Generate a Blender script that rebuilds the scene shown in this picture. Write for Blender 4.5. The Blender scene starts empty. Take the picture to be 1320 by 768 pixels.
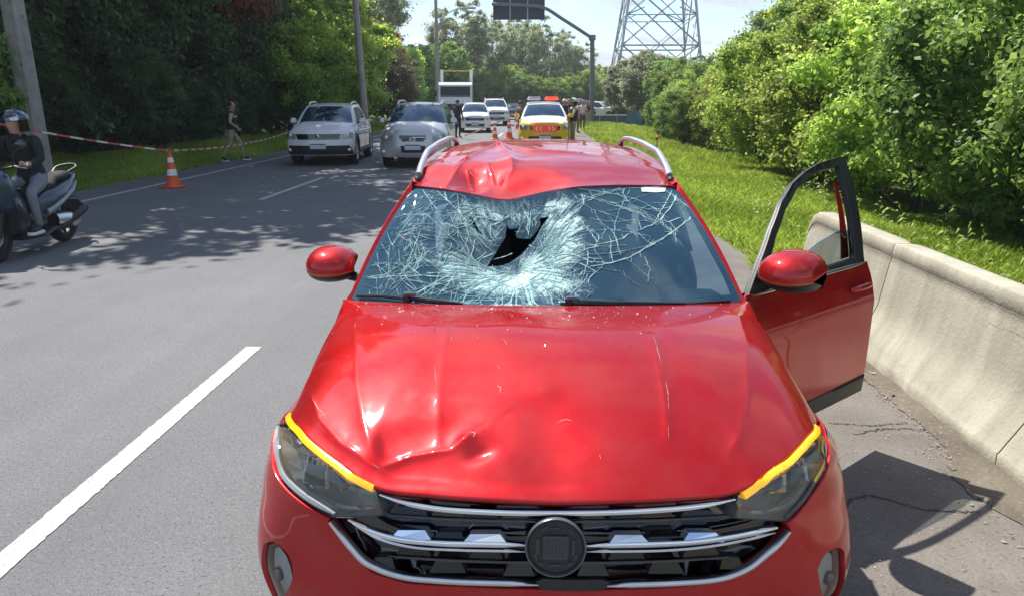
import bpy, bmesh, math, random
import numpy as np
from mathutils import Vector, Matrix, noise
from mathutils.bvhtree import BVHTree
from mathutils.geometry import delaunay_2d_cdt
random.seed(7); rng = np.random.default_rng(7)
scn = bpy.context.scene
C = scn.collection
R = math.radians
# ---------------------------------------------------------------- camera
FPX, CAMH, PITCH, YAW = 930.0, 1.78, R(15.33), R(2.26)
cam_d = bpy.data.cameras.new('camera'); cam = bpy.data.objects.new('camera', cam_d); C.objects.link(cam)
cam_d.sensor_width = 36.0; cam_d.lens = 36.0*FPX/1320.0; cam_d.clip_start = 0.05; cam_d.clip_end = 3000
cam.location = (0, 0, CAMH); cam.rotation_euler = (R(90)-PITCH, 0, YAW)
scn.camera = cam
# ---------------------------------------------------------------- light
SUN_EL = R(58); SUN_AZ = (-0.70, 0.714)       # where the sun stands: ahead and to the left
SKY_ROT = math.atan2(SUN_AZ[0], SUN_AZ[1])
sd = bpy.data.lights.new('sun', 'SUN'); sun = bpy.data.objects.new('sun', sd); C.objects.link(sun)
sd.energy = 4.6; sd.angle = R(0.5); sd.color = (1.0, 0.955, 0.88)
sv = Vector((SUN_AZ[0]*math.cos(SUN_EL), SUN_AZ[1]*math.cos(SUN_EL), math.sin(SUN_EL)))
sun.rotation_euler = sv.to_track_quat('Z', 'Y').to_euler(); sun.location = (0, 0, 40)
scn.view_settings.view_transform = 'Standard'; scn.view_settings.look = 'None'
scn.view_settings.exposure = 0.80; scn.view_settings.gamma = 1.0
W = bpy.data.worlds.new('World'); scn.world = W; W.use_nodes = True
nt = W.node_tree; nt.nodes.clear()
def wn(t, **k):
    n = nt.nodes.new(t)
    for a, b in k.items(): setattr(n, a, b)
    return n
sky = wn('ShaderNodeTexSky', sky_type='NISHITA', sun_disc=False, sun_elevation=SUN_EL, sun_rotation=SKY_ROT, air_density=0.75, dust_density=0.1, ozone_density=2.0)
tc = wn('ShaderNodeTexCoord'); sep = wn('ShaderNodeSeparateXYZ'); nt.links.new(tc.outputs['Generated'], sep.inputs[0])
# cloud plane coordinates: direction.xy / (direction.z + k)
ad = wn('ShaderNodeMath', operation='ADD'); ad.inputs[1].default_value = 0.16; nt.links.new(sep.outputs[2], ad.inputs[0])
mx = wn('ShaderNodeMath', operation='MAXIMUM'); mx.inputs[1].default_value = 0.05; nt.links.new(ad.outputs[0], mx.inputs[0])
dv = wn('ShaderNodeVectorMath', operation='DIVIDE'); nt.links.new(tc.outputs['Generated'], dv.inputs[0])
cb = wn('ShaderNodeCombineXYZ'); [nt.links.new(mx.outputs[0], cb.inputs[i]) for i in range(3)]; nt.links.new(cb.outputs[0], dv.inputs[1])
mp = wn('ShaderNodeMapping'); mp.inputs['Scale'].default_value = (1, 1, 0.0); mp.inputs['Location'].default_value = (3.1, 1.7, 0); nt.links.new(dv.outputs[0], mp.inputs[0])
n1 = wn('ShaderNodeTexNoise'); n1.inputs['Scale'].default_value = 1.9; n1.inputs['Detail'].default_value = 9; n1.inputs['Roughness'].default_value = 0.56
nt.links.new(mp.outputs[0], n1.inputs['Vector'])
cr = wn('ShaderNodeMapRange'); cr.inputs[1].default_value = 0.46; cr.inputs[2].default_value = 0.62; nt.links.new(n1.outputs[0], cr.inputs[0])
mpb = wn('ShaderNodeMapping'); mpb.inputs['Location'].default_value = (9, 4, 2); nt.links.new(mp.outputs[0], mpb.inputs[0])
n2 = wn('ShaderNodeTexNoise'); n2.inputs['Scale'].default_value = 2.5; n2.inputs['Detail'].default_value = 6; nt.links.new(mpb.outputs[0], n2.inputs['Vector'])
cc = wn('ShaderNodeValToRGB'); cc.color_ramp.elements[0].position = 0.3; cc.color_ramp.elements[1].position = 0.62
cc.color_ramp.elements[0].color = (2.3, 2.6, 3.1, 1); cc.color_ramp.elements[1].color = (4.1, 4.2, 4.4, 1); nt.links.new(n2.outputs[0], cc.inputs[0])
# thin white veil near the horizon
hz = wn('ShaderNodeMapRange'); hz.inputs[1].default_value = 0.0; hz.inputs[2].default_value = 0.35; hz.inputs[3].default_value = 0.10; hz.inputs[4].default_value = 0.0; nt.links.new(sep.outputs[2], hz.inputs[0])
mA = wn('ShaderNodeMix', data_type='RGBA'); nt.links.new(hz.outputs[0], mA.inputs[0]); nt.links.new(sky.outputs[0], mA.inputs[6]); mA.inputs[7].default_value = (4.4, 5.0, 5.8, 1)
mB = wn('ShaderNodeMix', data_type='RGBA'); nt.links.new(cr.outputs[0], mB.inputs[0]); nt.links.new(mA.outputs[2], mB.inputs[6]); nt.links.new(cc.outputs[0], mB.inputs[7])
bg = wn('ShaderNodeBackground'); bg.inputs[1].default_value = 0.13; nt.links.new(mB.outputs[2], bg.inputs[0])
wo = wn('ShaderNodeOutputWorld'); nt.links.new(bg.outputs[0], wo.inputs[0])
scn.cycles.max_bounces = 8; scn.cycles.transparent_max_bounces = 16; scn.cycles.use_denoising = True
scn.cycles.caustics_reflective = False; scn.cycles.caustics_refractive = False
# ---------------------------------------------------------------- helpers
def ray(px, py):
    """world ray of a point of the photograph (1320 x 768)"""
    d = Vector(((px-660)/FPX, (384-py)/FPX, -1.0)); d.rotate(cam.rotation_euler)
    return Vector((0, 0, CAMH)), d.normalized()
def gpt(px, py, z=0.0):
    o, d = ray(px, py); t = (z-o.z)/d.z; return o+d*t
def at_y(px, py, Y):
    o, d = ray(px, py); t = (Y-o.y)/d.y; return o+d*t
def tagp(o, label=None, cat=None, group=None, kind=None):
    if label: o['label'] = label
    if cat: o['category'] = cat
    if group: o['group'] = group
    if kind: o['kind'] = kind
    return o
def empty(name, loc=(0, 0, 0), rz=0.0, label=None, cat=None, group=None):
    o = bpy.data.objects.new(name, None); C.objects.link(o); o.location = loc; o.rotation_euler = (0, 0, rz)
    o.empty_display_size = 0.2
    return tagp(o, label, cat, group)
def link(name, me, m=None, parent=None, kind=None):
    o = bpy.data.objects.new(name, me); C.objects.link(o)
    if m is not None and len(me.materials) == 0: me.materials.append(m)
    if parent is not None: o.parent = parent
    if kind: o['kind'] = kind
    return o
def mk(name, vs, fs, m=None, parent=None, smooth=True, mi=None, kind=None):
    me = bpy.data.meshes.new(name); me.from_pydata([tuple(map(float, v)) for v in vs], [], [tuple(map(int, f)) for f in fs])
    ms = m if isinstance(m, (list, tuple)) else [m]
    for q in ms: me.materials.append(q)
    if mi is not None: me.polygons.foreach_set('material_index', np.array(mi, dtype=np.int32))
    if smooth: me.polygons.foreach_set('use_smooth', np.ones(len(me.polygons), dtype=bool))
    me.update()
    return link(name, me, None, parent, kind)
def fastmesh(name, V, F, m, attr=None, smooth=False):
    """V (n,3) float, F (k,q) int: every face the same size"""
    V = np.asarray(V, dtype=np.float32); F = np.asarray(F, dtype=np.int32); q = F.shape[1]
    me = bpy.data.meshes.new(name); me.vertices.add(len(V)); me.vertices.foreach_set('co', V.ravel())
    me.loops.add(F.size); me.loops.foreach_set('vertex_index', F.ravel())
    me.polygons.add(len(F)); me.polygons.foreach_set('loop_start', np.arange(len(F), dtype=np.int32)*q)
    if smooth: me.polygons.foreach_set('use_smooth', np.ones(len(F), dtype=bool))
    if attr is not None:
        for k, a in attr.items():
            at = me.attributes.new(k, 'FLOAT', 'POINT'); at.data.foreach_set('value', np.asarray(a, dtype=np.float32))
    me.update(calc_edges=True); me.validate()
    me.materials.append(m)
    return me
class MB:
    """collects shapes that form one part"""
    def __init__(s): s.v = []; s.f = []
    def add(s, vs, fs):
        n = len(s.v); s.v += [tuple(v) for v in vs]; s.f += [tuple(n+i for i in f) for f in fs]; return s
    def box(s, c, d, rot=None, bev=0.0, taper=1.0):
        """c centre, d full size; taper shrinks the top; bev chamfers the vertical edges"""
        x, y, z = d[0]/2, d[1]/2, d[2]/2
        if bev > 0:
            b = min(bev, x*.9, y*.9)
            pl = [(x-b, -y), (x, -y+b), (x, y-b), (x-b, y), (-x+b, y), (-x, y-b), (-x, -y+b), (-x+b, -y)]
        else: pl = [(x, -y), (x, y), (-x, y), (-x, -y)]
        n = len(pl); vs = []; zb = min(bev, z*.5)
        lv = [(-z, 1-(.0 if not bev else zb/max(x, y))), (-z+zb, 1), (z-zb, taper), (z, taper-(zb/max(x, y)))] if bev > 0 else [(-z, 1), (z, taper)]
        for zz, k in lv: vs += [(p[0]*k, p[1]*k, zz) for p in pl]
        fs = [tuple(range(n))[::-1], tuple(range(len(vs)-n, len(vs)))]
        for l in range(len(lv)-1):
            for i in range(n): fs.append((l*n+i, l*n+(i+1) % n, (l+1)*n+(i+1) % n, (l+1)*n+i))
        M = (rot if isinstance(rot, Matrix) else Matrix.Rotation(rot, 4, 'Z') if rot else Matrix.Identity(4))
        M = M.to_4x4()
        return s.add([Vector(c)+M @ Vector(v) for v in vs], fs)
    def tube(s, pts, r, n=8, cap=True, flat=1.0):
        pts = [Vector(p) for p in pts]; rs = r if isinstance(r, (list, tuple)) else [r]*len(pts)
        vs = []; up = None
        for i, p in enumerate(pts):
            t = (pts[min(i+1, len(pts)-1)]-pts[max(i-1, 0)]).normalized()
            if up is None: up = Vector((0, 0, 1)) if abs(t.z) < .9 else Vector((1, 0, 0))
            a = t.cross(up)
            if a.length < 1e-5: a = t.orthogonal()
            a.normalize(); b = a.cross(t).normalized(); up = b
            for k in range(n):
                w = 2*math.pi*k/n; vs.append(p+a*math.cos(w)*rs[i]+b*math.sin(w)*rs[i]*flat)
        fs = []
        for i in range(len(pts)-1):
            for k in range(n): fs.append((i*n+k, (i+1)*n+k, (i+1)*n+(k+1) % n, i*n+(k+1) % n))
        if cap: fs += [tuple(range(n)), tuple(range((len(pts)-1)*n, len(pts)*n))[::-1]]
        return s.add(vs, fs)
    def lathe(s, prof, n=24, M=None, cap=True):
        """prof: (radius, z)"""
        M = M or Matrix.Identity(4); vs = []
        for r_, z in prof:
            for k in range(n):
                w = 2*math.pi*k/n; vs.append(M @ Vector((r_*math.cos(w), r_*math.sin(w), z)))
        fs = []
        for i in range(len(prof)-1):
            for k in range(n): fs.append((i*n+k, i*n+(k+1) % n, (i+1)*n+(k+1) % n, (i+1)*n+k))
        if cap: fs += [tuple(range(n))[::-1], tuple(range((len(prof)-1)*n, len(prof)*n))]
        return s.add(vs, fs)
    def prism(s, poly, h, M=None):
        """poly in xy, extruded 0..h in z"""
        M = M or Matrix.Identity(4); n = len(poly)
        vs = [M @ Vector((p[0], p[1], 0)) for p in poly]+[M @ Vector((p[0], p[1], h)) for p in poly]
        fs = [tuple(range(n))[::-1], tuple(range(n, 2*n))]+[(i, (i+1) % n, n+(i+1) % n, n+i) for i in range(n)]
        return s.add(vs, fs)
    def grid(s, P, thick=None):
        """P[i][j] points"""
        a, b = len(P), len(P[0]); vs = [p for row in P for p in row]
        return s.add(vs, [(i*b+j, (i+1)*b+j, (i+1)*b+j+1, i*b+j+1) for i in range(a-1) for j in range(b-1)])
    def ball(s, c, r, n=12, m=8, M=None):
        r = r if isinstance(r, (tuple, list)) else (r, r, r); vs = []; M = (M or Matrix.Identity(3)).to_3x3()
        for i in range(m+1):
            t = math.pi*(i+.02)/(m+.04)
            for k in range(n):
                w = 2*math.pi*k/n; vs.append(Vector(c)+M @ Vector((r[0]*math.sin(t)*math.cos(w), r[1]*math.sin(t)*math.sin(w), r[2]*math.cos(t))))
        fs = [(i*n+k, (i+1)*n+k, (i+1)*n+(k+1) % n, i*n+(k+1) % n) for i in range(m) for k in range(n)]
        fs += [tuple(range(n)), tuple(range(m*n, m*n+n))[::-1]]
        return s.add(vs, fs)
    def out(s, name, m, parent=None, smooth=True, angle=35, kind=None):
        o = mk(name, s.v, s.f, m, parent, smooth, kind=kind)
        bm = bmesh.new(); bm.from_mesh(o.data); bmesh.ops.recalc_face_normals(bm, faces=bm.faces)
        if smooth:
            for e in bm.edges:
                if len(e.link_faces) == 2 and e.calc_face_angle(0) > R(angle): e.smooth = False
        bm.to_mesh(o.data); bm.free()
        return o
def copy_tree(o, parent=None):
    c = o.copy(); C.objects.link(c); c.parent = parent
    for ch in list(o.children): copy_tree(ch, c)
    return c
def interp(x, xs, ys): return np.interp(x, xs, ys)
def sstep(a, b, x):
    t = np.clip((np.asarray(x, float)-a)/(b-a), 0, 1); return t*t*(3-2*t)
def spline(pts, n):
    """Catmull-Rom through the points, n samples"""
    P = np.array(pts, float); k = len(P)
    if k < 3: t = np.linspace(0, 1, n)[:, None]; return P[0]*(1-t)+P[-1]*t
    d = np.r_[0, np.cumsum(np.linalg.norm(np.diff(P, axis=0), axis=1)+1e-9)]
    out = []
    T = np.gradient(P, d, axis=0)
    for x in np.linspace(0, d[-1], n):
        i = min(max(np.searchsorted(d, x, 'right')-1, 0), k-2); h = d[i+1]-d[i]; t = (x-d[i])/h
        out.append((2*t**3-3*t**2+1)*P[i]+(t**3-2*t**2+t)*h*T[i]+(-2*t**3+3*t**2)*P[i+1]+(t**3-t**2)*h*T[i+1])
    return np.array(out)
def resample(poly, step, closed=True):
    P = np.array(poly, float)
    if closed: P = np.vstack([P, P[:1]])
    out = []
    for i in range(len(P)-1):
        n = max(1, int(math.ceil(np.linalg.norm(P[i+1]-P[i])/step)))
        for k in range(n): out.append(P[i]+(P[i+1]-P[i])*k/n)
    if not closed: out.append(P[-1])
    return np.array(out)
def inside(poly, Q):
    P = np.array(poly); x, y = Q[:, 0], Q[:, 1]; r = np.zeros(len(Q), bool); j = len(P)-1
    for i in range(len(P)):
        c = ((P[i, 1] > y) != (P[j, 1] > y)); den = (P[j, 1]-P[i, 1]) or 1e-12
        r ^= c & (x < (P[j, 0]-P[i, 0])*(y-P[i, 1])/den+P[i, 0]); j = i
    return r
# ---------------------------------------------------------------- materials
def nodes(name):
    m = bpy.data.materials.new(name); m.use_nodes = True; t = m.node_tree
    return m, t, t.nodes['Principled BSDF'], t.nodes['Material Output']
def setp(b, **k):
    al = dict(color='Base Color', rough='Roughness', metal='Metallic', coat='Coat Weight', coatr='Coat Roughness', spec='Specular IOR Level', ior='IOR',
              trans='Transmission Weight', emis='Emission Color', emstr='Emission Strength', alpha='Alpha', sub='Subsurface Weight', sheen='Sheen Weight')
    for a, v in k.items():
        i = b.inputs[al[a]]; i.default_value = (tuple(v)+(1,) if isinstance(v, (tuple, list)) and len(v) == 3 else v)
def mat(name, color, rough=0.5, metal=0.0, var=0.12, vs=6.0, bump=0.0, bs=40.0, **k):
    """plain surface with a little procedural variation in colour and relief"""
    m, t, b, o = nodes(name); setp(b, color=color, rough=rough, metal=metal, **k)
    tc = t.nodes.new('ShaderNodeTexCoord')
    if var > 0:
        n = t.nodes.new('ShaderNodeTexNoise'); n.inputs['Scale'].default_value = vs; n.inputs['Detail'].default_value = 5; t.links.new(tc.outputs['Object'], n.inputs['Vector'])
        r = t.nodes.new('ShaderNodeValToRGB'); r.color_ramp.elements[0].position = .3; r.color_ramp.elements[1].position = .7
        r.color_ramp.elements[0].color = tuple(c*(1-var) for c in color)+(1,); r.color_ramp.elements[1].color = tuple(min(c*(1+var), 1) for c in color)+(1,)
        t.links.new(n.outputs[0], r.inputs[0]); t.links.new(r.outputs[0], b.inputs['Base Color'])
    if bump > 0:
        n = t.nodes.new('ShaderNodeTexNoise'); n.inputs['Scale'].default_value = bs; n.inputs['Detail'].default_value = 6; t.links.new(tc.outputs['Object'], n.inputs['Vector'])
        q = t.nodes.new('ShaderNodeBump'); q.inputs['Strength'].default_value = bump; q.inputs['Distance'].default_value = .01; t.links.new(n.outputs[0], q.inputs['Height']); t.links.new(q.outputs[0], b.inputs['Normal'])
    return m
def paint(name, color, metal=0.35, rough=0.35, dust=0.06):
    m, t, b, o = nodes(name); setp(b, color=color, rough=rough, metal=metal, coat=.85, coatr=0.06, spec=0.0)
    tc = t.nodes.new('ShaderNodeTexCoord')
    n = t.nodes.new('ShaderNodeTexNoise'); n.inputs['Scale'].default_value = 4; n.inputs['Detail'].default_value = 8; n.inputs['Roughness'].default_value = .7; t.links.new(tc.outputs['Object'], n.inputs['Vector'])
    r = t.nodes.new('ShaderNodeMapRange'); r.inputs[1].default_value = .35; r.inputs[2].default_value = .8; r.inputs[4].default_value = dust; t.links.new(n.outputs[0], r.inputs[0])
    mx = t.nodes.new('ShaderNodeMix'); mx.data_type = 'RGBA'; t.links.new(r.outputs[0], mx.inputs[0]); mx.inputs[6].default_value = tuple(color)+(1,); mx.inputs[7].default_value = (.45, .42, .38, 1)
    t.links.new(mx.outputs[2], b.inputs['Base Color'])
    r2 = t.nodes.new('ShaderNodeMapRange'); r2.inputs[1].default_value = .4; r2.inputs[2].default_value = .8; r2.inputs[3].default_value = .03; r2.inputs[4].default_value = .12; t.links.new(n.outputs[0], r2.inputs[0]); t.links.new(r2.outputs[0], b.inputs['Coat Roughness'])
    return m
def glass(name, tint=(.55, .62, .64), ior=1.5, rough=0.0, extra=0.0, diffuse_mix=None):
    m, t, b, o = nodes(name); t.nodes.remove(b)
    tr = t.nodes.new('ShaderNodeBsdfTransparent'); tr.inputs[0].default_value = tuple(tint)+(1,)
    gl = t.nodes.new('ShaderNodeBsdfGlossy'); gl.inputs['Roughness'].default_value = rough; gl.inputs[0].default_value = (.92, .97, 1, 1)
    fr = t.nodes.new('ShaderNodeFresnel'); fr.inputs[0].default_value = ior
    ad = t.nodes.new('ShaderNodeMath'); ad.operation = 'ADD'; ad.inputs[1].default_value = extra; t.links.new(fr.outputs[0], ad.inputs[0])
    mx = t.nodes.new('ShaderNodeMixShader'); t.links.new(ad.outputs[0], mx.inputs[0]); t.links.new(tr.outputs[0], mx.inputs[1]); t.links.new(gl.outputs[0], mx.inputs[2]); t.links.new(mx.outputs[0], o.inputs[0])
    if diffuse_mix:
        df = t.nodes.new('ShaderNodeBsdfDiffuse'); df.inputs[0].default_value = tuple(diffuse_mix[1])+(1,); m2 = t.nodes.new('ShaderNodeMixShader'); m2.inputs[0].default_value = diffuse_mix[0]; t.links.new(mx.outputs[0], m2.inputs[1]); t.links.new(df.outputs[0], m2.inputs[2]); t.links.new(m2.outputs[0], o.inputs[0])
    return m
M = {}
M['red'] = paint('red_paint', (.41, .005, .007), .50, .40, .07)
M['white'] = paint('white_paint', (.78, .79, .80), 0, .4, .12)
M['silver'] = paint('silver_paint', (.52, .545, .56), .55, .38, .1)
M['blue_grey'] = paint('grey_blue_paint', (.10, .14, .19), .5, .38, .1)
M['dark_paint'] = paint('dark_paint', (.03, .035, .045), .3, .38, .1)
M['yellow'] = paint('yellow_paint', (.80, .50, .01), 0, .4, .08)
M['maroon'] = paint('maroon_paint', (.22, .012, .016), .2, .4, .08)
M['black_plastic'] = mat('black_plastic', (.018, .018, .02), .45, bump=.1, bs=300)
M['gloss_black'] = mat('gloss_black', (.006, .006, .008), .06, coat=1.0, coatr=.03, var=.1)
M['dark_trim'] = mat('dark_trim', (.008, .008, .010), .5)
M['chrome'] = mat('chrome', (.80, .82, .84), .06, 1.0, var=.04)
M['satin'] = mat('satin_aluminium', (.62, .63, .65), .28, 1.0, var=.05, vs=20)
M['rubber'] = mat('tyre_rubber', (.02, .02, .02), .8, bump=.4, bs=80)
M['rim'] = mat('alloy', (.42, .43, .45), .3, .9)
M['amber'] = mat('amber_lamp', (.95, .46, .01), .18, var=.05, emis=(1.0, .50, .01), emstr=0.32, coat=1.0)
M['white_lamp'] = mat('clear_reflector', (.80, .82, .84), .16, .25, var=.04)
M['blade'] = mat('grille_blade_black', (.010, .011, .013), .22, var=.1)
M['tail'] = mat('red_lamp', (.5, .01, .01), .12, coat=1.0)
M['seat'] = mat('seat_fabric', (.035, .036, .040), .85, bump=.2, bs=200)
M['dash'] = mat('dashboard_plastic', (.016, .017, .020), .55, bump=.3, bs=250)
M['glass'] = glass('window_glass', (.40, .46, .48), 1.5, 0, .02)
M['glass_dark'] = glass('tinted_glass', (.10, .13, .15), 1.55, .01, .06)
M['lens'] = glass('lamp_lens', (.86, .88, .86), 1.45, .02, .015)
M['plate_grey'] = mat('number_plate', (.55, .57, .60), .4)
M['ink'] = mat('dark_ink', (.02, .02, .03), .5)
# ================================================================ the setting
def surfmat(name, cols, sc=1.0, rough=.9, bump=.5, bs=60, speck=None, stain=None):
    m, t, b, o = nodes(name); L = t.links.new; setp(b, rough=rough, spec=.3)
    tc = t.nodes.new('ShaderNodeTexCoord')
    def noi(s, d=6, r=.6, off=0):
        mp = t.nodes.new('ShaderNodeMapping'); mp.inputs['Location'].default_value = (off, off*1.7, 0); L(tc.outputs['Object'], mp.inputs[0])
        n = t.nodes.new('ShaderNodeTexNoise'); n.inputs['Scale'].default_value = s; n.inputs['Detail'].default_value = d; n.inputs['Roughness'].default_value = r; L(mp.outputs[0], n.inputs['Vector']); return n
    n = noi(sc); r = t.nodes.new('ShaderNodeValToRGB'); r.color_ramp.elements[0].position = .32; r.color_ramp.elements[1].position = .68
    r.color_ramp.elements[0].color = tuple(cols[0])+(1,); r.color_ramp.elements[1].color = tuple(cols[1])+(1,); L(n.outputs[0], r.inputs[0]); last = r.outputs[0]
    if speck:
        for s, amt, col in speck:
            q = noi(s, 2, .5, s); mr = t.nodes.new('ShaderNodeMapRange'); mr.inputs[1].default_value = .56; mr.inputs[2].default_value = .72; mr.inputs[4].default_value = amt; L(q.outputs[0], mr.inputs[0])
            x = t.nodes.new('ShaderNodeMix'); x.data_type = 'RGBA'; L(mr.outputs[0], x.inputs[0]); L(last, x.inputs[6]); x.inputs[7].default_value = tuple(col)+(1,); last = x.outputs[2]
    if stain:
        mp = t.nodes.new('ShaderNodeMapping'); mp.inputs['Scale'].default_value = stain[0]; L(tc.outputs['Object'], mp.inputs[0]); q = t.nodes.new('ShaderNodeTexNoise'); q.inputs['Scale'].default_value = 1; q.inputs['Detail'].default_value = 7; q.inputs['Roughness'].default_value = .6; L(mp.outputs[0], q.inputs['Vector'])
        mr = t.nodes.new('ShaderNodeMapRange'); mr.inputs[1].default_value = .40; mr.inputs[2].default_value = .70; mr.inputs[4].default_value = stain[1]; L(q.outputs[0], mr.inputs[0]); x = t.nodes.new('ShaderNodeMix'); x.data_type = 'RGBA'; L(mr.outputs[0], x.inputs[0]); L(last, x.inputs[6]); x.inputs[7].default_value = tuple(stain[2])+(1,); last = x.outputs[2]
    L(last, b.inputs['Base Color'])
    q = noi(bs, 4, .6, 5); bp = t.nodes.new('ShaderNodeBump'); bp.inputs['Strength'].default_value = bump; bp.inputs['Distance'].default_value = .008; L(q.outputs[0], bp.inputs['Height']); L(bp.outputs[0], b.inputs['Normal'])
    return m
M['asphalt'] = surfmat('asphalt', ((.150, .151, .158), (.190, .190, .196)), .55, .88, .9, 110, [(150, .8, (.40, .40, .39)), (70, .75, (.045, .045, .048)), (38, .35, (.28, .28, .28)), (9, .12, (.23, .23, .23))], ((1.2, .06, 1), .38, (.125, .125, .13)))
M['shoulder'] = surfmat('old_asphalt', ((.130, .116, .104), (.205, .183, .163)), 1.8, .92, .9, 70, [(110, .6, (.30, .27, .23)), (40, .5, (.07, .062, .055)), (5, .35, (.14, .115, .09))])
M['line'] = surfmat('road_marking', ((.42, .43, .42), (.58, .58, .56)), 6, .7, .4, 150, [(110, .9, (.22, .22, .22)), (45, .8, (.30, .30, .30)), (14, .4, (.42, .42, .41))])
M['soil'] = surfmat('verge_soil', ((.085, .125, .022), (.16, .20, .045)), 1.2, .95, .8, 30, [(30, .5, (.10, .08, .045))])
M['dirt'] = surfmat('dirt', ((.10, .085, .065), (.17, .145, .11)), 3, .95, 1.0, 40, [(50, .6, (.25, .22, .18))])
# ground: one sheet to the horizon, gently falling away on the right
xs = np.r_[-900, -300, -120, -60, -30, -20, -14, -11, -9.25, 2.9, 4, 5, 6, 8, 10, 14, 20, 40, 90, 300, 900]; ys = np.r_[-300, -60, -20, -8, np.arange(-4, 60, 4), 70, 90, 120, 180, 300, 600, 1500, 2500]
def gz(x, y):
    z = -.035
    if x > 5: z -= min((x-5)*.10, .9)*(1 if y < 60 else max(0, 1-(y-60)/40))
    if x < -11: z += min((-11-x)*.06, .4)
    return z
GZ = np.vectorize(gz)
b = MB(); b.grid([[(x, y, gz(x, y)) for y in ys] for x in xs]); g = b.out('ground', M['soil'], None, kind='structure')
b = MB(); b.grid([[(x, y, .0) for y in (-12, 0, 20, 60, 150, 400)] for x in (-9.35, -6, -2, 1.1)]); b.grid([[(x, y, -.05) for y in (-12, 400)] for x in (-9.35,)]*1+[[(-9.35, y, 0) for y in (-12, 400)]]); b.out('road', M['asphalt'], None, False, kind='structure')
b = MB(); e = rng.normal(0, .012, 120)
b.grid([[(1.1+e[i]*.6, y, .001) for i, y in enumerate(np.linspace(-12, 30, 120))], [(1.75, y, .001) for y in np.linspace(-12, 30, 120)], [(2.42+e[i]*2.5*(y > 6.4), y, -.004) for i, y in enumerate(np.linspace(-12, 30, 120))]])
b.grid([[(x, y, .0) for y in (30, 60, 150, 400)] for x in (1.1, 2.45)]); b.out('shoulder', M['shoulder'], None, False, kind='structure')
def line(name, x, y0, y1, w=.14):
    n = max(2, int((y1-y0)/.02)) if y1-y0 < 6 else 60; y = np.linspace(y0, y1, n); e0 = rng.normal(0, .0022, n); e1 = rng.normal(0, .0022, n)
    b = MB(); b.grid([[(x-w/2+e0[i], y[i], .004) for i in range(n)], [(x+w/2+e1[i], y[i], .004) for i in range(n)]]); b.out(name, M['line'], None, False, kind='structure')
def lx(px, py): p = gpt(px, py); return p.x, p.y
LXA = (gpt(14, 712).x+gpt(325, 452).x)/2; LYA = gpt(325, 447).y
LXB = (gpt(380, 243).x+gpt(335, 257).x)/2; LXE = (gpt(150, 251).x+gpt(330, 210).x)/2
for k in range(0, 9): line('lane_line', LXA, LYA-4.0+k*12, LYA+k*12, .118)
y0 = gpt(335, 258).y
for k in range(-1, 9): line('lane_line', LXB, y0+k*12, y0+4.0+k*12, .12)
line('edge_line', LXE, 1, 200, .13)
# cracks in the road: hairline dark seams
ck = mat('tar', (.035, .035, .036), .8)
def seamline(name, pts, w, m=ck, z=.0035):
    L = spline(pts, 60); L = L+np.c_[rng.normal(0, .008, 60), rng.normal(0, .008, 60)]; T = np.gradient(L, axis=0); T /= np.linalg.norm(T, axis=1)[:, None]; N = np.c_[-T[:, 1], T[:, 0]]*w*(.4+rng.random(60))[:, None]
    b = MB(); b.grid([[(p[0], p[1], z) for p in L+N], [(p[0], p[1], z) for p in L-N]]); return b.out(name, m, None, False, kind='structure')
a = gpt(70, 306); c = gpt(395, 306); seamline('road_seam', [(a.x, a.y), ((a.x+c.x)/2, a.y+.04), (c.x, c.y)], .006)
seamline('road_crack', [tuple(gpt(*p)[:2]) for p in ((1075, 668), (1120, 640), (1180, 655), (1262, 660))], .006); seamline('road_crack', [tuple(gpt(*p)[:2]) for p in ((1100, 560), (1160, 552), (1220, 560), (1262, 590))], .004)
seamline('road_crack', [tuple(gpt(*p)[:2]) for p in ((1068, 545), (1110, 548), (1170, 545))], .003)
# ---- concrete barrier
M['concrete'] = surfmat('barrier_concrete', ((.37, .345, .27), (.48, .45, .36)), 2.2, .9, .5, 45, [(18, .35, (.30, .28, .22)), (3.2, .35, (.54, .51, .43)), (90, .3, (.22, .20, .16))], ((2.0, 7.0, .6), .75, (.27, .25, .19)))
BX = (gpt(1130, 476).x+gpt(1310, 632).x)/2
bar = empty('concrete_barrier', (BX, 0, 0), 0, 'long pale concrete barrier with a sloping toe beside the open car door', 'barrier')
prof = [(0, -.05), (.0, .075), (.010, .085), (.125, .285), (.150, .36), (.205, .715), (.198, .725), (.204, .80), (.216, .81), (.345, .81), (.355, .80), (.39, .36), (.55, .09), (.555, -.05)]
def segment(y0, y1, end=False):
    ny = max(3, int((y1-y0)/.10)); ys = np.linspace(y0, y1, ny+1); b = MB(); rows = []
    P_ = resample(prof, .06, closed=False)
    for i, y in enumerate(ys):
        row = []
        for j, (x, z) in enumerate(P_):
            e = 1.0
            n = noise.noise(Vector((x*3, y*1.3, z*3)))*.006+noise.noise(Vector((x*12, y*9, z*12)))*.003
            if z < .09 and x < .2: n += max(0, noise.noise(Vector((y*5, 3, z*8))))*.045
            zz = z
            if end: k = sstep(y1-.16, y1, y); zz = z*(1-.16*k)
            c = .012*sstep(.04, 0, min(y-y0, y1-y)); row.append((x+n+c*(.6 if x < .28 else -.6), y, zz-c*(z > .7)))
        rows.append(row)
    b.grid(rows); n = len(P_); b.f.append(tuple(range(n))[::-1]); b.f.append(tuple(range(ny*n, ny*n+n)))
    return b.out('segment', M['concrete'], bar, angle=50)
YJ = gpt(1140, 452).y
segment(-3.0, gpt(1318, 603).y-.004); segment(gpt(1318, 603).y+.006, YJ-.005); segment(YJ+.007, 6.75, True)
ckk = mat('concrete_dark_line', (.10, .09, .07), .9)
b = MB()
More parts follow.
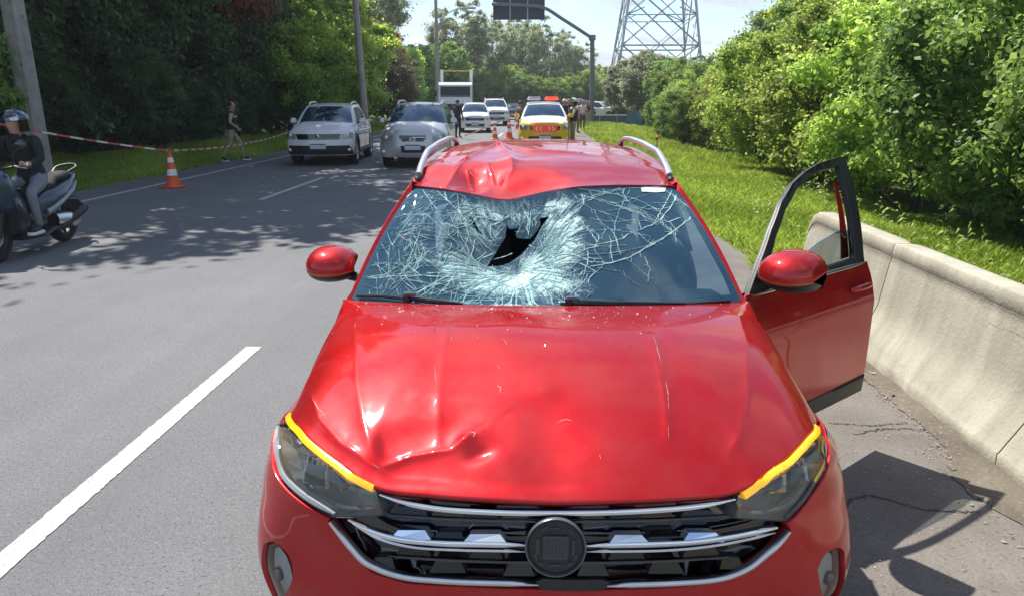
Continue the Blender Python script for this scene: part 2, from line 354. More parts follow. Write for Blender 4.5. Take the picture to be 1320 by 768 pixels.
for pts in ([(.205, .78), (.204, .72), (.195, .62)], ):
    pass
def bcrack(pts, w, nm='crack_and_lip_line'):
    """pts: (y, height) on the face towards the road"""
    q = spline(pts, 30)+np.c_[rng.normal(0, .006, 30), rng.normal(0, .004, 30)]; zx = lambda z: np.interp(z, [p[1] for p in prof[:6]], [p[0] for p in prof[:6]])-.004
    b = MB(); b.grid([[(zx(z), y-w*(.5+rng.random()), z) for y, z in q], [(zx(z)-.001, y+w*(.5+rng.random()), z) for y, z in q]]); b.out(nm, ckk, bar, False)
bcrack([(3.4, .695), (3.8, .705), (4.3, .708), (4.9, .712)], .0022); bcrack([(3.3, .60), (3.6, .615), (3.9, .60)], .0014)  # long upper strip paints the dark line under the capping lip
# rubble and dirt at the foot of the barrier
b = MB()
for k in range(2600):
    y = rng.uniform(1.5, 7.0); x = BX-.01-abs(rng.normal(0, .10))*(1.4 if 2.6 < y < 3.6 else .8); s_ = rng.uniform(.002, .009)*(1+2.0*(rng.random() < .03))
    q = [(rng.normal(0, 1), rng.normal(0, 1), rng.normal(0, .6)) for _ in range(4)]; b.add([(x+p[0]*s_, y+p[1]*s_, .003+abs(p[2])*s_*.8) for p in q], [(0, 1, 2), (0, 2, 3), (0, 3, 1), (1, 3, 2)])
b.out('gravel', mat('rubble', (.26, .23, .18), .95, var=.4, vs=50), None, False, kind='stuff')
b = MB()
for k in range(1500):
    x, y = rng.uniform(1.15, 2.35), rng.uniform(1.6, 5.5)
    if k > 900: x, y = rng.uniform(-8.5, 1), rng.uniform(1.5, 12)
    s_ = rng.uniform(.0015, .005); q = [(rng.normal(0, 1), rng.normal(0, 1), rng.normal(0, .6)) for _ in range(4)]; b.add([(x+p[0]*s_, y+p[1]*s_, .003+abs(p[2])*s_*.8) for p in q], [(0, 1, 2), (0, 2, 3), (0, 3, 1), (1, 3, 2)])
b.out('road_grit', mat('grit', (.34, .32, .28), .9, var=.4, vs=50), None, False, kind='stuff')
b = MB()
for k in range(10):
    s0 = rng.uniform(-.02, .02)
ys = np.linspace(1.2, 7.2, 120); w = np.array([.13+.10*noise.noise(Vector((y*1.7, 4, 0)))+.10*math.exp(-((y-3.05)/.35)**2) for y in ys])+rng.normal(0, .008, 120)
b.grid([[(BX+.03, y, .022) for y in ys], [(BX-w[i]*.45, y, .014) for i, y in enumerate(ys)], [(BX-max(.03, w[i]), y, .0035) for i, y in enumerate(ys)]]); b.out('dirt_strip', M['dirt'], None, True, kind='structure')
# ---- foliage
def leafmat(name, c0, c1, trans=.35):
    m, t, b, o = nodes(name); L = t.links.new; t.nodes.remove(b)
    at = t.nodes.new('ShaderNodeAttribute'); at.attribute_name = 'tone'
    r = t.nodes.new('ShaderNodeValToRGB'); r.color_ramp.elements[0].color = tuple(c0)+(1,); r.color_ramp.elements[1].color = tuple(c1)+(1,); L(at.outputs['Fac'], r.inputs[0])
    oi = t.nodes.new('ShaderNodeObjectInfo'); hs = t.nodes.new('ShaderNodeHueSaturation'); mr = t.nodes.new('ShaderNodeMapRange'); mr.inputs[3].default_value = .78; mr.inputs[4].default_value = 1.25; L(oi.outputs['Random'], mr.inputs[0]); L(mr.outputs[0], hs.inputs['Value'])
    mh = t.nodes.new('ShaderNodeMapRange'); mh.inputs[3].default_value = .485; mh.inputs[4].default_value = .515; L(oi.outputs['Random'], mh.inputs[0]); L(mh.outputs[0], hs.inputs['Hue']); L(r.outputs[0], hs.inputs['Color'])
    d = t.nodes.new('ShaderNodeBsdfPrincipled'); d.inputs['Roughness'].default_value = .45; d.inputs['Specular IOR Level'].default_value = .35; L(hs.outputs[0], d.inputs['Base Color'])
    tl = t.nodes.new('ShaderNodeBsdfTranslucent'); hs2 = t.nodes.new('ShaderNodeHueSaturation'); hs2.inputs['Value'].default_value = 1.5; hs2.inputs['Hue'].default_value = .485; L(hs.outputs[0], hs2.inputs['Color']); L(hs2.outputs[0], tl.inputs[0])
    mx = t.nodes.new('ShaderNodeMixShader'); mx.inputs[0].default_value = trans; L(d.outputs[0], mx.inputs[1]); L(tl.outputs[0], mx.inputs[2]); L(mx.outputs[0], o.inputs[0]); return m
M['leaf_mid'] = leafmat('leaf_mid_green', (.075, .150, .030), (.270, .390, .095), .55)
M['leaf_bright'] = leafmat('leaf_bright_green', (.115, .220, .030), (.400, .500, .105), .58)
M['leaf_sun'] = leafmat('leaf_sunlit_green', (.15, .27, .035), (.46, .56, .13), .68)  # lighter leaf copy; sunlight on the crowns is put into its colour
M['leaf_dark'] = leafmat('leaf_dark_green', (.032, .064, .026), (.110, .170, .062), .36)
M['leaf_grey'] = leafmat('leaf_grey_green', (.160, .195, .110), (.380, .420, .250), .55)
M['leaf_brown'] = leafmat('leaf_red_brown', (.10, .030, .012), (.32, .11, .045), .35)
M['leaf_yellow'] = leafmat('leaf_yellow', (.25, .20, .02), (.50, .38, .04), .4)
M['leaf_dry'] = leafmat('leaf_dry', (.085, .075, .040), (.19, .165, .09), .3)
M['bark'] = mat('bark', (.10, .080, .060), .95, var=.35, vs=9, bump=.8, bs=30)
M['bark_pale'] = mat('pale_bark', (.24, .22, .19), .9, var=.3, vs=9, bump=.5, bs=30)
def leaves(cent, rad, n, size, seed, flat=.75, asp=1.7, shell=.6):
    """n leaf quads spread over clumps; cent (k,3), rad (k,)"""
    g = np.random.default_rng(seed); k = len(cent); wgt = rad**2; ci = g.choice(k, n, p=wgt/wgt.sum())
    d = g.normal(size=(n, 3)); d /= np.linalg.norm(d, axis=1)[:, None]
    rr = shell+(1-shell)*g.random(n); rr *= (1+.38*g.normal(size=n)); ax_ = np.exp(g.normal(0, .32, (k, 3)))*np.array([1, 1, flat])
    pos = cent[ci]+d*(rad[ci]*rr)[:, None]*ax_[ci]
    nr = d+g.normal(size=(n, 3))*.75+np.array([0, 0, .45]); nr /= np.linalg.norm(nr, axis=1)[:, None]
    t = np.cross(nr, g.normal(size=(n, 3))); t /= np.linalg.norm(t, axis=1)[:, None]+1e-9; bt = np.cross(nr, t)
    s = size*(.6+.8*g.random(n))[:, None]; a = t*s*asp*.5; c = bt*s*.5
    V = np.stack([pos-a, pos-c*1.0+nr*s*.12, pos+a, pos+c+nr*s*.12], axis=1).reshape(-1, 3); F = np.arange(4*n).reshape(n, 4)
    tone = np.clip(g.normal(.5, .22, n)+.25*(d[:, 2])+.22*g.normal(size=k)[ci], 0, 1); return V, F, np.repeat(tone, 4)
def clumps(rx, ry, z0, z1, n, rmin, rmax, seed, shape='round', gap=.0):
    g = np.random.default_rng(seed); out = []; r_ = []
    while len(out) < n:
        u = g.normal(size=3); u /= np.linalg.norm(u); k = g.random()**(.38); x, y, z = u*k
        if shape == 'wall': zz = g.random(); q = g.uniform(0, 6.28); kk = g.random()**.4*(1-.35*zz); x, y, z = math.cos(q)*kk, math.sin(q)*kk, zz*2-1
        if shape == 'umbrella' and z < -.2: continue
        out.append((x*rx, y*ry, (z0+z1)/2+z*(z1-z0)/2)); r_.append(g.uniform(rmin, rmax)*(1-.25*max(0, z)))
    return np.array(out), np.array(r_)
TREES = {}
def tree_proto(key, rx, ry, z0, z1, nc, rmin, rmax, nl, size, seed, shape='round', trunk=.12, bark='bark', leafm='leaf_mid', limbs=14, lean=0.0, shell=.55, shift=0.0):
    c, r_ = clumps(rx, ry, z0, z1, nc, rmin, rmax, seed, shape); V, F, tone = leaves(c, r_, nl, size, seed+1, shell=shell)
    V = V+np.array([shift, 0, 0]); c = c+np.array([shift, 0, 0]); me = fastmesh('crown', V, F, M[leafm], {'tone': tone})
    g = np.random.default_rng(seed+5); b = MB(); top = z0+(z1-z0)*.72; tr_ = [(0, 0, -.5), (.02, 0, z0*.3+.2), (lean*.4+g.normal()*.08, g.normal()*.08, (z0+top)/2*.7+.2), (lean+g.normal()*.15, g.normal()*.15, top)]
    T_ = spline(tr_, 9); b.tube([tuple(p) for p in T_], [trunk*(1.15-.85*i/8) for i in range(9)], 8)
    o = MB()
    for i in np.argsort(-r_)[:limbs]:
        e = c[i]; st = T_[min(8, max(1, int(8*(max(e[2]-.35*np.hypot(e[0], e[1])-.2, .2))/max(top, .1))))]; mid = (st+e)/2+g.normal(size=3)*.12*rx; mid[2] += .05
        o.tube([tuple(p) for p in spline([st, mid, e], 6)], [trunk*.42*(1-.14*k) for k in range(6)], 5)
    mt = b.out('trunk', M[bark]); ml = o.out('limb', M[bark]) if limbs else None
    TREES[key] = (me, mt.data, ml.data if ml else None); bpy.data.objects.remove(mt); 
    if ml: bpy.data.objects.remove(ml)
def plant(key, x, y, s=1.0, rz=None, label=None, cat='tree', group=None, name='tree', leafm=None, sz=None):
    me, mt, ml = TREES[key]; z = gz(x, y)
    o = empty(name, (x, y, z), rng.uniform(0, 6.28) if rz is None else rz, label, cat, group); o.scale = (s, s, sz or s)
    c = link('crown', me, None, o)
    if leafm:
        c.material_slots[0].link = 'OBJECT'; c.material_slots[0].material = M[leafm]
    link('trunk', mt, None, o)
    if ml: link('limbs' if False else 'limb', ml, None, o, kind='stuff')
    return o
tree_proto('shrubA', 1.9, 1.9, .15, 4.1, 190, .16, .42, 80000, .046, 11, shell=.25, leafm='leaf_bright', trunk=.07, limbs=20)
tree_proto('shrubB', 1.8, 2.0, .2, 3.6, 180, .16, .40, 76000, .048, 12, shell=.25, leafm='leaf_mid', trunk=.07, limbs=20)
tree_proto('shrubC', 2.2, 2.2, .5, 4.8, 210, .18, .46, 80000, .054, 13, shell=.25, leafm='leaf_mid', trunk=.10, limbs=24)
tree_proto('tallA', 2.9, 2.9, .6, 12.0, 260, .30, .75, 95000, .10, 21, 'wall', shell=.3, leafm='leaf_dark', trunk=.20, limbs=24)
tree_proto('tallB', 2.7, 2.7, 1.2, 10.5, 230, .30, .70, 85000, .10, 22, 'wall', shell=.3, leafm='leaf_dark', trunk=.18, limbs=22)
tree_proto('round', 3.4, 3.4, 1.0, 8.5, 220, .32, .80, 62000, .135, 31, shell=.3, leafm='leaf_mid', trunk=.20, limbs=20)
tree_proto('airy', 3.0, 3.0, 4.0, 12.5, 90, .35, .85, 17000, .13, 41, leafm='leaf_grey', trunk=.15, bark='bark_pale', limbs=40, shell=.25, lean=.5)
tree_proto('airyB', 2.4, 2.4, 5.0, 14.0, 80, .32, .80, 14000, .13, 42, leafm='leaf_grey', trunk=.13, bark='bark_pale', limbs=36, shell=.25, lean=-.4)
tree_proto('over', 4.6, 4.6, 6.2, 11.5, 90, .40, .95, 17000, .16, 51, leafm='leaf_dark', trunk=.20, limbs=60, shell=.25, shift=2.6)
# ---- the trees, each where it stands
def hx(px, Y): return at_y(px, 129, Y).x      # a point of the horizon line at distance Y
G1 = 'bright shrubs along the grass verge'; 
rshr = [('shrubA', 7.2, 34.5, .85), ('shrubA', 6.9, 30.3, .75), ('shrubA', 7.4, 27, .72), ('shrubA', 7.0, 23.2, .92), ('shrubA', 6.6, 19.4, 1.1), ('shrubA', 6.5, 16.2, 1.12), ('shrubA', 6.6, 13.0, 1.1), ('shrubB', 6.9, 10.3, 1.2), ('shrubB', 6.9, 7.4, 1.15), ('shrubC', 7.2, 4.7, 1.1), ('shrubB', 8.2, 2.5, 1.15)]
for i, (k, x, y, s) in enumerate(rshr):
    plant(k, x, y, s, label='bright green leafy shrub along the sunny grass verge' if k == 'shrubA' else 'dark leafed bushy shrub behind the concrete barrier', cat='shrub', group=G1 if k == 'shrubA' else 'shrubs behind the barrier', name='shrub')
for k, x, y, s in (('shrubC', 10.4, 24, 1.2), ('shrubC', 9.8, 19, 1.45), ('shrubC', 9.7, 14.5, 1.35), ('shrubC', 9.8, 10, 1.3), ('shrubC', 10, 6, 1.3), ('round', 13.5, 22, 1.0), ('round', 13.5, 15, .9), ('round', 13.8, 8, .85), ('round', 15.5, 31, .85), ('round', 13, 2, .8)):
    plant(k, x, y, s, label='taller tree standing behind the verge shrubs on the right', group='second row of trees right of the road')
for i, (px, Y, s, k) in enumerate(((868, 36, .70, 'shrubB'), (884, 31, .55, 'shrubC'), (912, 39, .95, 'shrubC'), (940, 43, 1.15, 'shrubB'), (890, 42, .95, 'shrubC'), (876, 46, .9, 'shrubB'), (900, 34, .62, 'shrubB'))):
    plant(k, hx(px, Y), Y, s, label='grey green bush at the far end of the verge', cat='shrub', group='bushes at the far end of the verge', name='bush', leafm='leaf_mid')
for px, Y, s, k, lm in ((808, 66, .62, 'round', 'leaf_grey'), (836, 62, .70, 'round', 'leaf_grey'), (862, 60, .64, 'round', 'leaf_mid'), (890, 64, .62, 'round', 'leaf_grey'), (922, 60, .66, 'round', 'leaf_mid'), (960, 58, .85, 'round', 'leaf_mid'), (1010, 50, 1.0, 'round', 'leaf_mid'), (1080, 42, 1.1, 'round', 'leaf_mid')):
    plant(k, hx(px, Y), Y, s, label='round leafy tree below the lattice pylon', group='trees below the pylon', leafm=lm)
# left: the shaded wall of trees
i = 0
for y in np.arange(5.5, 36, 2.9):
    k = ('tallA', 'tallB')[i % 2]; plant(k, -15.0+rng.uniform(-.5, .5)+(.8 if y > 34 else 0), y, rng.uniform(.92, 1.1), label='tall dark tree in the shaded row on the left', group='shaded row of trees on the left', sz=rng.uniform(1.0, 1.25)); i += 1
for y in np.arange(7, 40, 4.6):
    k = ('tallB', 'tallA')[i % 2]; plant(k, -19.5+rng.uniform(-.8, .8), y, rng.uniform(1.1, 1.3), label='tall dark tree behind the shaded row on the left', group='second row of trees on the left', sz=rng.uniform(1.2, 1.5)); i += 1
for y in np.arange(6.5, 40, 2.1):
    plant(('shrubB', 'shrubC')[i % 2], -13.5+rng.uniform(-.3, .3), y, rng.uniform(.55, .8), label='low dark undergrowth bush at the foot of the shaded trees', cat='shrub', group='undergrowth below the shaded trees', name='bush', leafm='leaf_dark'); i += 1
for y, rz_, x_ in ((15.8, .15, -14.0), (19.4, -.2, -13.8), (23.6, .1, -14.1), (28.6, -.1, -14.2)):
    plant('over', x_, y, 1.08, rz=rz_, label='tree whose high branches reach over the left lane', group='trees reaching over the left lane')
plant('airy', hx(286, 31), 31, .72, label='tree with rust red leaves above the dark hedge', leafm='leaf_brown', sz=.85)
plant('airy', -14, 33, .9, label='thin grey tree rising out of the dark row', leafm='leaf_dry')
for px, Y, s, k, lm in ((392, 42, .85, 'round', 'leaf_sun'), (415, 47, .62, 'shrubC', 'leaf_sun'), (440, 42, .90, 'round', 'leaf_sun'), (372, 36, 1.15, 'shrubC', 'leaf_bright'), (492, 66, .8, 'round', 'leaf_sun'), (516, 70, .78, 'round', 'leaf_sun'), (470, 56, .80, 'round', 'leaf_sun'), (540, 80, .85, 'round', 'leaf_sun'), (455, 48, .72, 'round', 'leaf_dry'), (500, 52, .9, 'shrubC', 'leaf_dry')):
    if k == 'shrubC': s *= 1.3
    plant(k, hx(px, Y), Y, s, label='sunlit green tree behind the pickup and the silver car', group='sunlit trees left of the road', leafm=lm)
plant('shrubA', hx(493, 58), 58, 1.0, label='shrub with yellow flowers at the top of the sunlit trees', cat='shrub', name='flowering_shrub', leafm='leaf_yellow').location.z = 3.6
for px, Y, s, k in ((405, 52, 1.25, 'airy'), (350, 46, 1.3, 'airyB'), (432, 62, 1.25, 'airyB'), (470, 70, 1.2, 'airy'), (500, 80, 1.25, 'airyB'), (375, 40, 1.2, 'airy')):
    plant(k, hx(px, Y), Y, s, label='tall airy eucalyptus standing above the sunlit trees', group='tall airy trees on the left')
far = [(560, 85, .9, 'round', 'leaf_dark'), (580, 95, 1.0, 'round', 'leaf_mid'), (597, 100, .8, 'round', 'leaf_bright'), (615, 110, .85, 'round', 'leaf_bright'), (640, 105, .8, 'round', 'leaf_bright'), (662, 112, .85, 'round', 'leaf_mid'), (685, 108, .75, 'round', 'leaf_bright'),
       (705, 115, .75, 'round', 'leaf_mid'), (728, 118, .72, 'round', 'leaf_mid'), (750, 125, .75, 'round', 'leaf_grey'), (775, 130, .7, 'round', 'leaf_mid'), (573, 78, .88, 'round', 'leaf_mid'), (650, 135, 1.1, 'round', 'leaf_mid'), (625, 130, 1.1, 'round', 'leaf_grey'), (700, 140, 1.0, 'round', 'leaf_grey'), (760, 145, .95, 'round', 'leaf_grey'), (795, 120, .8, 'round', 'leaf_mid'), (830, 110, 1.0, 'round', 'leaf_grey')]
for px, Y, s, k, lm in far: plant(k, hx(px, Y), Y, s, label='far round tree where the road disappears', group='far trees at the end of the road', leafm=lm)  # grey leaf on the farthest crowns also paints in distance haze
for px, Y, s, k in ((612, 92, .98, 'airyB'), (636, 98, 1.0, 'airy'), (660, 104, 1.0, 'airyB'), (676, 96, .95, 'airy'), (690, 100, .95, 'airyB'), (712, 106, .92, 'airy'), (732, 110, .85, 'airyB'), (750, 112, .8, 'airy'), (585, 90, 1.05, 'airy')):
    plant(k, hx(px, Y), Y, s, label='thin airy tree against the sky beyond the cars', group='airy trees at the end of the road')
# ---- grass blades
def grass(name, x0, x1, y0, y1, n, h, m, dens=None, seed=3):
    g = np.random.default_rng(seed); x = g.uniform(x0, x1, n); y = y0+(y1-y0)*g.random(n)**1.5
    if dens: k = dens(x, y, g); x, y = x[k], y[k]
    n = len(x); z = GZ(x, y); a = g.uniform(0, 6.28, n); hh = h*(.5+g.random(n))*(1+.5*np.sin(x*2.1)*np.sin(y*1.3)); sc_ = 1+.05*(y-y0); w = .0045*sc_
    dx, dy = np.cos(a)*w, np.sin(a)*w; lx_, ly_ = g.normal(0, .45, n)*hh, g.normal(0, .45, n)*hh
    V = np.stack([np.c_[x-dx, y-dy, z], np.c_[x+dx, y+dy, z], np.c_[x+lx_*.4+dx*.7, y+ly_*.4+dy*.7, z+hh*.6], np.c_[x+lx_, y+ly_, z+hh]], 1).reshape(-1, 3); F = np.arange(4*n).reshape(n, 4)[:, [0, 1, 2, 3]]
    me = fastmesh(name, V, F, M[m], {'tone': np.repeat(np.clip(g.normal(.55, .25, n)+.2*np.sin(x*1.7+y), 0, 1), 4)}); return link(name, me, None, None, 'stuff')
M['grass'] = leafmat('grass_blade', (.130, .220, .022), (.400, .500, .085), .45)
edge = lambda x, y, g: x > np.where(y < 6.9, BX+.55, 2.50+.12*np.sin(y*2.3)+g.normal(0, .08, len(y)))
grass('grass', 2.3, 7.0, 1.5, 20, 200000, .10, 'grass', edge, 3)
grass('grass', 2.3, 9.0, 19, 75, 90000, .14, 'grass', edge, 4)
grass('grass', -14, -9.45, 4, 45, 120000, .10, 'grass', None, 5)
grass('grass', -13, -9.45, 45, 90, 20000, .16, 'grass', None, 6)
b = MB()
for k in range(70):       # taller weeds along the back of the barrier and at the shrubs' foot
    y = rng.uniform(5, 14); x = rng.uniform(4.2, 5.2) if k > 25 else BX+.75+rng.uniform(0, .5); h = rng.uniform(.2, .5)
    for j in range(9):
        a = rng.uniform(0, 6.28); r_ = rng.uniform(.04, .16); z = h*j/9; b.add([(x, y, z), (x+math.cos(a)*r_*.5, y+math.sin(a)*r_*.5+.015, z+.07), (x+math.cos(a)*r_, y+math.sin(a)*r_, z+.05), (x+math.cos(a)*r_*.5, y+math.sin(a)*r_*.5-.015, z+.05)], [(0, 1, 2, 3)])
w = b.out('weeds', M['grass'], None, False, kind='stuff'); at = w.data.attributes.new('tone', 'FLOAT', 'POINT'); at.data.foreach_set('value', rng.random(len(w.data.vertices)).astype(np.float32))
# ---- poles, sign, pylon
M['pole'] = mat('pole_concrete', (.30, .285, .26), .9, var=.2, vs=5, bump=.3, bs=30)
M['galv'] = mat('galvanised_steel', (.34, .36, .38), .45, .6, var=.12)
M['dgalv'] = mat('weathered_steel', (.16, .18, .18), .55, .4, var=.15)
def upole(x, y, h, r0, r1, label, leanx=0, square=False):
    o = empty('utility_pole', (x, y, gz(x, y)), 0, label, 'utility pole')
    b = MB()
    if square:
        for k in range(1): b.box((0, 0, h/2), (r0*2, r0*2.2, h), bev=.03, taper=r1/r0)
        b.box((r0*.0, -r0*1.12, h/2), (r0*.9, .03, h*.98), taper=r1/r0)
    else: b.tube([(0, 0, -.3), (leanx*.5, 0, h/2), (leanx, 0, h)], [r0, (r0+r1)/2, r1], 14)
    s = b.out('shaft', M['pole'], o)
    for z in (h*.35, h*.42, h*.8): MB().tube([(leanx*z/h-r0*1.1, 0, z), (leanx*z/h+r0*1.1, 0, z)], .02, 6).out('bolt', M['galv'], o)
    b = MB(); b.box((leanx, 0, h-.5), (.1 if square else 1.8, .1, .12)); b.out('crossarm', M['bark'], o)
    return o
p = hx(37, 14.0); upole(p, 14.0, 9.5, .165, .10, 'thick square concrete utility pole behind the scooter rider', square=True)
ivy = clumps(.45, .35, 1.1, 3.0, 14, .12, .28, 77); V, F, tn = leaves(*ivy, 3500, .07, 78); me = fastmesh('ivy', V+np.array([p-.35, 13.6, 0]), F, M['leaf_mid'], {'tone': tn}); tagp(link('creeper', me), 'green creeper leaves growing round the concrete pole', 'creeper')
upole(hx(470, 34), 34, 9.5, .19, .11, 'grey utility pole rising behind the pickup truck', -.3)
o = upole(hx(565, 62), 62, 12, .18, .11, 'far utility pole carrying a street lamp arm')
MB().tube(spline([(0, 0, 7.2), (.6, 0, 8.3), (1.9, 0, 8.9), (2.6, 0, 8.95)], 12), .05, 6).out('lamp_arm', M['galv'], o); b = MB(); b.box((2.9, 0, 8.93), (.7, .25, .12), bev=.04); b.out('lamp_head', M['galv'], o)
# overhead sign, seen from behind
Ys = 59.0; q = at_y(763, 129, Ys); sg = empty('overhead_sign', (q.x, Ys, gz(q.x, Ys)), 0, 'dark back of an overhead road sign hanging from a curved grey mast', 'road sign')
pt_ = lambda px, py: (at_y(px, py, Ys).x-q.x, 0, at_y(px, py, Ys).z)
MB().tube([(0, 0, -.2), (0, 0, 3), pt_(763.5, 49)], [.21, .19, .17], 14).out('post', M['dgalv'], sg); b = MB(); b.tube([pt_(763.5, 52), pt_(763.5, 45)], .27, 12); b.out('joint', M['dgalv'], sg)
MB().tube(spline([pt_(763, 49), pt_(745, 37), pt_(720, 21), pt_(706, 12), pt_(696, 8.5), pt_(680, 7), pt_(634, 5)], 24), .13, 10).out('arm', M['dgalv'], sg)
a0, a1 = pt_(635, 25), pt_(702.5, 25); nbd = 3; wd = (a1[0]-a0[0])/nbd
nv = mat('sign_back', (.020, .027, .060), .5, .2)
for k in range(3): b = MB(); b.box((a0[0]+wd*(k+.5), .25, a0[2]+1.45), (wd-.05, .05, 2.9)); b.out('sign_board', nv, sg, False)
for k in range(1, 3): b = MB(); b.box((a0[0]+wd*k, .2, a0[2]+1.45), (.09, .08, 2.9)); b.out('stiffener', M['galv'], sg, False)
# lattice pylon
Yp = 118.0; PY = empty('electricity_pylon', (hx(841, Yp), Yp, 0), 0, 'tall grey lattice electricity pylon above the trees', 'pylon'); cx = PY.location.x
PY.scale = (.83, .83, 1)
lw = lambda px, py: (at_y(px, py, Yp).x-cx, at_y(px, py, Yp).z)
L0, L1, R0_, R1_ = lw(776, 160), lw(798, 0), lw(899, 160), lw(889, 0)
HT = 46.0
def leg(sx, sy, z): k = max(0, 1-z/HT); hw = 1.3+(8.3-1.3)*k**1.05; return Vector((sx*hw, sy*hw, z))
for sx in (-1, 1):
    for sy in (-1, 1): MB().tube([leg(sx, sy, z) for z in np.linspace(-1, HT, 8)], .24, 6).out('leg', M['galv'], PY)
lev = [0, 9.5, 18, 25.5, 32, 38, 43, 46]
for i in range(len(lev)-1):
    for (a_, b_) in (((-1, -1), (1, -1)), ((1, -1), (1, 1)), ((1, 1), (-1, 1)), ((-1, 1), (-1, -1))):
        z0, z1 = lev[i], lev[i+1]
        A0, A1, B0, B1 = leg(*a_, z0), leg(*a_, z1), leg(*b_, z0), leg(*b_, z1); mid = (A0+B1)/2
        for s, e in ((A0, B1), (B0, A1), (A1, B1)): MB().tube([s, e], .12, 4).out('brace', M['galv'], PY)
        if i < 3:
            tm, bm2 = (A1+B1)/2, (A0+B0)/2
            for s, e in (((A0+A1)/2, tm), ((B0+B1)/2, tm), ((A0+A1)/2, bm2), ((B0+B1)/2, bm2), ((A0+A1)/2, (B0+B1)/2)): MB().tube([s, e], .08, 4).out('brace', M['galv'], PY)
            c = (A0+A1+B0+B1)/4
            for s in ((A0+A1)/2, (B0+B1)/2): MB().tube([s, (s+c)/2+Vector((0, 0, (z1-z0)*.12))], .09, 4).out('brace', M['galv'], PY)
for z, w_ in ((31, 9), (38, 8), (45, 6)):
    for s in (-1, 1): MB().tube([(0, 0, z+1), (s*w_, 0, z)], .15, 4).out('crossarm', M['galv'], PY); MB().tube([(s*1.5, 0, z-1), (s*w_, 0, z)], .12, 4).out('crossarm', M['galv'], PY)

for i, (px, Y) in enumerate([(x, 92+3*math.sin(x)) for x in range(560, 770, 13)]):
    plant('shrubC', hx(px, Y), Y, rng.uniform(.9, 1.3), label='low green bush closing the view at the end of the road', cat='shrub', group='bushes closing the end of the road', name='bush', leafm=('leaf_mid', 'leaf_bright', 'leaf_mid')[i % 3])
# ================================================================ the crashed red car
CAR_O = Vector((0.050, 1.600, 0)); CAR_R = R(1.15)
car = empty('crashed_car', CAR_O, CAR_R, 'red crossover car with caved-in windshield, dented roof and bonnet and one front door open', 'car')
CM = Matrix.Translation(CAR_O) @ Matrix.Rotation(CAR_R, 4, 'Z'); CMI = CM.inverted()
def lray(px, py):
    o, d = ray(px, py); return CMI @ o, (CMI.to_3x3() @ d).normalized()
class Surf:
    def __init__(s, fn, a0, a1, b0, b1, na, nb):
        s.fn = fn; s.a0, s.a1, s.b0, s.b1 = a0, a1, b0, b1; s.na, s.nb = na, nb
        A, B = np.meshgrid(np.linspace(a0, a1, na+1), np.linspace(b0, b1, nb+1), indexing='ij')
        s.P = fn(A.ravel(), B.ravel()); s.AB = np.c_[A.ravel(), B.ravel()]
        fs = []
        for i in range(na):
            for j in range(nb):
                k = i*(nb+1)+j; fs.append((k, k+nb+1, k+nb+2)); fs.append((k, k+nb+2, k+1))
        s.fs = fs; s.bvh = BVHTree.FromPolygons([Vector(p) for p in s.P], fs)
    def ab(s, loc, idx):
        f = s.fs[idx]; p = [s.P[i] for i in f]; v0, v1, v2 = p[1]-p[0], p[2]-p[0], np.array(loc)-p[0]
        d00, d01, d11, d20, d21 = v0@v0, v0@v1, v1@v1, v2@v0, v2@v1; den = d00*d11-d01*d01
        v = (d11*d20-d01*d21)/den; w = (d00*d21-d01*d20)/den
        return s.AB[f[0]]*(1-v-w)+s.AB[f[1]]*v+s.AB[f[2]]*w
    def hit(s, px, py):
        o, d = lray(px, py); loc, n, i, t = s.bvh.ray_cast(o, d)
        if loc is None:
            best = None
            for k in range(1, 400):                     # the nearest approach of a ray that passes beside the surface
                q = o+d*(k*.015); l2, n2, i2, dd = s.bvh.find_nearest(q)
                if best is None or dd < best[0]: best = (dd, l2, i2)
            loc, i = best[1], best[2]
        return s.ab(loc, i)
    def pt(s, a, b, off=0.0):
        a = np.atleast_1d(np.asarray(a, float)); b = np.atleast_1d(np.asarray(b, float))
        p = s.fn(a, b)
        if np.any(off): p = p+s.nrm(a, b)*(np.asarray(off)[..., None] if np.ndim(off) else off)
        return p
    def nrm(s, a, b):
        e = 2e-3; d1 = s.fn(a+e, b)-s.fn(a-e, b); d2 = s.fn(a, b+e)-s.fn(a, b-e); n = np.cross(d1, d2)
        n /= (np.linalg.norm(n, axis=1)[:, None]+1e-12); return n*s.sgn
    sgn = 1.0
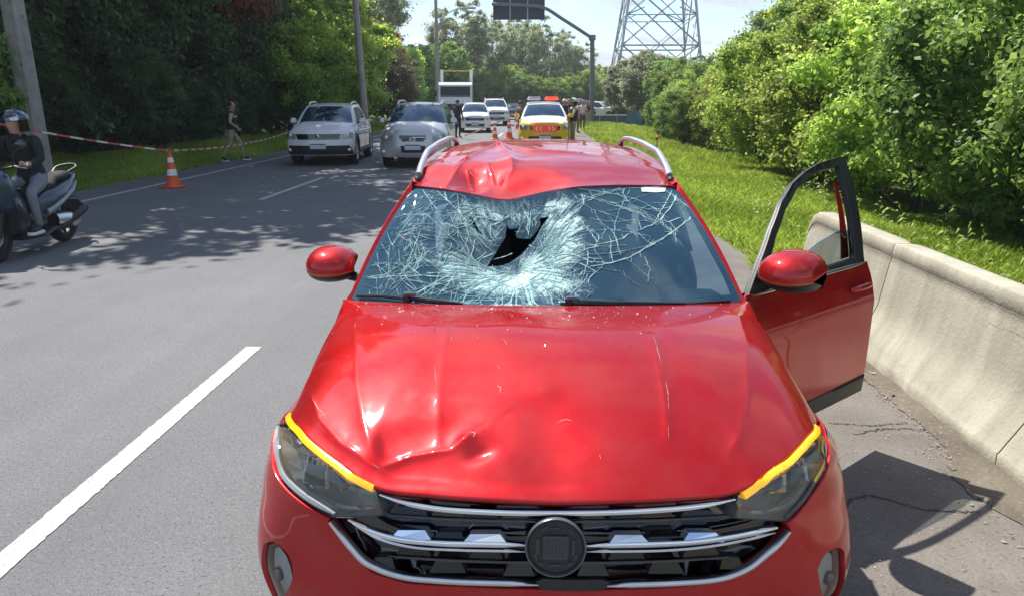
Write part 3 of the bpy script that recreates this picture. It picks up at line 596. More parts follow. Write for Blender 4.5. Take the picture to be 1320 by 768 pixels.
def patch(name, S, poly, m, parent, holes=(), step=.02, flange=.014, off=0.0, sc=(1, 1), cham=.0015, smooth=True, disp=None, attr=None, kind=None, flip_holes=True):
    """a trimmed piece of a surface with a turned-in edge; poly and holes are in the surface's own coordinates, sc turns them into metres"""
    sc = np.array(sc, float)
    loops = [resample(np.array(poly, float)*sc, step)]+[resample(np.array(h, float)*sc, step) for h in holes]
    pts = []; edges = []; n0 = 0
    for L in loops:
        pts += list(L); k = len(L); edges += [(n0+i, n0+(i+1) % k) for i in range(k)]; n0 += k
    lo, hi = loops[0].min(0), loops[0].max(0)
    gx = np.arange(lo[0]+step*.5, hi[0], step); gy = np.arange(lo[1]+step*.5, hi[1], step)
    G = np.array([(x+(step*.25 if j % 2 else -step*.25), y) for x in gx for j, y in enumerate(gy)])
    if len(G):
        ok = inside(loops[0], G)
        for h in loops[1:]: ok &= ~inside(h, G)
        G = G[ok]; allb = np.array(pts)
        if len(G):
            keep = np.ones(len(G), bool)
            for i in range(0, len(allb), 256):
                d = np.linalg.norm(G[:, None, :]-allb[None, i:i+256, :], axis=2).min(1); keep &= d > step*.45
            pts += list(G[keep])
    vo, eo, fo, ov, oe, of = delaunay_2d_cdt([Vector(p) for p in pts], edges, [], 0, 1e-7)
    V2 = np.array([tuple(v) for v in vo]); F = np.array([tuple(f) for f in fo]); cen = V2[F].mean(1)
    ok = inside(loops[0], cen)
    for h in loops[1:]: ok &= ~inside(h, cen)
    F = F[ok]
    idx = {}
    for i, l in enumerate(ov):
        for k in l: idx[k] = i
    ab = V2/sc; P = S.pt(ab[:, 0], ab[:, 1]); N = S.nrm(ab[:, 0], ab[:, 1])
    if np.any(off): P = P+N*off
    if disp is not None: P = P+N*disp(ab[:, 0], ab[:, 1], P)[:, None]
    # orient faces along the normal
    fn = np.cross(P[F[:, 1]]-P[F[:, 0]], P[F[:, 2]]-P[F[:, 0]]); bad = (fn*N[F[:, 0]]).sum(1) < 0; F[bad] = F[bad][:, ::-1]
    V = list(P); fs = [tuple(f) for f in F]
    if flange > 0:
        n0 = 0
        for li, L in enumerate(loops):
            k = len(L); ring = [idx[n0+i] for i in range(k)]; n0 += k
            ar = 0.5*np.sum(L[:, 0]*np.roll(L[:, 1], -1)-np.roll(L[:, 0], -1)*L[:, 1]); sg = (1 if ar > 0 else -1)*(-1 if li else 1)
            rp = P[ring]; rn = N[ring]; tan = np.roll(rp, -1, 0)-np.roll(rp, 1, 0); tan /= np.linalg.norm(tan, axis=1)[:, None]+1e-12
            tw = np.roll(L, -1, 0)-np.roll(L, 1, 0)
            o2 = np.c_[tw[:, 1], -tw[:, 0]]*sg; o2 /= np.linalg.norm(o2, axis=1)[:, None]+1e-12   # outward in parameter space
            e = 3e-3; q = L+o2*e; outv = S.pt(q[:, 0]/sc[0], q[:, 1]/sc[1])-S.pt(L[:, 0]/sc[0], L[:, 1]/sc[1]); outv /= np.linalg.norm(outv, axis=1)[:, None]+1e-12
            r1 = rp+outv*cham-rn*cham*1.2; r2 = r1-rn*flange
            a = len(V); V += list(r1); b = len(V); V += list(r2)
            for i in range(k):
                j = (i+1) % k
                f1 = (ring[i], ring[j], a+j, a+i); f2 = (a+i, a+j, b+j, b+i)
                if sg*(1 if not li else 1) < 0: f1 = f1[::-1]; f2 = f2[::-1]
                fs += [f1, f2]
    o = mk(name, V, fs, m, parent, smooth, kind=kind)
    bm = bmesh.new(); bm.from_mesh(o.data)
    for e in bm.edges:
        if len(e.link_faces) == 2 and e.calc_face_angle(0) > R(70): e.smooth = False
    bm.to_mesh(o.data); bm.free()
    if attr:
        nv = len(V)
        for kx, fa in attr.items():
            val = np.zeros(nv, np.float32); val[:len(P)] = fa(ab[:, 0], ab[:, 1], P)
            at = o.data.attributes.new(kx, 'FLOAT', 'POINT'); at.data.foreach_set('value', val)
    return o
# ---- the plan outline of the body at its widest, and how far each height lies inside it
PL = np.array([(0, 0), (.15, .002), (.30, .014), (.45, .040), (.59, .086), (.71, .145), (.80, .215), (.855, .295), (.884, .39), (.894, .50), (.896, .65), (.892, .85), (.886, 1.3),
               (.885, 2.3), (.885, 3.2), (.868, 3.6), (.83, 3.85), (.76, 4.02), (.6, 4.16), (.35, 4.22), (0, 4.24)])
PC = spline(PL, 700); PS = np.r_[0, np.cumsum(np.linalg.norm(np.diff(PC, axis=0), axis=1))]; SMAX = PS[-1]
PT = np.gradient(PC, PS, axis=0); PNn = np.c_[PT[:, 1], -PT[:, 0]]
def s_of_v(v): return float(np.interp(v, PC[:500, 1], PS[:500]))
NZ = ([.12, .25, .40, .50, .60, .70, .78, .83, .88, .95, 1.1], [.12, .03, .0, .0, .010, .014, .030, .052, .085, .16, .4])
SZ = ([.12, .25, .45, .65, .74, .80, .86, .92, 1.0, 1.06, 1.1], [.06, .012, .0, .0, .0, .004, .014, .032, .068, .105, .14])
def bodyfn(s, z):
    s = np.asarray(s, float); z = np.asarray(z, float); q = np.abs(s); sg = np.where(s < 0, -1.0, 1.0)
    w = sstep(.40, .95, q)*(1-sstep(SMAX-.9, SMAX-.5, q))
    ins = np.interp(z, *NZ)*(1-w)+np.interp(z, *SZ)*w
    # soft character line along the flank
    ins = ins-.006*w*np.exp(-((z-.80)/.02)**2)
    wf = 1-sstep(s_of_v(.85), s_of_v(1.28), q); ins = ins+wf*w*np.interp(z, [.60, .70, .76, .80, .86, .93, 1.0], [0, .012, .030, .041, .048, .050, .035])
    ins = ins+1.4*np.maximum(0, z-.815)*sstep(.30, .60, q)*(1-sstep(1.0, 1.45, q))
    ins = ins-.034*np.exp(-((z-.46)/.16)**2)*np.exp(-((q-s_of_v(.26))/.20)**2)
    u = np.interp(q, PS, PC[:, 0])-ins*np.interp(q, PS, PNn[:, 0]); v = np.interp(q, PS, PC[:, 1])-ins*np.interp(q, PS, PNn[:, 1])
    return np.c_[u*sg, v, z]
BODY = Surf(bodyfn, -3.2, 3.2, .15, 1.0, 320, 60)
t_ = BODY.nrm(np.array([0.0]), np.array([.6])); BODY.sgn = -1.0 if t_[0, 1] > 0 else 1.0
def tr(S, px): return [tuple(S.hit(*p)) for p in px]
# ---- the bonnet's front line, traced on the right and mirrored
K_px = [(716, 646), (800, 644), (880, 640), (948, 632), (985, 609), (1015, 586), (1038, 562), (1051, 538)]
K_sz = tr(BODY, K_px); K_sz[0] = (0.0, K_sz[0][1])
TIP = K_sz[-1]
SC_ = s_of_v(1.26)
EDGE = [(TIP[0]+(SC_-TIP[0])*t, TIP[1]+(.985-TIP[1])*(t**.85)) for t in np.linspace(0, 1, 12)]
Kc = spline([(s, z) for s, z in K_sz], 60)
Kl = np.r_[0, np.cumsum(np.linalg.norm(np.diff(bodyfn(Kc[:, 0], Kc[:, 1]), axis=0), axis=1))]; Kl /= Kl[-1]
def cowl(a):      # rear line of the bonnet
    q = np.abs(a); return np.c_[a*.838, 1.03+.235*q**2.2, 1.03-.045*q**2]
cA = np.linspace(0, 1, 60)
def hoodbase(a, b):
    a = np.asarray(a, float); b = np.asarray(b, float); q = np.abs(a); sg = np.where(a < 0, -1.0, 1.0)
    # the outer tenth of the columns starts along the side edge
    sK = np.interp(np.minimum(q/.90, 1), Kl, Kc[:, 0]); zK = np.interp(np.minimum(q/.90, 1), Kl, Kc[:, 1])
    e = np.clip((q-.90)/.10, 0, 1)
    es = np.interp(e, np.linspace(0, 1, 12), [x[0] for x in EDGE]); ez = np.interp(e, np.linspace(0, 1, 12), [x[1] for x in EDGE])
    sF = np.where(q > .90, es, sK); zF = np.where(q > .90, ez, zK)
    F = bodyfn(sF, zF); F[:, 0] *= sg
    E = cowl(a)
    g = 1-(1-np.clip(b, -.1, 1.1))**2.3 if True else b
    fl = np.clip(1-(q/.97)**5, 0, 1)
    gz = g*fl+(1-(1-b)**1.6)*(1-fl)
    P = F+(E-F)*b[:, None]; P[:, 2] = F[:, 2]+(E[:, 2]-F[:, 2])*gz
    P[:, 2] += .020*np.sin(np.pi*np.clip(b, 0, 1))*(1-q**4)
    return P
HOOD0 = Surf(hoodbase, -1, 1, 0, 1, 160, 80)
def polydist(line, X, Y):
    """distance to a polyline and the running share along it"""
    L = np.array(line, float); best = np.full(X.shape, 1e9); tt = np.zeros(X.shape); seg = np.linalg.norm(np.diff(L, axis=0), axis=1); cum = np.r_[0, np.cumsum(seg)]; sd_ = np.zeros(X.shape)
    for i in range(len(L)-1):
        d = L[i+1]-L[i]; t = np.clip(((X-L[i, 0])*d[0]+(Y-L[i, 1])*d[1])/(d@d), 0, 1)
        dx = X-(L[i, 0]+t*d[0]); dy = Y-(L[i, 1]+t*d[1]); r = np.hypot(dx, dy); m_ = r < best
        best = np.where(m_, r, best); tt = np.where(m_, (cum[i]+t*seg[i])/cum[-1], tt); sd_ = np.where(m_, np.sign(d[0]*dy-d[1]*dx), sd_)
    return best, tt, sd_
def uvline(S, px):
    ab = tr(S, px); P = S.pt([q[0] for q in ab], [q[1] for q in ab]); return [(p[0], p[1]) for p in P]
CR = dict(
    ol=uvline(HOOD0, [(459, 402), (458, 440), (460, 490), (468, 545), (484, 598)]),
    il=uvline(HOOD0, [(580, 408), (572, 450), (566, 500), (564, 560), (566, 590)]),
    ir=uvline(HOOD0, [(838, 425), (850, 470), (859, 520), (861, 580)]),
    orr=uvline(HOOD0, [(950, 402), (962, 440), (964, 500), (955, 560), (930, 602)]),
    rdg=uvline(HOOD0, [(484, 601), (530, 585), (580, 578), (602, 562)]),
    rg2=uvline(HOOD0, [(545, 505), (600, 512), (650, 512), (700, 505)]),
    shl=uvline(HOOD0, [(398, 505), (412, 540), (440, 572), (480, 600)]),
    fcr=uvline(HOOD0, [(500, 622), (580, 628), (660, 628), (780, 622), (900, 612), (945, 600)]))
D1 = uvline(HOOD0, [(600, 565)])[0]; D2 = uvline(HOOD0, [(625, 590)])[0]; D3 = uvline(HOOD0, [(520, 600)])[0]; D4 = uvline(HOOD0, [(690, 575)])[0]; D5 = uvline(HOOD0, [(600, 470)])[0]; D6 = uvline(HOOD0, [(720, 540)])[0]
def gauss(x, y, c, sx, sy, rot=0.0):
    dx, dy = x-c[0], y-c[1]; cx = dx*math.cos(rot)+dy*math.sin(rot); cy = -dx*math.sin(rot)+dy*math.cos(rot)
    return np.exp(-(cx/sx)**2-(cy/sy)**2)
def fnoise(P, sc, seed=0.0):
    return np.array([noise.noise(Vector((p[0]*sc+seed, p[1]*sc+seed*.7, p[2]*sc))) for p in P])
def hooddisp(x, y, P):
    z = np.zeros(x.shape)
    for k, h, w in (('ol', .007, .022), ('orr', .007, .022), ('il', .004, .016), ('ir', .005, .016)):
        d, t, s = polydist(CR[k], x, y); f = sstep(0, .08, t)*(1-sstep(.90, 1.0, t)); z += h*np.exp(-d/w)*f
    # pressed field between the creases lies a little lower
    z -= .004*sstep(.02, .10, .45-np.abs(x))*sstep(.1, .3, y)
    # crumple: ridges and dents of the impact
    d, t, s = polydist(CR['rdg'], x, y); z += .0065*np.exp(-d/.012)*sstep(0, .2, t); z -= .009*np.exp(-((d-.060)/.055)**2)*(s > 0)*sstep(0, .15, t)
    z -= .007*np.exp(-((d-.075)/.060)**2)*(s < 0)*sstep(0, .15, t)
    d, t, s = polydist(CR['rg2'], x, y); z += .0030*np.exp(-(d/.035)**2); z -= .006*gauss(x, y, D5, .26, .12)
    d, t, s = polydist(CR['shl'], x, y); z += .007*np.exp(-d/.022)*sstep(0, .15, t); z -= .003*np.exp(-((d-.06)/.04)**2)
    z += .007*gauss(x, y, D1, .022, .022); z -= .013*gauss(x, y, (D2[0]-.02, D2[1]+.015), .035, .022, .3); z -= .010*gauss(x, y, D3, .11, .06)
    z -= .010*gauss(x, y, D4, .10, .15, .4); z += .005*gauss(x, y, D2, .10, .035); z -= .005*gauss(x, y, D6, .16, .12); z -= .008*gauss(x, y, (D2[0], D2[1]-.11), .06, .05)
    n = fnoise(P, 5.5, 3.1); n2 = fnoise(P, 13, 8.1); near = np.exp(-((x-D1[0])/.32)**2-((y-D1[1])/.33)**2)
    z += (.0045*n+.0014*n2)*near+.0012*n
    z *= .80
    z *= sstep(.0, .05, P[:, 1]-np.interp(np.abs(x), [0, .5, .85], [-.02, -.02, -.02]))
    return z
def hoodfn(a, b):
    P = hoodbase(a, b); lim = sstep(0, .05, b)*(1-sstep(.97, 1, b))*(1-sstep(.96, 1, np.abs(a)))
    # normals are close to vertical: displacement in z, partly to the front where the nose rolls over
    z = hooddisp(P[:, 0], P[:, 1], P)*lim; P[:, 2] += z*.92; P[:, 1] -= z*.38*(1-sstep(.0, .4, b)); return P
HOOD = Surf(hoodfn, -1, 1, 0, 1, 120, 80); HOOD.sgn = 1.0
if HOOD.nrm(np.array([0.0]), np.array([.5]))[0, 2] < 0: HOOD.sgn = -1.0
def hoodmesh():
    A, B = np.meshgrid(np.linspace(-1, 1, 261), np.linspace(0, 1, 171)**1.12, indexing='ij'); na, nb = A.shape
    A = np.sign(A)*np.abs(A)**.92
    P = hoodfn(A.ravel(), B.ravel()).reshape(na, nb, 3)
    V = list(P.reshape(-1, 3)); fs = [(i*nb+j, (i+1)*nb+j, (i+1)*nb+j+1, i*nb+j+1) for i in range(na-1) for j in range(nb-1)]
    ring = [(i, 0) for i in range(na)]+[(na-1, j) for j in range(1, nb)]+[(i, nb-1) for i in range(na-2, -1, -1)]+[(0, j) for j in range(nb-2, 0, -1)]
    ids = [i*nb+j for i, j in ring]; k = len(ids); c = P.mean((0, 1)); a = len(V)
    for i, j in ring:
        p = P[i, j]; V.append(p+np.array((0, -.003 if j == 0 else 0, -.004)))
    b = len(V)
    for i, j in ring: V.append(P[i, j]+np.array((-.01*np.sign(P[i, j][0]) if i in (0, na-1) else 0, .012 if j == 0 else 0, -.022)))
    for q in range(k):
        r = (q+1) % k; fs.append((ids[r], ids[q], a+q, a+r)); fs.append((a+r, a+q, b+q, b+r))
    return mk('bonnet', V, fs, M['red'], car)
hood = hoodmesh()
def proj(P):
    """car space -> photograph pixels, used only while the damage fields are laid out"""
    P = np.atleast_2d(P); mw = np.array(cam.rotation_euler.to_matrix().transposed()); Wd = (np.array(CM)[:3, :3]@P.T).T+np.array(CM)[:3, 3]-np.array([0, 0, CAMH])
    q = (mw@Wd.T).T; return np.c_[660+FPX*q[:, 0]/-q[:, 2], 384-FPX*q[:, 1]/-q[:, 2]]
def mir(L): return [(-s, z) for s, z in L]
def szc(v, z): return (s_of_v(v), z)
WF, WR, RW = .87, 3.42, .375           # wheel centres along the car, arch radius
def arch(vc, a0, a1, r=RW, n=14):       # points of the wheel arch from angle a0 to a1 (0 = forward, 90 = up)
    return [(s_of_v(vc-r*math.cos(t)), .335+r*math.sin(t)) for t in np.linspace(R(a0), R(a1), n)]
# ---- front bumper skin with its openings
GR_px = [(486, 634), (520, 645), (560, 653), (620, 658), (716, 660), (820, 657), (900, 651), (950, 640), (944, 669), (1010, 676), (1018, 683), (992, 714), (945, 745), (884, 754), (716, 758), (592, 754), (525, 750), (480, 737), (452, 712), (422, 671), (494, 668)]
HL_px = [(369, 528), (384, 553), (405, 575), (440, 603), (484, 632), (494, 665), (428, 667), (376, 634), (356, 604), (352, 575), (356, 546)]
HR_px = [(1051, 541), (1062, 560), (1066, 588), (1060, 614), (1045, 638), (1015, 672), (944, 668), (953, 638), (985, 615), (1015, 592), (1038, 568)]
GR, HL, HR = tr(BODY, GR_px), tr(BODY, HL_px), tr(BODY, HR_px)
FL = tr(BODY, [(339, 700), (352, 698), (368, 716), (376, 742), (370, 764), (352, 775), (341, 770), (338, 735)])
FR = tr(BODY, [(1054, 735), (1062, 716), (1076, 706), (1087, 708), (1090, 735), (1088, 768), (1076, 778), (1060, 766)])
zb = .17
topL = tr(BODY, [(424, 669), (374, 636), (353, 606), (349, 575), (352, 545), (362, 527)]); topR = tr(BODY, [(1017, 675), (1047, 640), (1063, 616), (1069, 588), (1065, 560), (1056, 538)])
seam = [(s_of_v(.50), .76), (s_of_v(.485), .62), (s_of_v(.49), .50)]
bot = [(s, zb) for s in np.linspace(s_of_v(.49), -s_of_v(.49), 40)]
# the bumper skin runs below the grille and up beside it to the lamps
bum = [topR[-1]]+seam+arch(WF, 8, -12, n=5)+bot+mir(arch(WF, -12, 8, n=5))+mir(seam)[::-1]+[topL[-1]]+topL[::-1][1:]
gro = tr(BODY, [(422, 673), (452, 714), (480, 739), (525, 752), (592, 756), (716, 760), (884, 756), (945, 747), (993, 716), (1020, 684)])
bum = bum+gro+topR[:-1]
FL, FR = [[tuple(x) for x in spline(q+[q[0]], 40)[:-1]] for q in (FL, FR)]
bumdent = tr(BODY, [(470, 760), (400, 690)])
def bumdisp(a, b, P):
    q = proj(P); n = fnoise(P, 9, 2.0)
    d = -.010*np.exp(-((q[:, 0]-395)/40)**2-((q[:, 1]-712)/30)**2)*(1+n)+.012*sstep(0, 1, (360-q[:, 0])/20)*sstep(640, 520, q[:, 1])
    return d+.0012*n
bumper = patch('front_bumper', BODY, bum, M['red'], car, holes=[FL, FR], step=.022, flange=.03, disp=bumdisp, cham=.003)
# dark structure behind every opening of the nose
patch('radiator_support', BODY, [(-1.06, .30), (1.06, .30), (1.02, .74), (.60, .80), (-.60, .80), (-1.02, .74)], M['dark_trim'], car, step=.08, flange=0, off=-.10)
def inset_surf(off): 
    S = Surf(lambda a, b: bodyfn(a, b)+BODY.nrm(np.atleast_1d(a), np.atleast_1d(b))*off, -1.3, 1.3, .2, .95, 60, 20); S.sgn = BODY.sgn; return S
# ---- grille
grille = patch('grille', BODY, GR, M['gloss_black'], car, step=.05, flange=.035, off=-.045)
def strip(name, S, line, hw, out_, m, parent, back=.012, n=40, taper=True, rnd=True):
    """a bar that follows a surface: half width hw across, standing out_ proud"""
    L = spline(line, n); P = S.pt(L[:, 0], L[:, 1]); N = S.nrm(L[:, 0], L[:, 1]); T = np.gradient(P, axis=0); T /= np.linalg.norm(T, axis=1)[:, None]
    Bn = np.cross(N, T); Bn /= np.linalg.norm(Bn, axis=1)[:, None]
    hws = np.full(n, hw)
    if taper: hws = hw*np.minimum(1, .35+np.minimum(np.arange(n), np.arange(n)[::-1])*6.0/n)
    rows = []
    prof = [(-1, -back), (-1, out_*.55), (-.55, out_), (.55, out_), (1, out_*.55), (1, -back)]
    for w, d in prof: rows.append(P+Bn*(hws*w)[:, None]+N*d)
    b = MB(); b.grid(rows); k = len(prof)
    b.f.append(tuple(i*n for i in range(k))); b.f.append(tuple(i*n+n-1 for i in range(k))[::-1])
    return b.out(name, m, parent, angle=50)
c_top = tr(BODY, [(490, 637), (520, 647), (560, 654.5), (620, 659), (716, 661), (820, 658.5), (900, 652), (947, 643)])
strip('chrome_bar', BODY, c_top, .0068, .004, M['chrome'], grille, n=60)
strip('chrome_bar', BODY, tr(BODY, [(450, 669), (476, 683), (505, 692), (563, 699), (620, 700.5), (679, 701)]), .0075, .006, M['chrome'], grille)
strip('chrome_bar', BODY, tr(BODY, [(461, 677), (487, 692), (517, 701), (592, 707.5), (640, 708.5), (679, 709)]), .0038, .006, M['chrome'], grille)
strip('chrome_bar', BODY, tr(BODY, [(1001, 679), (970, 686), (937, 692), (890, 698), (855, 700), (800, 701.5), (755, 702)]), .0075, .006, M['chrome'], grille)
strip('chrome_bar', BODY, tr(BODY, [(998, 685), (972, 692), (943, 698), (895, 705), (855, 708), (800, 709), (755, 709)]), .0038, .006, M['chrome'], grille)
strip('lower_trim', BODY, tr(BODY, [(426, 672), (440, 690), (455, 708), (468, 722), (484, 731), (522, 743), (560, 747), (592, 749), (640, 750.5), (694, 751.5)]), .0085, .008, M['satin'], grille, n=60)
strip('lower_trim', BODY, tr(BODY, [(1017, 684), (1004, 700), (989, 713), (968, 730), (942, 742), (915, 747.5), (884, 750), (840, 752), (782, 753)]), .0085, .008, M['satin'], grille, n=60)
strip('trim_gap', BODY, tr(BODY, [(690, 752), (738, 754), (786, 753)]), .016, .002, M['black_plastic'], grille, n=20)
def trap(px, m, out_=.0, tilt=.018, name='grille_blade'):
    """a trapezoid blade of the grille: px = x0, x1, ytop, ybottom; its face leans back so that it mirrors the sky"""
    x0, x1, y0, y1 = px; k = (x1-x0)*.17
    q = tr(BODY, [(x0, y1), (x1, y1), (x1-k, y0), (x0+k, y0)]); a = np.array(q)
    P = BODY.pt(a[:, 0], a[:, 1]); N = BODY.nrm(a[:, 0], a[:, 1]); F = P+N*out_; F[2:] -= N[2:]*tilt; B = F-N*.03
    b = MB(); b.add(list(F)+list(B), [(0, 1, 2, 3), (0, 4, 5, 1), (1, 5, 6, 2), (2, 6, 7, 3), (3, 7, 4, 0)]); b.out(name, m, grille, smooth=False)
for px in ((503, 556, 684, 694), (596, 654, 689, 699), (785, 837, 690, 699), (880, 933, 687, 697)): trap(px, M['chrome'], .004, .010)
for px in ((506, 556, 707, 722), (600, 650, 712, 727), (782, 836, 713, 727), (880, 934, 709, 723), (592, 646, 663, 676), (500, 552, 655, 669), (782, 836, 664, 677), (876, 930, 660, 673),
           (552, 600, 726, 740), (836, 884, 728, 741), (648, 690, 731, 744), (744, 786, 731, 744), (474, 508, 722, 735), (930, 962, 722, 735)):
    trap(px, M['blade'], -.008, .008)
for px in ((552, 600, 694, 704), (836, 882, 688, 697)): trap(px, M['gloss_black'], -.012, .02)
for y in (671, 724):
    strip('grille_rib', BODY, tr(BODY, [(500, y-8), (600, y-1), (716, y+1), (830, y), (940, y-7)]), .0035, -.002, M['gloss_black'], grille, n=40)
for xs in ():
    strip('grille_rib', BODY, tr(BODY, [(xs, 656), (xs+2, 700), (xs+6, 744)]), .003, -.014, M['gloss_black'], grille, n=10, taper=False)
# ---- emblem carrier: the badge is gone, its black holder is left
bc = BODY.hit(716, 702); bp = Vector(BODY.pt(bc[0], bc[1])[0]); bn = Vector(BODY.nrm(np.array([bc[0]]), np.array([bc[1]]))[0])
bn = Vector((bn.x, -1, .16)).normalized()
BMx = Matrix.Translation(bp+bn*.004) @ bn.to_track_quat('Z', 'Y').to_matrix().to_4x4()
b = MB(); b.lathe([(.0, -.02), (.073, -.02), (.078, .006), (.0775, .013), (.0735, .0155), (.070, .013), (.068, .007), (.0, .007)], 48, BMx, cap=False); badge = b.out('emblem_holder', M['black_plastic'], car, angle=40)
b = MB(); b.lathe([(.0735, .0150), (.0765, .0150), (.0785, .011), (.0785, .005), (.0755, .009), (.0735, .0150)], 48, BMx, cap=False); b.out('holder_rim', mat('worn_rim', (.16, .16, .17), .3, .4), badge)
b = MB(); b.box((0, 0, .011), (.066, .062, .012), bev=.004); 
for k in range(6): b.box((-.024+.0096*k, .0, .018), (.0035, .046, .003))
b.v = [tuple(BMx @ Vector(v)) for v in b.v]; b.out('sensor_block', mat('sensor_grey', (.055, .055, .06), .45, bump=.6, bs=120), badge)
for ang in (50, 120, 205, 232, 310, 335):
    b = MB(); x, y = .057*math.cos(R(ang)), .057*math.sin(R(ang)); b.box((x, y, .0085), (.016, .007, .005), rot=R(ang+90)); b.v = [tuple(BMx @ Vector(v)) for v in b.v]; b.out('slot', M['gloss_black'], badge, smooth=False)
for x, y, w, h in ((0, .050, .016, .007), (-.046, 0, .010, .044), (.045, .0, .008, .040), (0, -.047, .03, .006)):
    b = MB(); b.box((x, y, .0085), (w, h, .004)); b.v = [tuple(BMx @ Vector(v)) for v in b.v]; b.out('slot', M['gloss_black'], badge, smooth=False)
# ---- headlights
def shrink(poly, k):
    P = np.array(poly); c = P.mean(0); return [tuple(c+(p-c)*k) for p in P]
M['lamp_grey'] = mat('lamp_reflector_grey', (.62, .64, .67), .14, .9, var=.05); M['lamp_back'] = mat('lamp_back', (.34, .345, .35), .35, .2, var=.3, vs=20)
M['hazy_lens'] = glass('hazy_lens', (.88, .89, .86), 1.33, .06, .03, (.09, (.55, .57, .52)))
def headlight(poly, strip_px, side):
    box = patch('headlight', BODY, shrink(poly, .995), M['lamp_back'], car, step=.03, flange=.0, off=-.085)
    # walls of the lamp housing
    L = resample(np.array(poly), .03); P0 = BODY.pt(L[:, 0], L[:, 1])+BODY.nrm(L[:, 0], L[:, 1])*(-.004); P1 = BODY.pt(L[:, 0], L[:, 1])+BODY.nrm(L[:, 0], L[:, 1])*(-.088)
    b = MB(); r0 = list(P0)+[P0[0]]; r1 = list(P1)+[P1[0]]; b.grid([r0, r1]); b.out('lamp_wall', mat('lamp_bezel', (.30, .31, .32), .28, .5), box)
    patch('lens', BODY, shrink(poly, .985), M['hazy_lens'], box, step=.02, flange=.004, off=-.008)
    # lamp modules: two projector boxes with bright reflector facets
    A = np.array(poly); c = A.mean(0)
    def place(px, py, off, w, h, d, m, name, bev=.004):
        a = BODY.hit(px, py); p = BODY.pt(a[0], a[1], off)[0]; n = Vector(BODY.nrm(np.array([a[0]]), np.array([a[1]]))[0]); n = (n+Vector((0, -1.2, 0))).normalized()
        Mx = Matrix.Translation(Vector(p)) @ n.to_track_quat('Z', 'Y').to_matrix().to_4x4()
        q = MB(); q.box((0, 0, 0), (w, h, d), bev=bev); q.v = [tuple(Mx @ Vector(v)) for v in q.v]; return q.out(name, m, box, angle=25), Mx
    mods = [(398, 595), (421, 617), (446, 634)] if side < 0 else [(1035, 597), (1012, 620), (985, 640)]
    for i, (x, y) in enumerate(mods[:2]):
        o, Mx = place(x, y, -.055, .062, .060, .04, M['dark_trim'], 'reflector_cell')
        q = MB(); q.lathe([(.003, .010), (.022, .014), (.036, .034)], 4, Matrix.Rotation(R(45), 4, 'Z'), cap=False); q.lathe([(.0, .012), (.008, .012), (.008, .003)], 10, cap=False); q.v = [tuple(Mx @ Vector(v)) for v in q.v]; q.out('reflector', M['lamp_grey'], box, angle=25)
        for k in range(4):
            q = MB(); q.box((-.022+.015*k, .034, .020), (.0028, .024, .014)); q.v = [tuple(Mx @ Vector(v)) for v in q.v]; q.out('fin', M['rim'], box, smooth=False)
    # light bar along the top edge
    sl = tr(BODY, strip_px); strip('turn_signal', BODY, sl, .0095, .003, M['amber'], box, back=.03, n=40, taper=False)
    lo = [(376, 618), (400, 640), (430, 657)] if side < 0 else [(1046, 622), (1020, 652), (992, 661)]
    strip('light_guide', BODY, tr(BODY, lo), .006, -.022, mat('light_guide', (.5, .52, .54), .2, .3), box, back=.03, n=16)
    lo = [(392, 632), (440, 656), (478, 657)] if side < 0 else [(1030, 642), (995, 662), (955, 660)]
    strip('light_guide', BODY, tr(BODY, lo), .004, -.030, M['white_lamp'], box, back=.02, n=16)
    ap = [(455, 655), (485, 660)] if side < 0 else [(950, 657), (975, 661)]
    strip('side_marker', BODY, tr(BODY, ap), .005, -.035, mat('orange_reflector', (.7, .2, .02), .3), box, back=.02, n=6)
    return box
lampL = headlight(HL, [(372, 534), (385, 556), (405, 577), (440, 604), (481, 629)], -1)
lampR = headlight(HR, [(959, 639), (988, 617), (1018, 595), (1041, 570), (1053, 549)], 1)
# white edge of the left lamp that shows because the bumper is pulled out
strip('lamp_edge', BODY, tr(BODY, [(360, 545), (354, 575), (359, 603), (379, 629), (430, 662)]), .006, .0, mat('lamp_edge', (.50, .52, .54), .25, .3), lampL, n=24)
strip('lamp_edge', BODY, tr(BODY, [(1058, 556), (1063, 588), (1057, 612), (1042, 636), (1013, 668)]), .005, -.002, M['lens'], lampR, n=24)
for F_ in (FL, FR):
    f = patch('fog_lamp_bezel', BODY, F_, M['black_plastic'], car, step=.03, flange=0, off=-.05)
    L = resample(np.array(F_), .03); b = MB(); P0 = BODY.pt(L[:, 0], L[:, 1], -.002); P1 = BODY.pt(L[:, 0], L[:, 1], -.052); b.grid([list(P0)+[P0[0]], list(P1)+[P1[0]]]); b.out('bezel_wall', M['black_plastic'], f)
    patch('reflector', BODY, shrink(F_, .78), M['white_lamp'], f, step=.03, flange=.02, off=-.035)
    ca = np.array(F_).mean(0); MB().ball(tuple(BODY.pt(ca[0], ca[1], -.03)[0]), (.018, .012, .024), 12, 8).out('bulb', M['glass_dark'], f); patch('lens_cover', BODY, shrink(F_, .92), M['lens'], f, step=.03, flange=.01, off=-.012)
# torn edge with loose black clips between left lamp and bumper
b = MB()
for k in range(9):
    a = BODY.hit(350-(k % 3)*2, 535+k*9); p = Vector(BODY.pt(a[0], a[1], -.01)[0]); b.box(p, (.012+.004*(k % 2), .02, .008), rot=Matrix.Rotation(k*1.3, 4, 'X'))
b.out('broken_clip', M['black_plastic'], bumper)
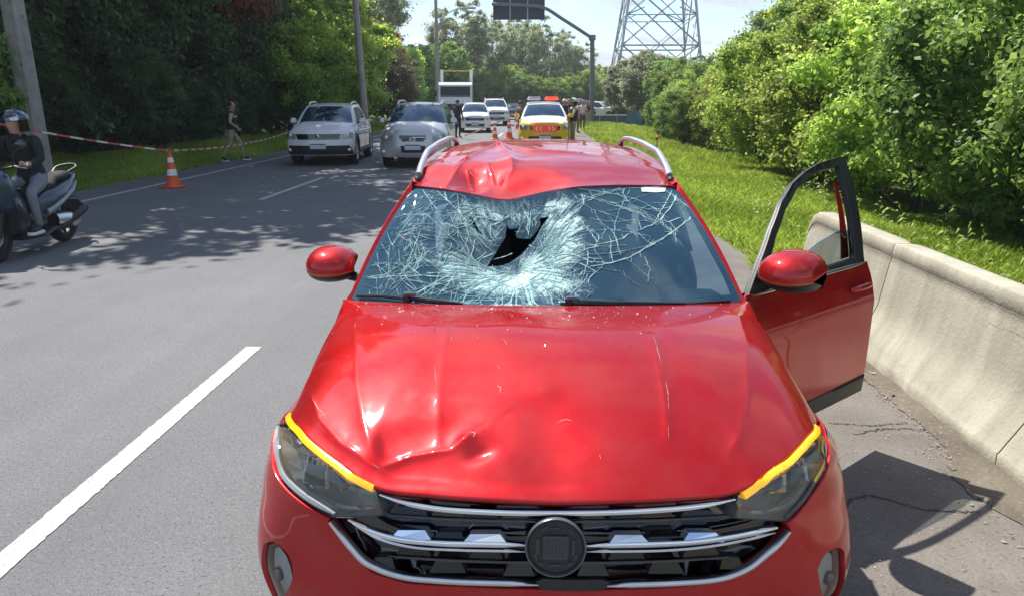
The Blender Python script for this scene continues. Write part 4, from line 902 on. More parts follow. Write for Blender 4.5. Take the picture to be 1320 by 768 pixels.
# ---- flanks: fenders, doors, quarters, rear bumper; u mirrored by the sign of s
HINGE_V, DOOR_V, DOOR2_V = 1.30, 2.36, 3.10
def fl(L, sd): return L if sd > 0 else mir(L)
beltz = lambda v: .985+.055*(v-1.26)/2.6 if v < 3.9 else 1.03
for sd in (1, -1):
    E_ = [(s, z-.004) for s, z in EDGE]
    fen = [(TIP[0]+.004, TIP[1]-.006)]+E_[1:]+[szc(HINGE_V-.004, .985)]+[szc(HINGE_V-.004, z) for z in (.8, .6, .4, .30)]+[szc(HINGE_V-.03, .22)]+arch(WF, 195, 6)[0:]+[(s+.004, z) for s, z in seam[::-1]]
    f = patch('fender', BODY, fl(fen, sd), M['red'], car, step=.03, flange=.02)
    a0 = arch(WF, 186, 2, RW+.0); a1 = arch(WF, 2, 186, RW-.03)
    patch('arch_trim', BODY, fl(arch(WF, 192, 4, RW+.045, 20)+arch(WF, 4, 192, RW-.02, 20), sd), M['black_plastic'], f, step=.03, flange=.05, off=.010)
    qu = [szc(DOOR2_V+.12, 1.0), szc(3.5, 1.0), szc(3.9, 1.0), (SMAX-.62, 1.0), (SMAX-.62, .62), szc(3.86, .60), szc(3.80, .45)]+arch(WR, 170, -2)[:0]
    qu = [szc(DOOR2_V+.10, 1.0), szc(3.5, 1.0), szc(3.85, 1.0), (s_of_v(4.0), .98), (s_of_v(4.0), .62), (s_of_v(3.84), .58), (s_of_v(3.82), .44)]+[(s, z) for s, z in arch(WR, 165, 40, n=12)]+[(s_of_v(DOOR2_V+.10), .66)]
    patch('quarter_panel', BODY, fl(qu, sd), M['red'], car, step=.035, flange=.02)
    patch('arch_trim', BODY, fl(arch(WR, 192, -10, RW+.045, 20)+arch(WR, -10, 192, RW-.02, 20), sd), M['black_plastic'], car, step=.03, flange=.05, off=.010)
    sill = [szc(HINGE_V-.06, .30), szc(WR-RW-.01, .30), szc(WR-RW-.02, .16), szc(HINGE_V-.06, .16)]
    patch('sill', BODY, fl(sill, sd), M['black_plastic'], car, step=.06, flange=.05, off=.004)
    d2 = [szc(DOOR_V+.004, .985), szc(DOOR2_V+.09, 1.0), szc(DOOR2_V+.09, .70)]+arch(WR, 42, 10, n=6)[0:]+[szc(WR-RW-.02, .31), szc(DOOR_V+.004, .31)]
    rd = patch('rear_door', BODY, fl(d2, sd), M['red'], car, step=.035, flange=.02)
    hp = BODY.pt(s_of_v(3.0)*sd, .90, .02)[0]; b = MB(); b.box(hp, (.03, .17, .026), bev=.008); b.out('handle', M['red'], rd)
patch('rear_bumper', BODY, [(SMAX-.36, .62), (SMAX*1.0-.001, .62), (SMAX-.001, .22), (s_of_v(3.8), .22), (s_of_v(3.82), .44), (s_of_v(3.84), .575), (s_of_v(4.0), .615)], M['red'], car, step=.05, flange=.01)
patch('rear_bumper', BODY, mir([(SMAX-.36, .62), (SMAX*1.0-.001, .62), (SMAX-.001, .22), (s_of_v(3.8), .22), (s_of_v(3.82), .44), (s_of_v(3.84), .575), (s_of_v(4.0), .615)]), M['red'], car, step=.05, flange=.01)
# ---- greenhouse
def belt(v): return np.c_[np.interp(v, [1.1, 1.26, 2.0, 3.2, 3.9, 4.2], [.80, .815, .820, .815, .76, .60]), v, np.interp(v, [1.1, 1.26, 2.4, 4.2], [.975, .985, 1.005, 1.03])]
ZC = ([1.50, 1.58, 1.72, 1.9, 2.2, 2.6, 3.0, 3.4, 3.7, 3.95], [1.435, 1.455, 1.478, 1.498, 1.520, 1.535, 1.538, 1.525, 1.495, 1.44])
HWf = ([1.5, 1.7, 2.2, 3.0, 3.6, 3.95], [.592, .602, .607, .59, .56, .53])
def redge(v):
    hw = np.interp(v, *HWf); return np.c_[hw, v, np.interp(v, *ZC)-.052]
ghz = lambda v: np.interp(v, [1.26, 1.70], [0, 1])
def ghfn(v, b):
    v = np.asarray(v, float); b = np.asarray(b, float)
    # b runs from the belt to the roof edge; the columns lean forward to back
    vb = v; vt = np.interp(v, [1.26, 2.0, 3.0, 3.9, 4.15], [1.70, 2.06, 2.98, 3.62, 3.90])
    A = belt(vb); B_ = redge(vt); P = A+(B_-A)*b[:, None]; P[:, 0] += .022*np.sin(np.pi*np.clip(b, 0, 1)); return P
GH = {}
for sd in (1, -1):
    f = (lambda sd: lambda v, b: ghfn(v, b)*np.array([sd, 1, 1]))(sd); S = Surf(f, 1.2, 4.15, 0, 1, 40, 10)
    n = S.nrm(np.array([2.4]), np.array([.5]))[0]; S.sgn = 1.0 if n[0]*sd > 0 else -1.0; GH[sd] = S
ghs = (1.0, .5)
for sd in (1, -1):
    S = GH[sd]
    def P_(name, poly, m, parent=car, **k): return patch(name, S, poly, m, parent, sc=ghs, step=.04, **k)
    ap = P_('front_pillar', [(1.235, -.02), (1.33, -.02), (1.345, .5), (1.36, 1.0), (1.245, 1.0), (1.235, .5)], M['red'], flange=.03)
    P_('roof_side', [(1.36, .90), (1.36, 1.0), (2.2, 1.02), (3.2, 1.02), (3.95, 1.02), (3.95, .90), (3.2, .92), (2.2, .91)], M['red'], flange=.03)
    P_('middle_pillar', [(2.26, -.02), (2.40, -.02), (2.36, .91), (2.22, .91)], M['gloss_black'], flange=.02)
    P_('rear_pillar', [(3.20, -.02), (4.1, -.02), (4.06, .90), (3.55, .90), (3.28, .25)], M['red'], flange=.02)
    rd = P_('rear_window', [(2.41, .0), (3.19, .0), (3.27, .27), (3.50, .89), (2.37, .90)], M['glass_dark'], flange=.006, off=-.008)
# ---- roof
RDU = -.19
def rooflow(u):    # the front edge pushed down
    return -.060*np.exp(-((u-RDU)/.17)**2)-.016*np.exp(-((u-RDU-.22)/.22)**2)-.012*np.exp(-((u-RDU+.25)/.12)**2)
def rfront(a): return 1.525+.175*np.abs(a)**2.2
def roofbase(a, b):
    a = np.asarray(a, float); b = np.asarray(b, float); q = np.abs(a); v = rfront(a)+(3.92-rfront(a))*b
    hw = np.interp(v, *HWf); zc = np.interp(v, *ZC)
    e = np.interp(rfront(a), *ZC)                   # along the front edge the height drops only a little sideways
    crown = -.052*q**2.6
    z0 = 1.435-.030*q**2; k = np.clip(1-b*8, 0, 1)**1.5
    z = (zc+crown)*(1-k)+z0*k
    return np.c_[a*hw, v, z]
ROOF0 = Surf(roofbase, -1, 1, 0, 1, 80, 80)
RL = dict(r1=uvline(ROOF0, [(600, 208), (622, 196), (643, 189), (659, 203), (660, 216), (640, 233)]), r2=uvline(ROOF0, [(643, 190), (690, 197), (740, 199), (800, 205)]),
          r3=uvline(ROOF0, [(575, 236), (585, 222), (602, 207)]), s1=uvline(ROOF0, [(603, 216), (608, 226), (616, 232)]), s2=uvline(ROOF0, [(628, 210), (634, 220), (640, 228)]))
RC = {k: uvline(ROOF0, [p])[0] for k, p in dict(a=(612, 224), b=(640, 225), c=(690, 232), d=(641, 192), e=(560, 215), f=(760, 215)).items()}
def roofdisp(x, y, P, b):
    z = rooflow(x)*np.clip(1-b/.16, 0, 1)**1.3
    d, t, s = polydist(RL['r1'], x, y); z += .034*np.exp(-d/.026)*sstep(1.02, .75, t)*.50
    d, t, s = polydist(RL['r2'], x, y); z += .018*np.exp(-d/.050)*sstep(1, .5, t)
    d, t, s = polydist(RL['r3'], x, y); z += .009*np.exp(-d/.014)
    for k in ('s1', 's2'):
        d, t, s = polydist(RL[k], x, y); z += .006*np.exp(-d/.007)
    z -= .045*gauss(x, y, RC['a'], .085, .10); z -= .014*gauss(x, y, RC['b'], .03, .07); z -= .022*gauss(x, y, RC['c'], .10, .09); z += .012*gauss(x, y, RC['e'], .06, .09); z -= .008*gauss(x, y, RC['f'], .14, .10)
    n = fnoise(P, 9, 5.0); near = np.exp(-((x-RC['d'][0])/.35)**2-((y-1.68)/.30)**2); z += .006*n*near*sstep(.0, .04, b)+.0015*n
    return z
def rooffn(a, b):
    P = roofbase(a, b); b = np.clip(np.asarray(b, float), 0, 1); z = roofdisp(P[:, 0], P[:, 1], P, b)*(1-sstep(.93, 1, np.abs(a)))
    P[:, 2] += z; return P
ROOF = Surf(rooffn, -1, 1, 0, 1, 60, 60)
A, B = np.meshgrid(np.linspace(-1, 1, 181), np.linspace(0, 1, 221)**1.5, indexing='ij'); P = rooffn(A.ravel(), B.ravel()).reshape(181, 221, 3)
b = MB(); front = P[:, 0]+np.array((0, .004, -.006)); front2 = P[:, 0]+np.array((0, .03, -.02))
G_ = np.concatenate([front2[:, None], front[:, None], P], axis=1); nn = G_.shape[1]
mk('roof_panel', list(G_.reshape(-1, 3)), [(i*nn+j, (i+1)*nn+j, (i+1)*nn+j+1, i*nn+j+1) for i in range(180) for j in range(nn-1)], M['red'], car)
# headliner so that the roof has an inside
P2 = P[::12, ::12]+np.array((0, .0, -.04)); P2[:, 0, 1] += .03
b = MB(); b.grid([list(r) for r in P2]); b.out('headliner', mat('headliner', (.30, .29, .27), .9), car)
# tailgate
b = MB(); rows = []
for t in np.linspace(0, 1, 8):
    rows.append([((.53+(.70-.53)*t)*a, 3.92+.30*t**.8-.06*a*a*(1), 1.44-.052*a*a*(1-t)-t*.42) for a in np.linspace(-1, 1, 15)])
b.grid(rows[:7]); b.out('rear_screen', M['glass_dark'], car)
b = MB(); rows = [[(.72*a, 4.20-.10*a*a+.02*math.sin(t*3), 1.06-.48*t) for a in np.linspace(-1, 1, 15)] for t in np.linspace(0, 1, 8)]; b.grid(rows); b.out('tailgate', M['red'], car)
for sd in (1, -1):
    b = MB(); b.grid([[(sd*(.45+.30*s_), 4.22-.16*s_**2, .95-.12*t) for s_ in np.linspace(0, 1, 8)] for t in (0, 1)]); b.out('tail_lamp', M['tail'], car)
# ---- windshield
WSC = None
def wsbase(a, b):
    a = np.asarray(a, float); b = np.asarray(b, float); q = np.abs(a)
    Bt = np.c_[a*.795, 1.075+.165*q**2.2, 1.005-.012*q**2]; rf = rfront(a); Tp = np.c_[a*np.interp(rf, *HWf)*.985, rf+.006, 1.431-.030*q**2+rooflow(a*.59)*.97]
    bb = np.clip(b, -.1, 1.1)[:, None]; P = Bt+(Tp-Bt)*bb
    k = .030*np.sin(np.pi*np.clip(b, 0, 1)); P[:, 1] -= k*.5; P[:, 2] += k; return P
WS0 = Surf(wsbase, -1, 1, 0, 1, 80, 40)
wn0 = WS0.nrm(np.array([0.]), np.array([.5]))[0]; WS0.sgn = 1.0 if wn0[2] > 0 else -1.0
def wsm(a, b): return np.c_[np.asarray(a)*.70, np.asarray(b)*.60]
IC = wsm(*WS0.hit(662, 322))[0]
def wsdisp(a, b, P):
    q = wsm(a, b); x, y = q[:, 0]-IC[0], q[:, 1]-IC[1]
    r = np.hypot(x/.22, y/.24); d = -.125*np.exp(-r**1.7)
    d -= .030*np.exp(-((q[:, 0]+.28)/.34)**2-((q[:, 1]-.30)/.24)**2)
    d -= .012*np.exp(-((q[:, 0]-.30)/.20)**2-((q[:, 1]-.42)/.12)**2)
    n = fnoise(P, 7, 1.0); n2 = fnoise(P, 17, 6.0); d += (.014*n+.006*n2)*np.exp(-r*.55)*np.where(x < 0, 1.0, .8)
    e = sstep(0, .08, b)*(1-sstep(.94, 1, b))*(1-sstep(.92, 1, np.abs(a))); return d*e
def wsfn(a, b):
    P = wsbase(a, b); N = WS0.nrm(np.asarray(a, float), np.asarray(b, float)); return P+N*wsdisp(np.asarray(a, float), np.asarray(b, float), P)[:, None]
WS = Surf(wsfn, -1, 1, 0, 1, 120, 80); WS.sgn = WS0.sgn
# shattered laminated glass
def wsglass():
    m, t, b, o = nodes('shattered_glass'); L = t.links.new
    setp(b, color=(.60, .84, .82), rough=.35)
    tr_ = t.nodes.new('ShaderNodeBsdfTransparent'); tr_.inputs[0].default_value = (.38, .52, .62, 1)
    gl = t.nodes.new('ShaderNodeBsdfGlossy'); gl.inputs['Roughness'].default_value = .015; gl.inputs[0].default_value = (.62, .84, 1, 1)
    fr = t.nodes.new('ShaderNodeFresnel'); fr.inputs[0].default_value = 1.55; a0 = t.nodes.new('ShaderNodeMath'); a0.operation = 'ADD'; a0.inputs[1].default_value = .10; L(fr.outputs[0], a0.inputs[0])
    g = t.nodes.new('ShaderNodeMixShader'); L(a0.outputs[0], g.inputs[0]); L(tr_.outputs[0], g.inputs[1]); L(gl.outputs[0], g.inputs[2])
    df = t.nodes.new('ShaderNodeBsdfDiffuse'); df.inputs[0].default_value = (.10, .24, .33, 1); g2_ = t.nodes.new('ShaderNodeMixShader'); g2_.inputs[0].default_value = .22; L(g.outputs[0], g2_.inputs[1]); L(df.outputs[0], g2_.inputs[2]); g = g2_  # blue share stands in for reflected sky on the dusty broken pane
    at = t.nodes.new('ShaderNodeAttribute'); at.attribute_name = 'frost'
    tc = t.nodes.new('ShaderNodeTexCoord')
    nz = t.nodes.new('ShaderNodeTexNoise'); nz.inputs['Scale'].default_value = 30; nz.inputs['Detail'].default_value = 4; L(tc.outputs['Object'], nz.inputs['Vector'])
    wv = t.nodes.new('ShaderNodeMix'); wv.data_type = 'VECTOR'; wv.inputs[0].default_value = .035; L(tc.outputs['Object'], wv.inputs[4]); L(nz.outputs['Color'], wv.inputs[5])
    v1 = t.nodes.new('ShaderNodeTexVoronoi'); v1.feature = 'DISTANCE_TO_EDGE'; v1.inputs['Scale'].default_value = 34; L(wv.outputs[1], v1.inputs['Vector'])
    v2 = t.nodes.new('ShaderNodeTexVoronoi'); v2.feature = 'DISTANCE_TO_EDGE'; v2.inputs['Scale'].default_value = 95; L(wv.outputs[1], v2.inputs['Vector'])
    def line(v, w):
        r = t.nodes.new('ShaderNodeMapRange'); r.inputs[1].default_value = 0; r.inputs[2].default_value = w; r.inputs[3].default_value = 1; r.inputs[4].default_value = 0; L(v.outputs['Distance'], r.inputs[0]); return r
    l1, l2 = line(v1, .10), line(v2, .16)
    mxx = t.nodes.new('ShaderNodeMath'); mxx.operation = 'MAXIMUM'; L(l1.outputs[0], mxx.inputs[0]); L(l2.outputs[0], mxx.inputs[1])
    n2 = t.nodes.new('ShaderNodeTexNoise'); n2.inputs['Scale'].default_value = 22; n2.inputs['Detail'].default_value = 8; n2.inputs['Roughness'].default_value = .7; L(tc.outputs['Object'], n2.inputs['Vector'])
    aa = t.nodes.new('ShaderNodeAttribute'); aa.attribute_name = 'ang'; ar = t.nodes.new('ShaderNodeAttribute'); ar.attribute_name = 'rad'; cv = t.nodes.new('ShaderNodeCombineXYZ'); L(aa.outputs['Fac'], cv.inputs[0]); L(ar.outputs['Fac'], cv.inputs[1])
    ns = t.nodes.new('ShaderNodeTexNoise'); ns.inputs['Scale'].default_value = 1.0; ns.inputs['Detail'].default_value = 6; ns.inputs['Roughness'].default_value = .65; L(cv.outputs[0], ns.inputs['Vector'])
    st_ = t.nodes.new('ShaderNodeMapRange'); st_.inputs[1].default_value = .35; st_.inputs[2].default_value = .68; st_.inputs[3].default_value = .15; st_.inputs[4].default_value = 1.0; L(ns.outputs[0], st_.inputs[0])
    rc = t.nodes.new('ShaderNodeValToRGB'); rc.color_ramp.elements[0].color = (.30, .58, .56, 1); rc.color_ramp.elements[1].color = (.78, .90, .87, 1); rc.color_ramp.elements[0].position = .3; rc.color_ramp.elements[1].position = .75; L(n2.outputs[0], rc.inputs[0]); L(rc.outputs[0], b.inputs['Base Color'])
    # frost * (lines * .9 + noise)
    s1 = t.nodes.new('ShaderNodeMath'); s1.operation = 'MULTIPLY_ADD'; L(mxx.outputs[0], s1.inputs[0]); s1.inputs[1].default_value = .38; L(st_.outputs[0], s1.inputs[2])
    s2 = t.nodes.new('ShaderNodeMath'); s2.operation = 'MULTIPLY'; L(s1.outputs[0], s2.inputs[0]); L(at.outputs['Fac'], s2.inputs[1])
    s3 = t.nodes.new('ShaderNodeMapRange'); s3.inputs[1].default_value = .26; s3.inputs[2].default_value = .85; s3.inputs[4].default_value = .95; L(s2.outputs[0], s3.inputs[0])
    bp = t.nodes.new('ShaderNodeBump'); bp.inputs['Strength'].default_value = .8; bp.inputs['Distance'].default_value = .004; L(s1.outputs[0], bp.inputs['Height']); L(bp.outputs[0], b.inputs['Normal'])
    f = t.nodes.new('ShaderNodeMixShader'); L(s3.outputs[0], f.inputs[0]); L(g.outputs[0], f.inputs[1]); L(b.outputs[0], f.inputs[2]); L(f.outputs[0], o.inputs[0]); return m
M['ws'] = wsglass()
HOLE = tr(WS, [(627.5, 344), (640, 323), (651, 305), (653, 291), (657.5, 295), (670.7, 294), (666, 298.6), (666, 306.4), (683, 307.5), (691.7, 296.4), (696, 287.6), (695, 281.4), (708.8, 279), (701.7, 287.6), (696, 296), (690.6, 307.5), (675, 325), (657.4, 338.5), (644, 343)])
SLIT = tr(WS, [(605, 277), (611, 284), (615, 292), (623, 303), (617, 301), (610, 291)])
def g2(q, c, sx, sy, rot=0.0):
    dx, dy = q[:, 0]-c[0], q[:, 1]-c[1]; cx = dx*math.cos(rot)+dy*math.sin(rot); cy = -dx*math.sin(rot)+dy*math.cos(rot); return np.exp(-(cx/sx)**2-(cy/sy)**2)
def frost(a, b, P):
    q = proj(P); f = 1.15*g2(q, (727, 290), 22, 40, -.25)+.95*g2(q, (700, 340), 52, 26, -.5)+.85*g2(q, (655, 366), 85, 15, .03)+.95*g2(q, (598, 345), 46, 14, .35)
    f += .66*g2(q, (660, 272), 70, 18)+.50*g2(q, (618, 300), 40, 36)+.20*g2(q, (545, 300), 60, 45)+.22*g2(q, (500, 372), 50, 14)+.30*g2(q, (730, 375), 40, 22)
    n = fnoise(P, 11, 4.0); n2 = fnoise(P, 30, 14.0); return np.clip(f*(1+.55*n+.35*n2), 0, 1.4)*(np.abs(a) < .97)
ws = patch('windshield', WS, [(-1, 0), (1, 0), (1, 1), (.5, 1), (0, 1), (-.5, 1), (-1, 1)], M['ws'], car, holes=[HOLE, SLIT], sc=(.70, .60), step=.011, flange=.005, attr={'frost': frost, 'ang': lambda a, b, P: np.arctan2(wsm(a, b)[:, 1]-IC[1], wsm(a, b)[:, 0]-IC[0])*13, 'rad': lambda a, b, P: np.hypot(wsm(a, b)[:, 0]-IC[0], wsm(a, b)[:, 1]-IC[1])*9})
# ---- crack lines lying on the glass
crk = MB()
def ribbon(L, w):
    L = np.array(L)
    if len(L) < 2: return
    a = L[:, 0]/.70; b_ = L[:, 1]/.60; ok = (np.abs(a) < .985) & (b_ > .015) & (b_ < .985)
    if not ok.all():
        i = np.argmin(ok); L = L[:i]; a = a[:i]; b_ = b_[:i]
        if len(L) < 2: return
    P = WS.pt(a, b_); N = WS.nrm(a, b_); T = np.gradient(P, axis=0); T /= np.linalg.norm(T, axis=1)[:, None]+1e-9; Bn = np.cross(N, T); n = len(L)
    ws_ = w*(.6+.8*rng.random(n)); ws_[-1] *= .3
    crk.grid([P+Bn*ws_[:, None]+N*.0012, P+N*.0030, P-Bn*ws_[:, None]+N*.0012])
hole_m = [tuple(x) for x in wsm([h[0] for h in HOLE], [h[1] for h in HOLE])]
def walk(p, ang, ln, w, wander=.18, branch=.05, depth=0):
    step = .012; L = [p]; a = ang; n = int(ln/step)
    for i in range(n):
        a += rng.normal(0, wander)*.16+(rng.normal(0, .55) if rng.random() < .07 else 0); p = (p[0]+math.cos(a)*step, p[1]+math.sin(a)*step)
        if inside(hole_m, np.array([p]))[0]: break
        L.append(p)
        if depth < 2 and rng.random() < branch: walk(p, a+rng.choice([-1, 1])*rng.uniform(.4, 1.1), ln*rng.uniform(.2, .5), w*.8, wander, branch, depth+1)
    ribbon(L, w)
for i in range(84):            # rays from the impact
    a = rng.uniform(0, 2*math.pi); r0 = rng.uniform(.07, .20); left = math.cos(a) < .1
    walk((IC[0]+math.cos(a)*r0, IC[1]+math.sin(a)*r0), a+rng.normal(0, .15), rng.uniform(.12, .55 if left else .22), rng.uniform(.0007, .0018), .16, .06)
for i in range(52):            # rings round it
    r = rng.uniform(.10, .42)**1.0; a0 = rng.uniform(math.pi*.55, math.pi*1.75) if rng.random() < .8 else rng.uniform(0, 6.28); da = rng.uniform(.25, 1.0); n = int(r*da/.012)+2
    ph = rng.uniform(0, 6); ribbon([(IC[0]+math.cos(a0+da*k/n)*r*1.12*(1+.05*math.sin(k*.5+ph)), IC[1]+math.sin(a0+da*k/n)*r*(1+.05*math.sin(k*.4+ph))) for k in range(n)], rng.uniform(.0006, .0015))
for i in range(150):           # dense net on the left half
    p = (rng.uniform(-.66, -.12), rng.uniform(.03, .58))
    if rng.random() < .35: p = (rng.uniform(-.66, -.46), rng.uniform(.03, .58))
    walk(p, rng.uniform(0, 6.28), rng.uniform(.03, .22), rng.uniform(.0005, .0013), .30, .10)
for i in range(90):            # short nicks round the crater's right and lower rim
    a = rng.uniform(-1.9, 1.3); r = rng.uniform(.13, .26); walk((IC[0]+math.cos(a)*r, IC[1]+math.sin(a)*r), rng.uniform(0, 6.28), rng.uniform(.02, .10), rng.uniform(.0005, .0012), .35, .1)
for i in range(60):            # rim of broken glass round the hole
    h = hole_m[rng.integers(len(hole_m))]; walk((h[0]+rng.normal(0, .02), h[1]+rng.normal(0, .02)), rng.uniform(0, 6.28), rng.uniform(.02, .08), rng.uniform(.0006, .0014), .3, .1)
TR_ = [([(890, 280), (876, 293), (839, 317), (810, 332), (786, 340), (757, 344)], .0020), ([(741, 268), (770, 254), (806, 244), (855, 242)], .0016), ([(749, 252), (782, 262), (823, 276), (847, 287), (884, 280)], .0018),
       ([(786, 260), (815, 272), (843, 280), (864, 297)], .0014), ([(749, 285), (765, 305), (770, 313)], .0014), ([(855, 244), (872, 256), (890, 272), (888, 285)], .0020), ([(757, 317), (786, 313), (823, 297), (843, 289), (864, 268), (872, 252)], .0018),
       ([(786, 317), (790, 338)], .0014), ([(831, 332), (839, 350)], .0012), ([(757, 321), (757, 342), (745, 358)], .0016), ([(740, 262), (775, 250), (800, 243)], .0016), ([(770, 256), (790, 262), (812, 258), (840, 250)], .0010),
       ([(745, 300), (775, 297), (812, 300), (838, 306)], .0012), ([(760, 282), (790, 286), (822, 284), (850, 290)], .0012), ([(800, 246), (812, 262), (835, 276)], .0010), ([(845, 285), (858, 262), (866, 246)], .0014), ([(850, 288), (868, 300), (872, 312)], .0010),
       ([(735, 380), (750, 366), (760, 352)], .0016), ([(822, 300), (835, 312), (848, 318)], .0010), ([(742, 275), (752, 262), (750, 250)], .0016), ([(805, 332), (822, 345), (838, 360), (850, 372)], .0008), ([(878, 258), (862, 262), (842, 262)], .0010),
       ([(765, 270), (775, 288), (790, 300), (796, 312)], .0010), ([(715, 385), (735, 392), (760, 380)], .0010), ([(590, 380), (588, 398)], .0010), ([(640, 378), (645, 396), (652, 400)], .0010), ([(560, 372), (600, 381), (660, 384), (710, 382)], .0012),
       ([(738, 250), (760, 268), (790, 278), (815, 290)], .0012), ([(745, 244), (790, 250), (830, 262), (862, 282)], .0014), ([(752, 330), (790, 326), (830, 318), (868, 300)], .0010), ([(880, 262), (850, 270), (820, 268), (780, 272)], .0010), ([(812, 244), (800, 268), (792, 300), (800, 330)], .0009), ([(770, 345), (800, 352), (822, 368)], .0008), ([(740, 310), (775, 318), (808, 316)], .0010)]
for px, w in TR_:
    ab = np.array(tr(WS, px)); L = spline(wsm(ab[:, 0], ab[:, 1]), 24); L = L+np.c_[rng.normal(0, .0016, 24), rng.normal(0, .0016, 24)]; ribbon(L, w)
    for k in range(3):
        i = rng.integers(4, 20); walk(tuple(L[i]), rng.uniform(0, 6.28), rng.uniform(.02, .07), w*.55, .25, .05)
crk.out('crack', mat('crack_white', (.60, .82, .78), .3, var=.25, vs=30, spec=.8), ws, kind='stuff')
# black ceramic band round the glass
def wsband(name, poly, off=.0015): return patch(name, WS, poly, M['gloss_black'], ws, sc=(.70, .60), step=.02, flange=0, off=-.004)
wsband('ceramic_band', [(-1, 0), (1, 0), (.985, .055), (.5, .050), (0, .048), (-.5, .050), (-.985, .055)])
wsband('ceramic_band', [(-1, .0), (-.972, .05), (-.965, .95), (-1, 1)]); wsband('ceramic_band', [(1, .0), (.972, .05), (.965, .95), (1, 1)])
wsband('ceramic_band', [(-1, 1), (-.965, .965), (0, .975), (.965, .965), (1, 1), (.5, 1), (0, 1), (-.5, 1)])
q = np.array(tr(WS, [(826, 243), (846, 241), (858, 243), (857, 248), (845, 249), (827, 248)])); patch('windshield_sticker', WS, [tuple(x) for x in q], mat('sticker', (.75, .8, .74), .5), ws, sc=(.70, .60), step=.02, flange=0, off=.003)
# ---- cowl and wipers
b = MB(); rows = []
for t in (0, 1, 2): 
    rows.append([])
    for a in np.linspace(-1, 1, 31):
        c = cowl(np.array([a]))[0]; w = wsbase(np.array([a*.985]), np.array([0.0]))[0]; t_ = t/2; p = c*(1-t_)+w*t_; p[2] -= .022+.01*(t == 1); p[1] += (-.01 if t == 0 else .02 if t == 2 else 0); rows[-1].append(p)
b.grid(rows); b.out('cowl', M['black_plastic'], car)
def wiper(arm_px, blade_px):
    a = tr(WS0, arm_px); P = [Vector(WS0.pt(x[0], x[1], .022)[0]) for x in a]; o = MB().tube(P, [.010]+[.0065]*(len(P)-1), 8, flat=.6).out('wiper', M['black_plastic'], car)
    MB().tube([P[0]+Vector((0, 0, -.03)), P[0]+Vector((0, 0, .006))], .016, 12).out('wiper_pivot', M['black_plastic'], o)
    MB().box(P[0]+Vector((.012, 0, .006)), (.05, .022, .018), bev=.006).out('wiper_cap', mat('grey_cap', (.10, .10, .11), .3), o)
    a = tr(WS0, blade_px); P = [Vector(WS0.pt(x[0], x[1], .012)[0]) for x in a]; MB().tube(spline([tuple(p) for p in P], 14), .0065, 6).out('wiper_blade', M['dark_trim'], o)
    return o
wiper([(527, 385), (560, 389), (598, 394)], [(462, 383), (500, 384), (540, 389), (596, 395)])
wiper([(733, 390), (790, 392), (880, 395)], [(722, 393), (790, 394), (860, 396), (940, 396)])
# ---- rails, antenna
for sd in (1, -1):
    pts = []
    for t in np.linspace(0, 1, 24):
        v = 1.80+1.65*t; hw = np.interp(v, *HWf)-.018; z = np.interp(v, *ZC)-.045; h = .052*min(1, t*5)**.7*min(1, (1-t)*7)**.6
        pts.append((sd*hw, v, z+h))
    rl = MB().tube(pts, .0155, 10, flat=1.0).out('roof_rail', mat('rail_silver', (.66, .67, .69), .3, .7), car)
    for t in (.03, .97):
        p = Vector(pts[int(t*23)]); MB().box(p+Vector((0, 0, -.02)), (.026, .10, .035), bev=.01).out('rail_foot', M['black_plastic'], rl)
MB().tube([(.20, 3.30, 1.53), (.20, 3.45, 1.68)], [.004, .002], 6).out('antenna', M['black_plastic'], car)
# ---- mirrors, built closed and mirrored; the right one is carried by the open door
def mirror_at(c, sd, parent, Mx=None):
    Mx = Matrix.Identity(4) if sd < 0 else Matrix.Translation(c) @ Matrix.Scale(1.16, 4) @ Matrix.Translation(-Vector(c))
    def capshell(lo, hi, name, m, par, grow=1.0):
        # rounded teardrop: wide outside, narrower to the car, flat towards the rear
        rows = []
        for i in range(15):
            t = i/14; x = -.105+.205*t
            w = (math.sin(math.pi*min(max(.03, t), .985)**.8))**.30; hh = .092*w*(.82+.22*t); dd = .150*w*(.80+.22*t)
            row = []
            for k in range(17):
                g = k/16*(hi-lo)+lo; yy = -math.cos(g)*dd; zz = math.copysign(abs(math.sin(g))**.82, math.sin(g))*hh*(1.0 if math.sin(g) > 0 else .80); 
                row.append(Vector((sd*x*grow, min(yy*grow, .038), zz*grow)))
            rows.append(row)
        b = MB(); b.grid([[Mx @ (Vector(c)+p) for p in r] for r in rows])
        for rr in (0, 14): b.f.append(tuple(range(rr*17, rr*17+17)))
        return b.out(name, m, par, angle=60)
    base = MB().tube([Mx @ (Vector(c)+Vector((-sd*.17, .04, -.085))), Mx @ (Vector(c)+Vector((-sd*.09, .01, -.055))), Mx @ (Vector(c)+Vector((-sd*.02, 0, -.03)))], [.030, .026, .034], 10, flat=.7).out('door_mirror', M['black_plastic'], parent)
    capshell(R(-8), R(150), 'mirror_cap', M['red'], base); capshell(R(-100), R(-8), 'mirror_housing', M['black_plastic'], base, .99)
    capshell(R(-14), R(-5), 'mirror_signal', mat('signal_strip', (.45, .10, .03), .2), base, 1.012)
    b = MB(); b.add([Mx @ (Vector(c)+Vector((sd*x, .036, z))) for x, z in ((-.085, -.045), (.085, -.052), (.098, .0), (.085, .055), (-.06, .055), (-.09, .02))], [(0, 1, 2, 3, 4, 5)]); b.out('mirror_glass', M['chrome'], base)
    return base
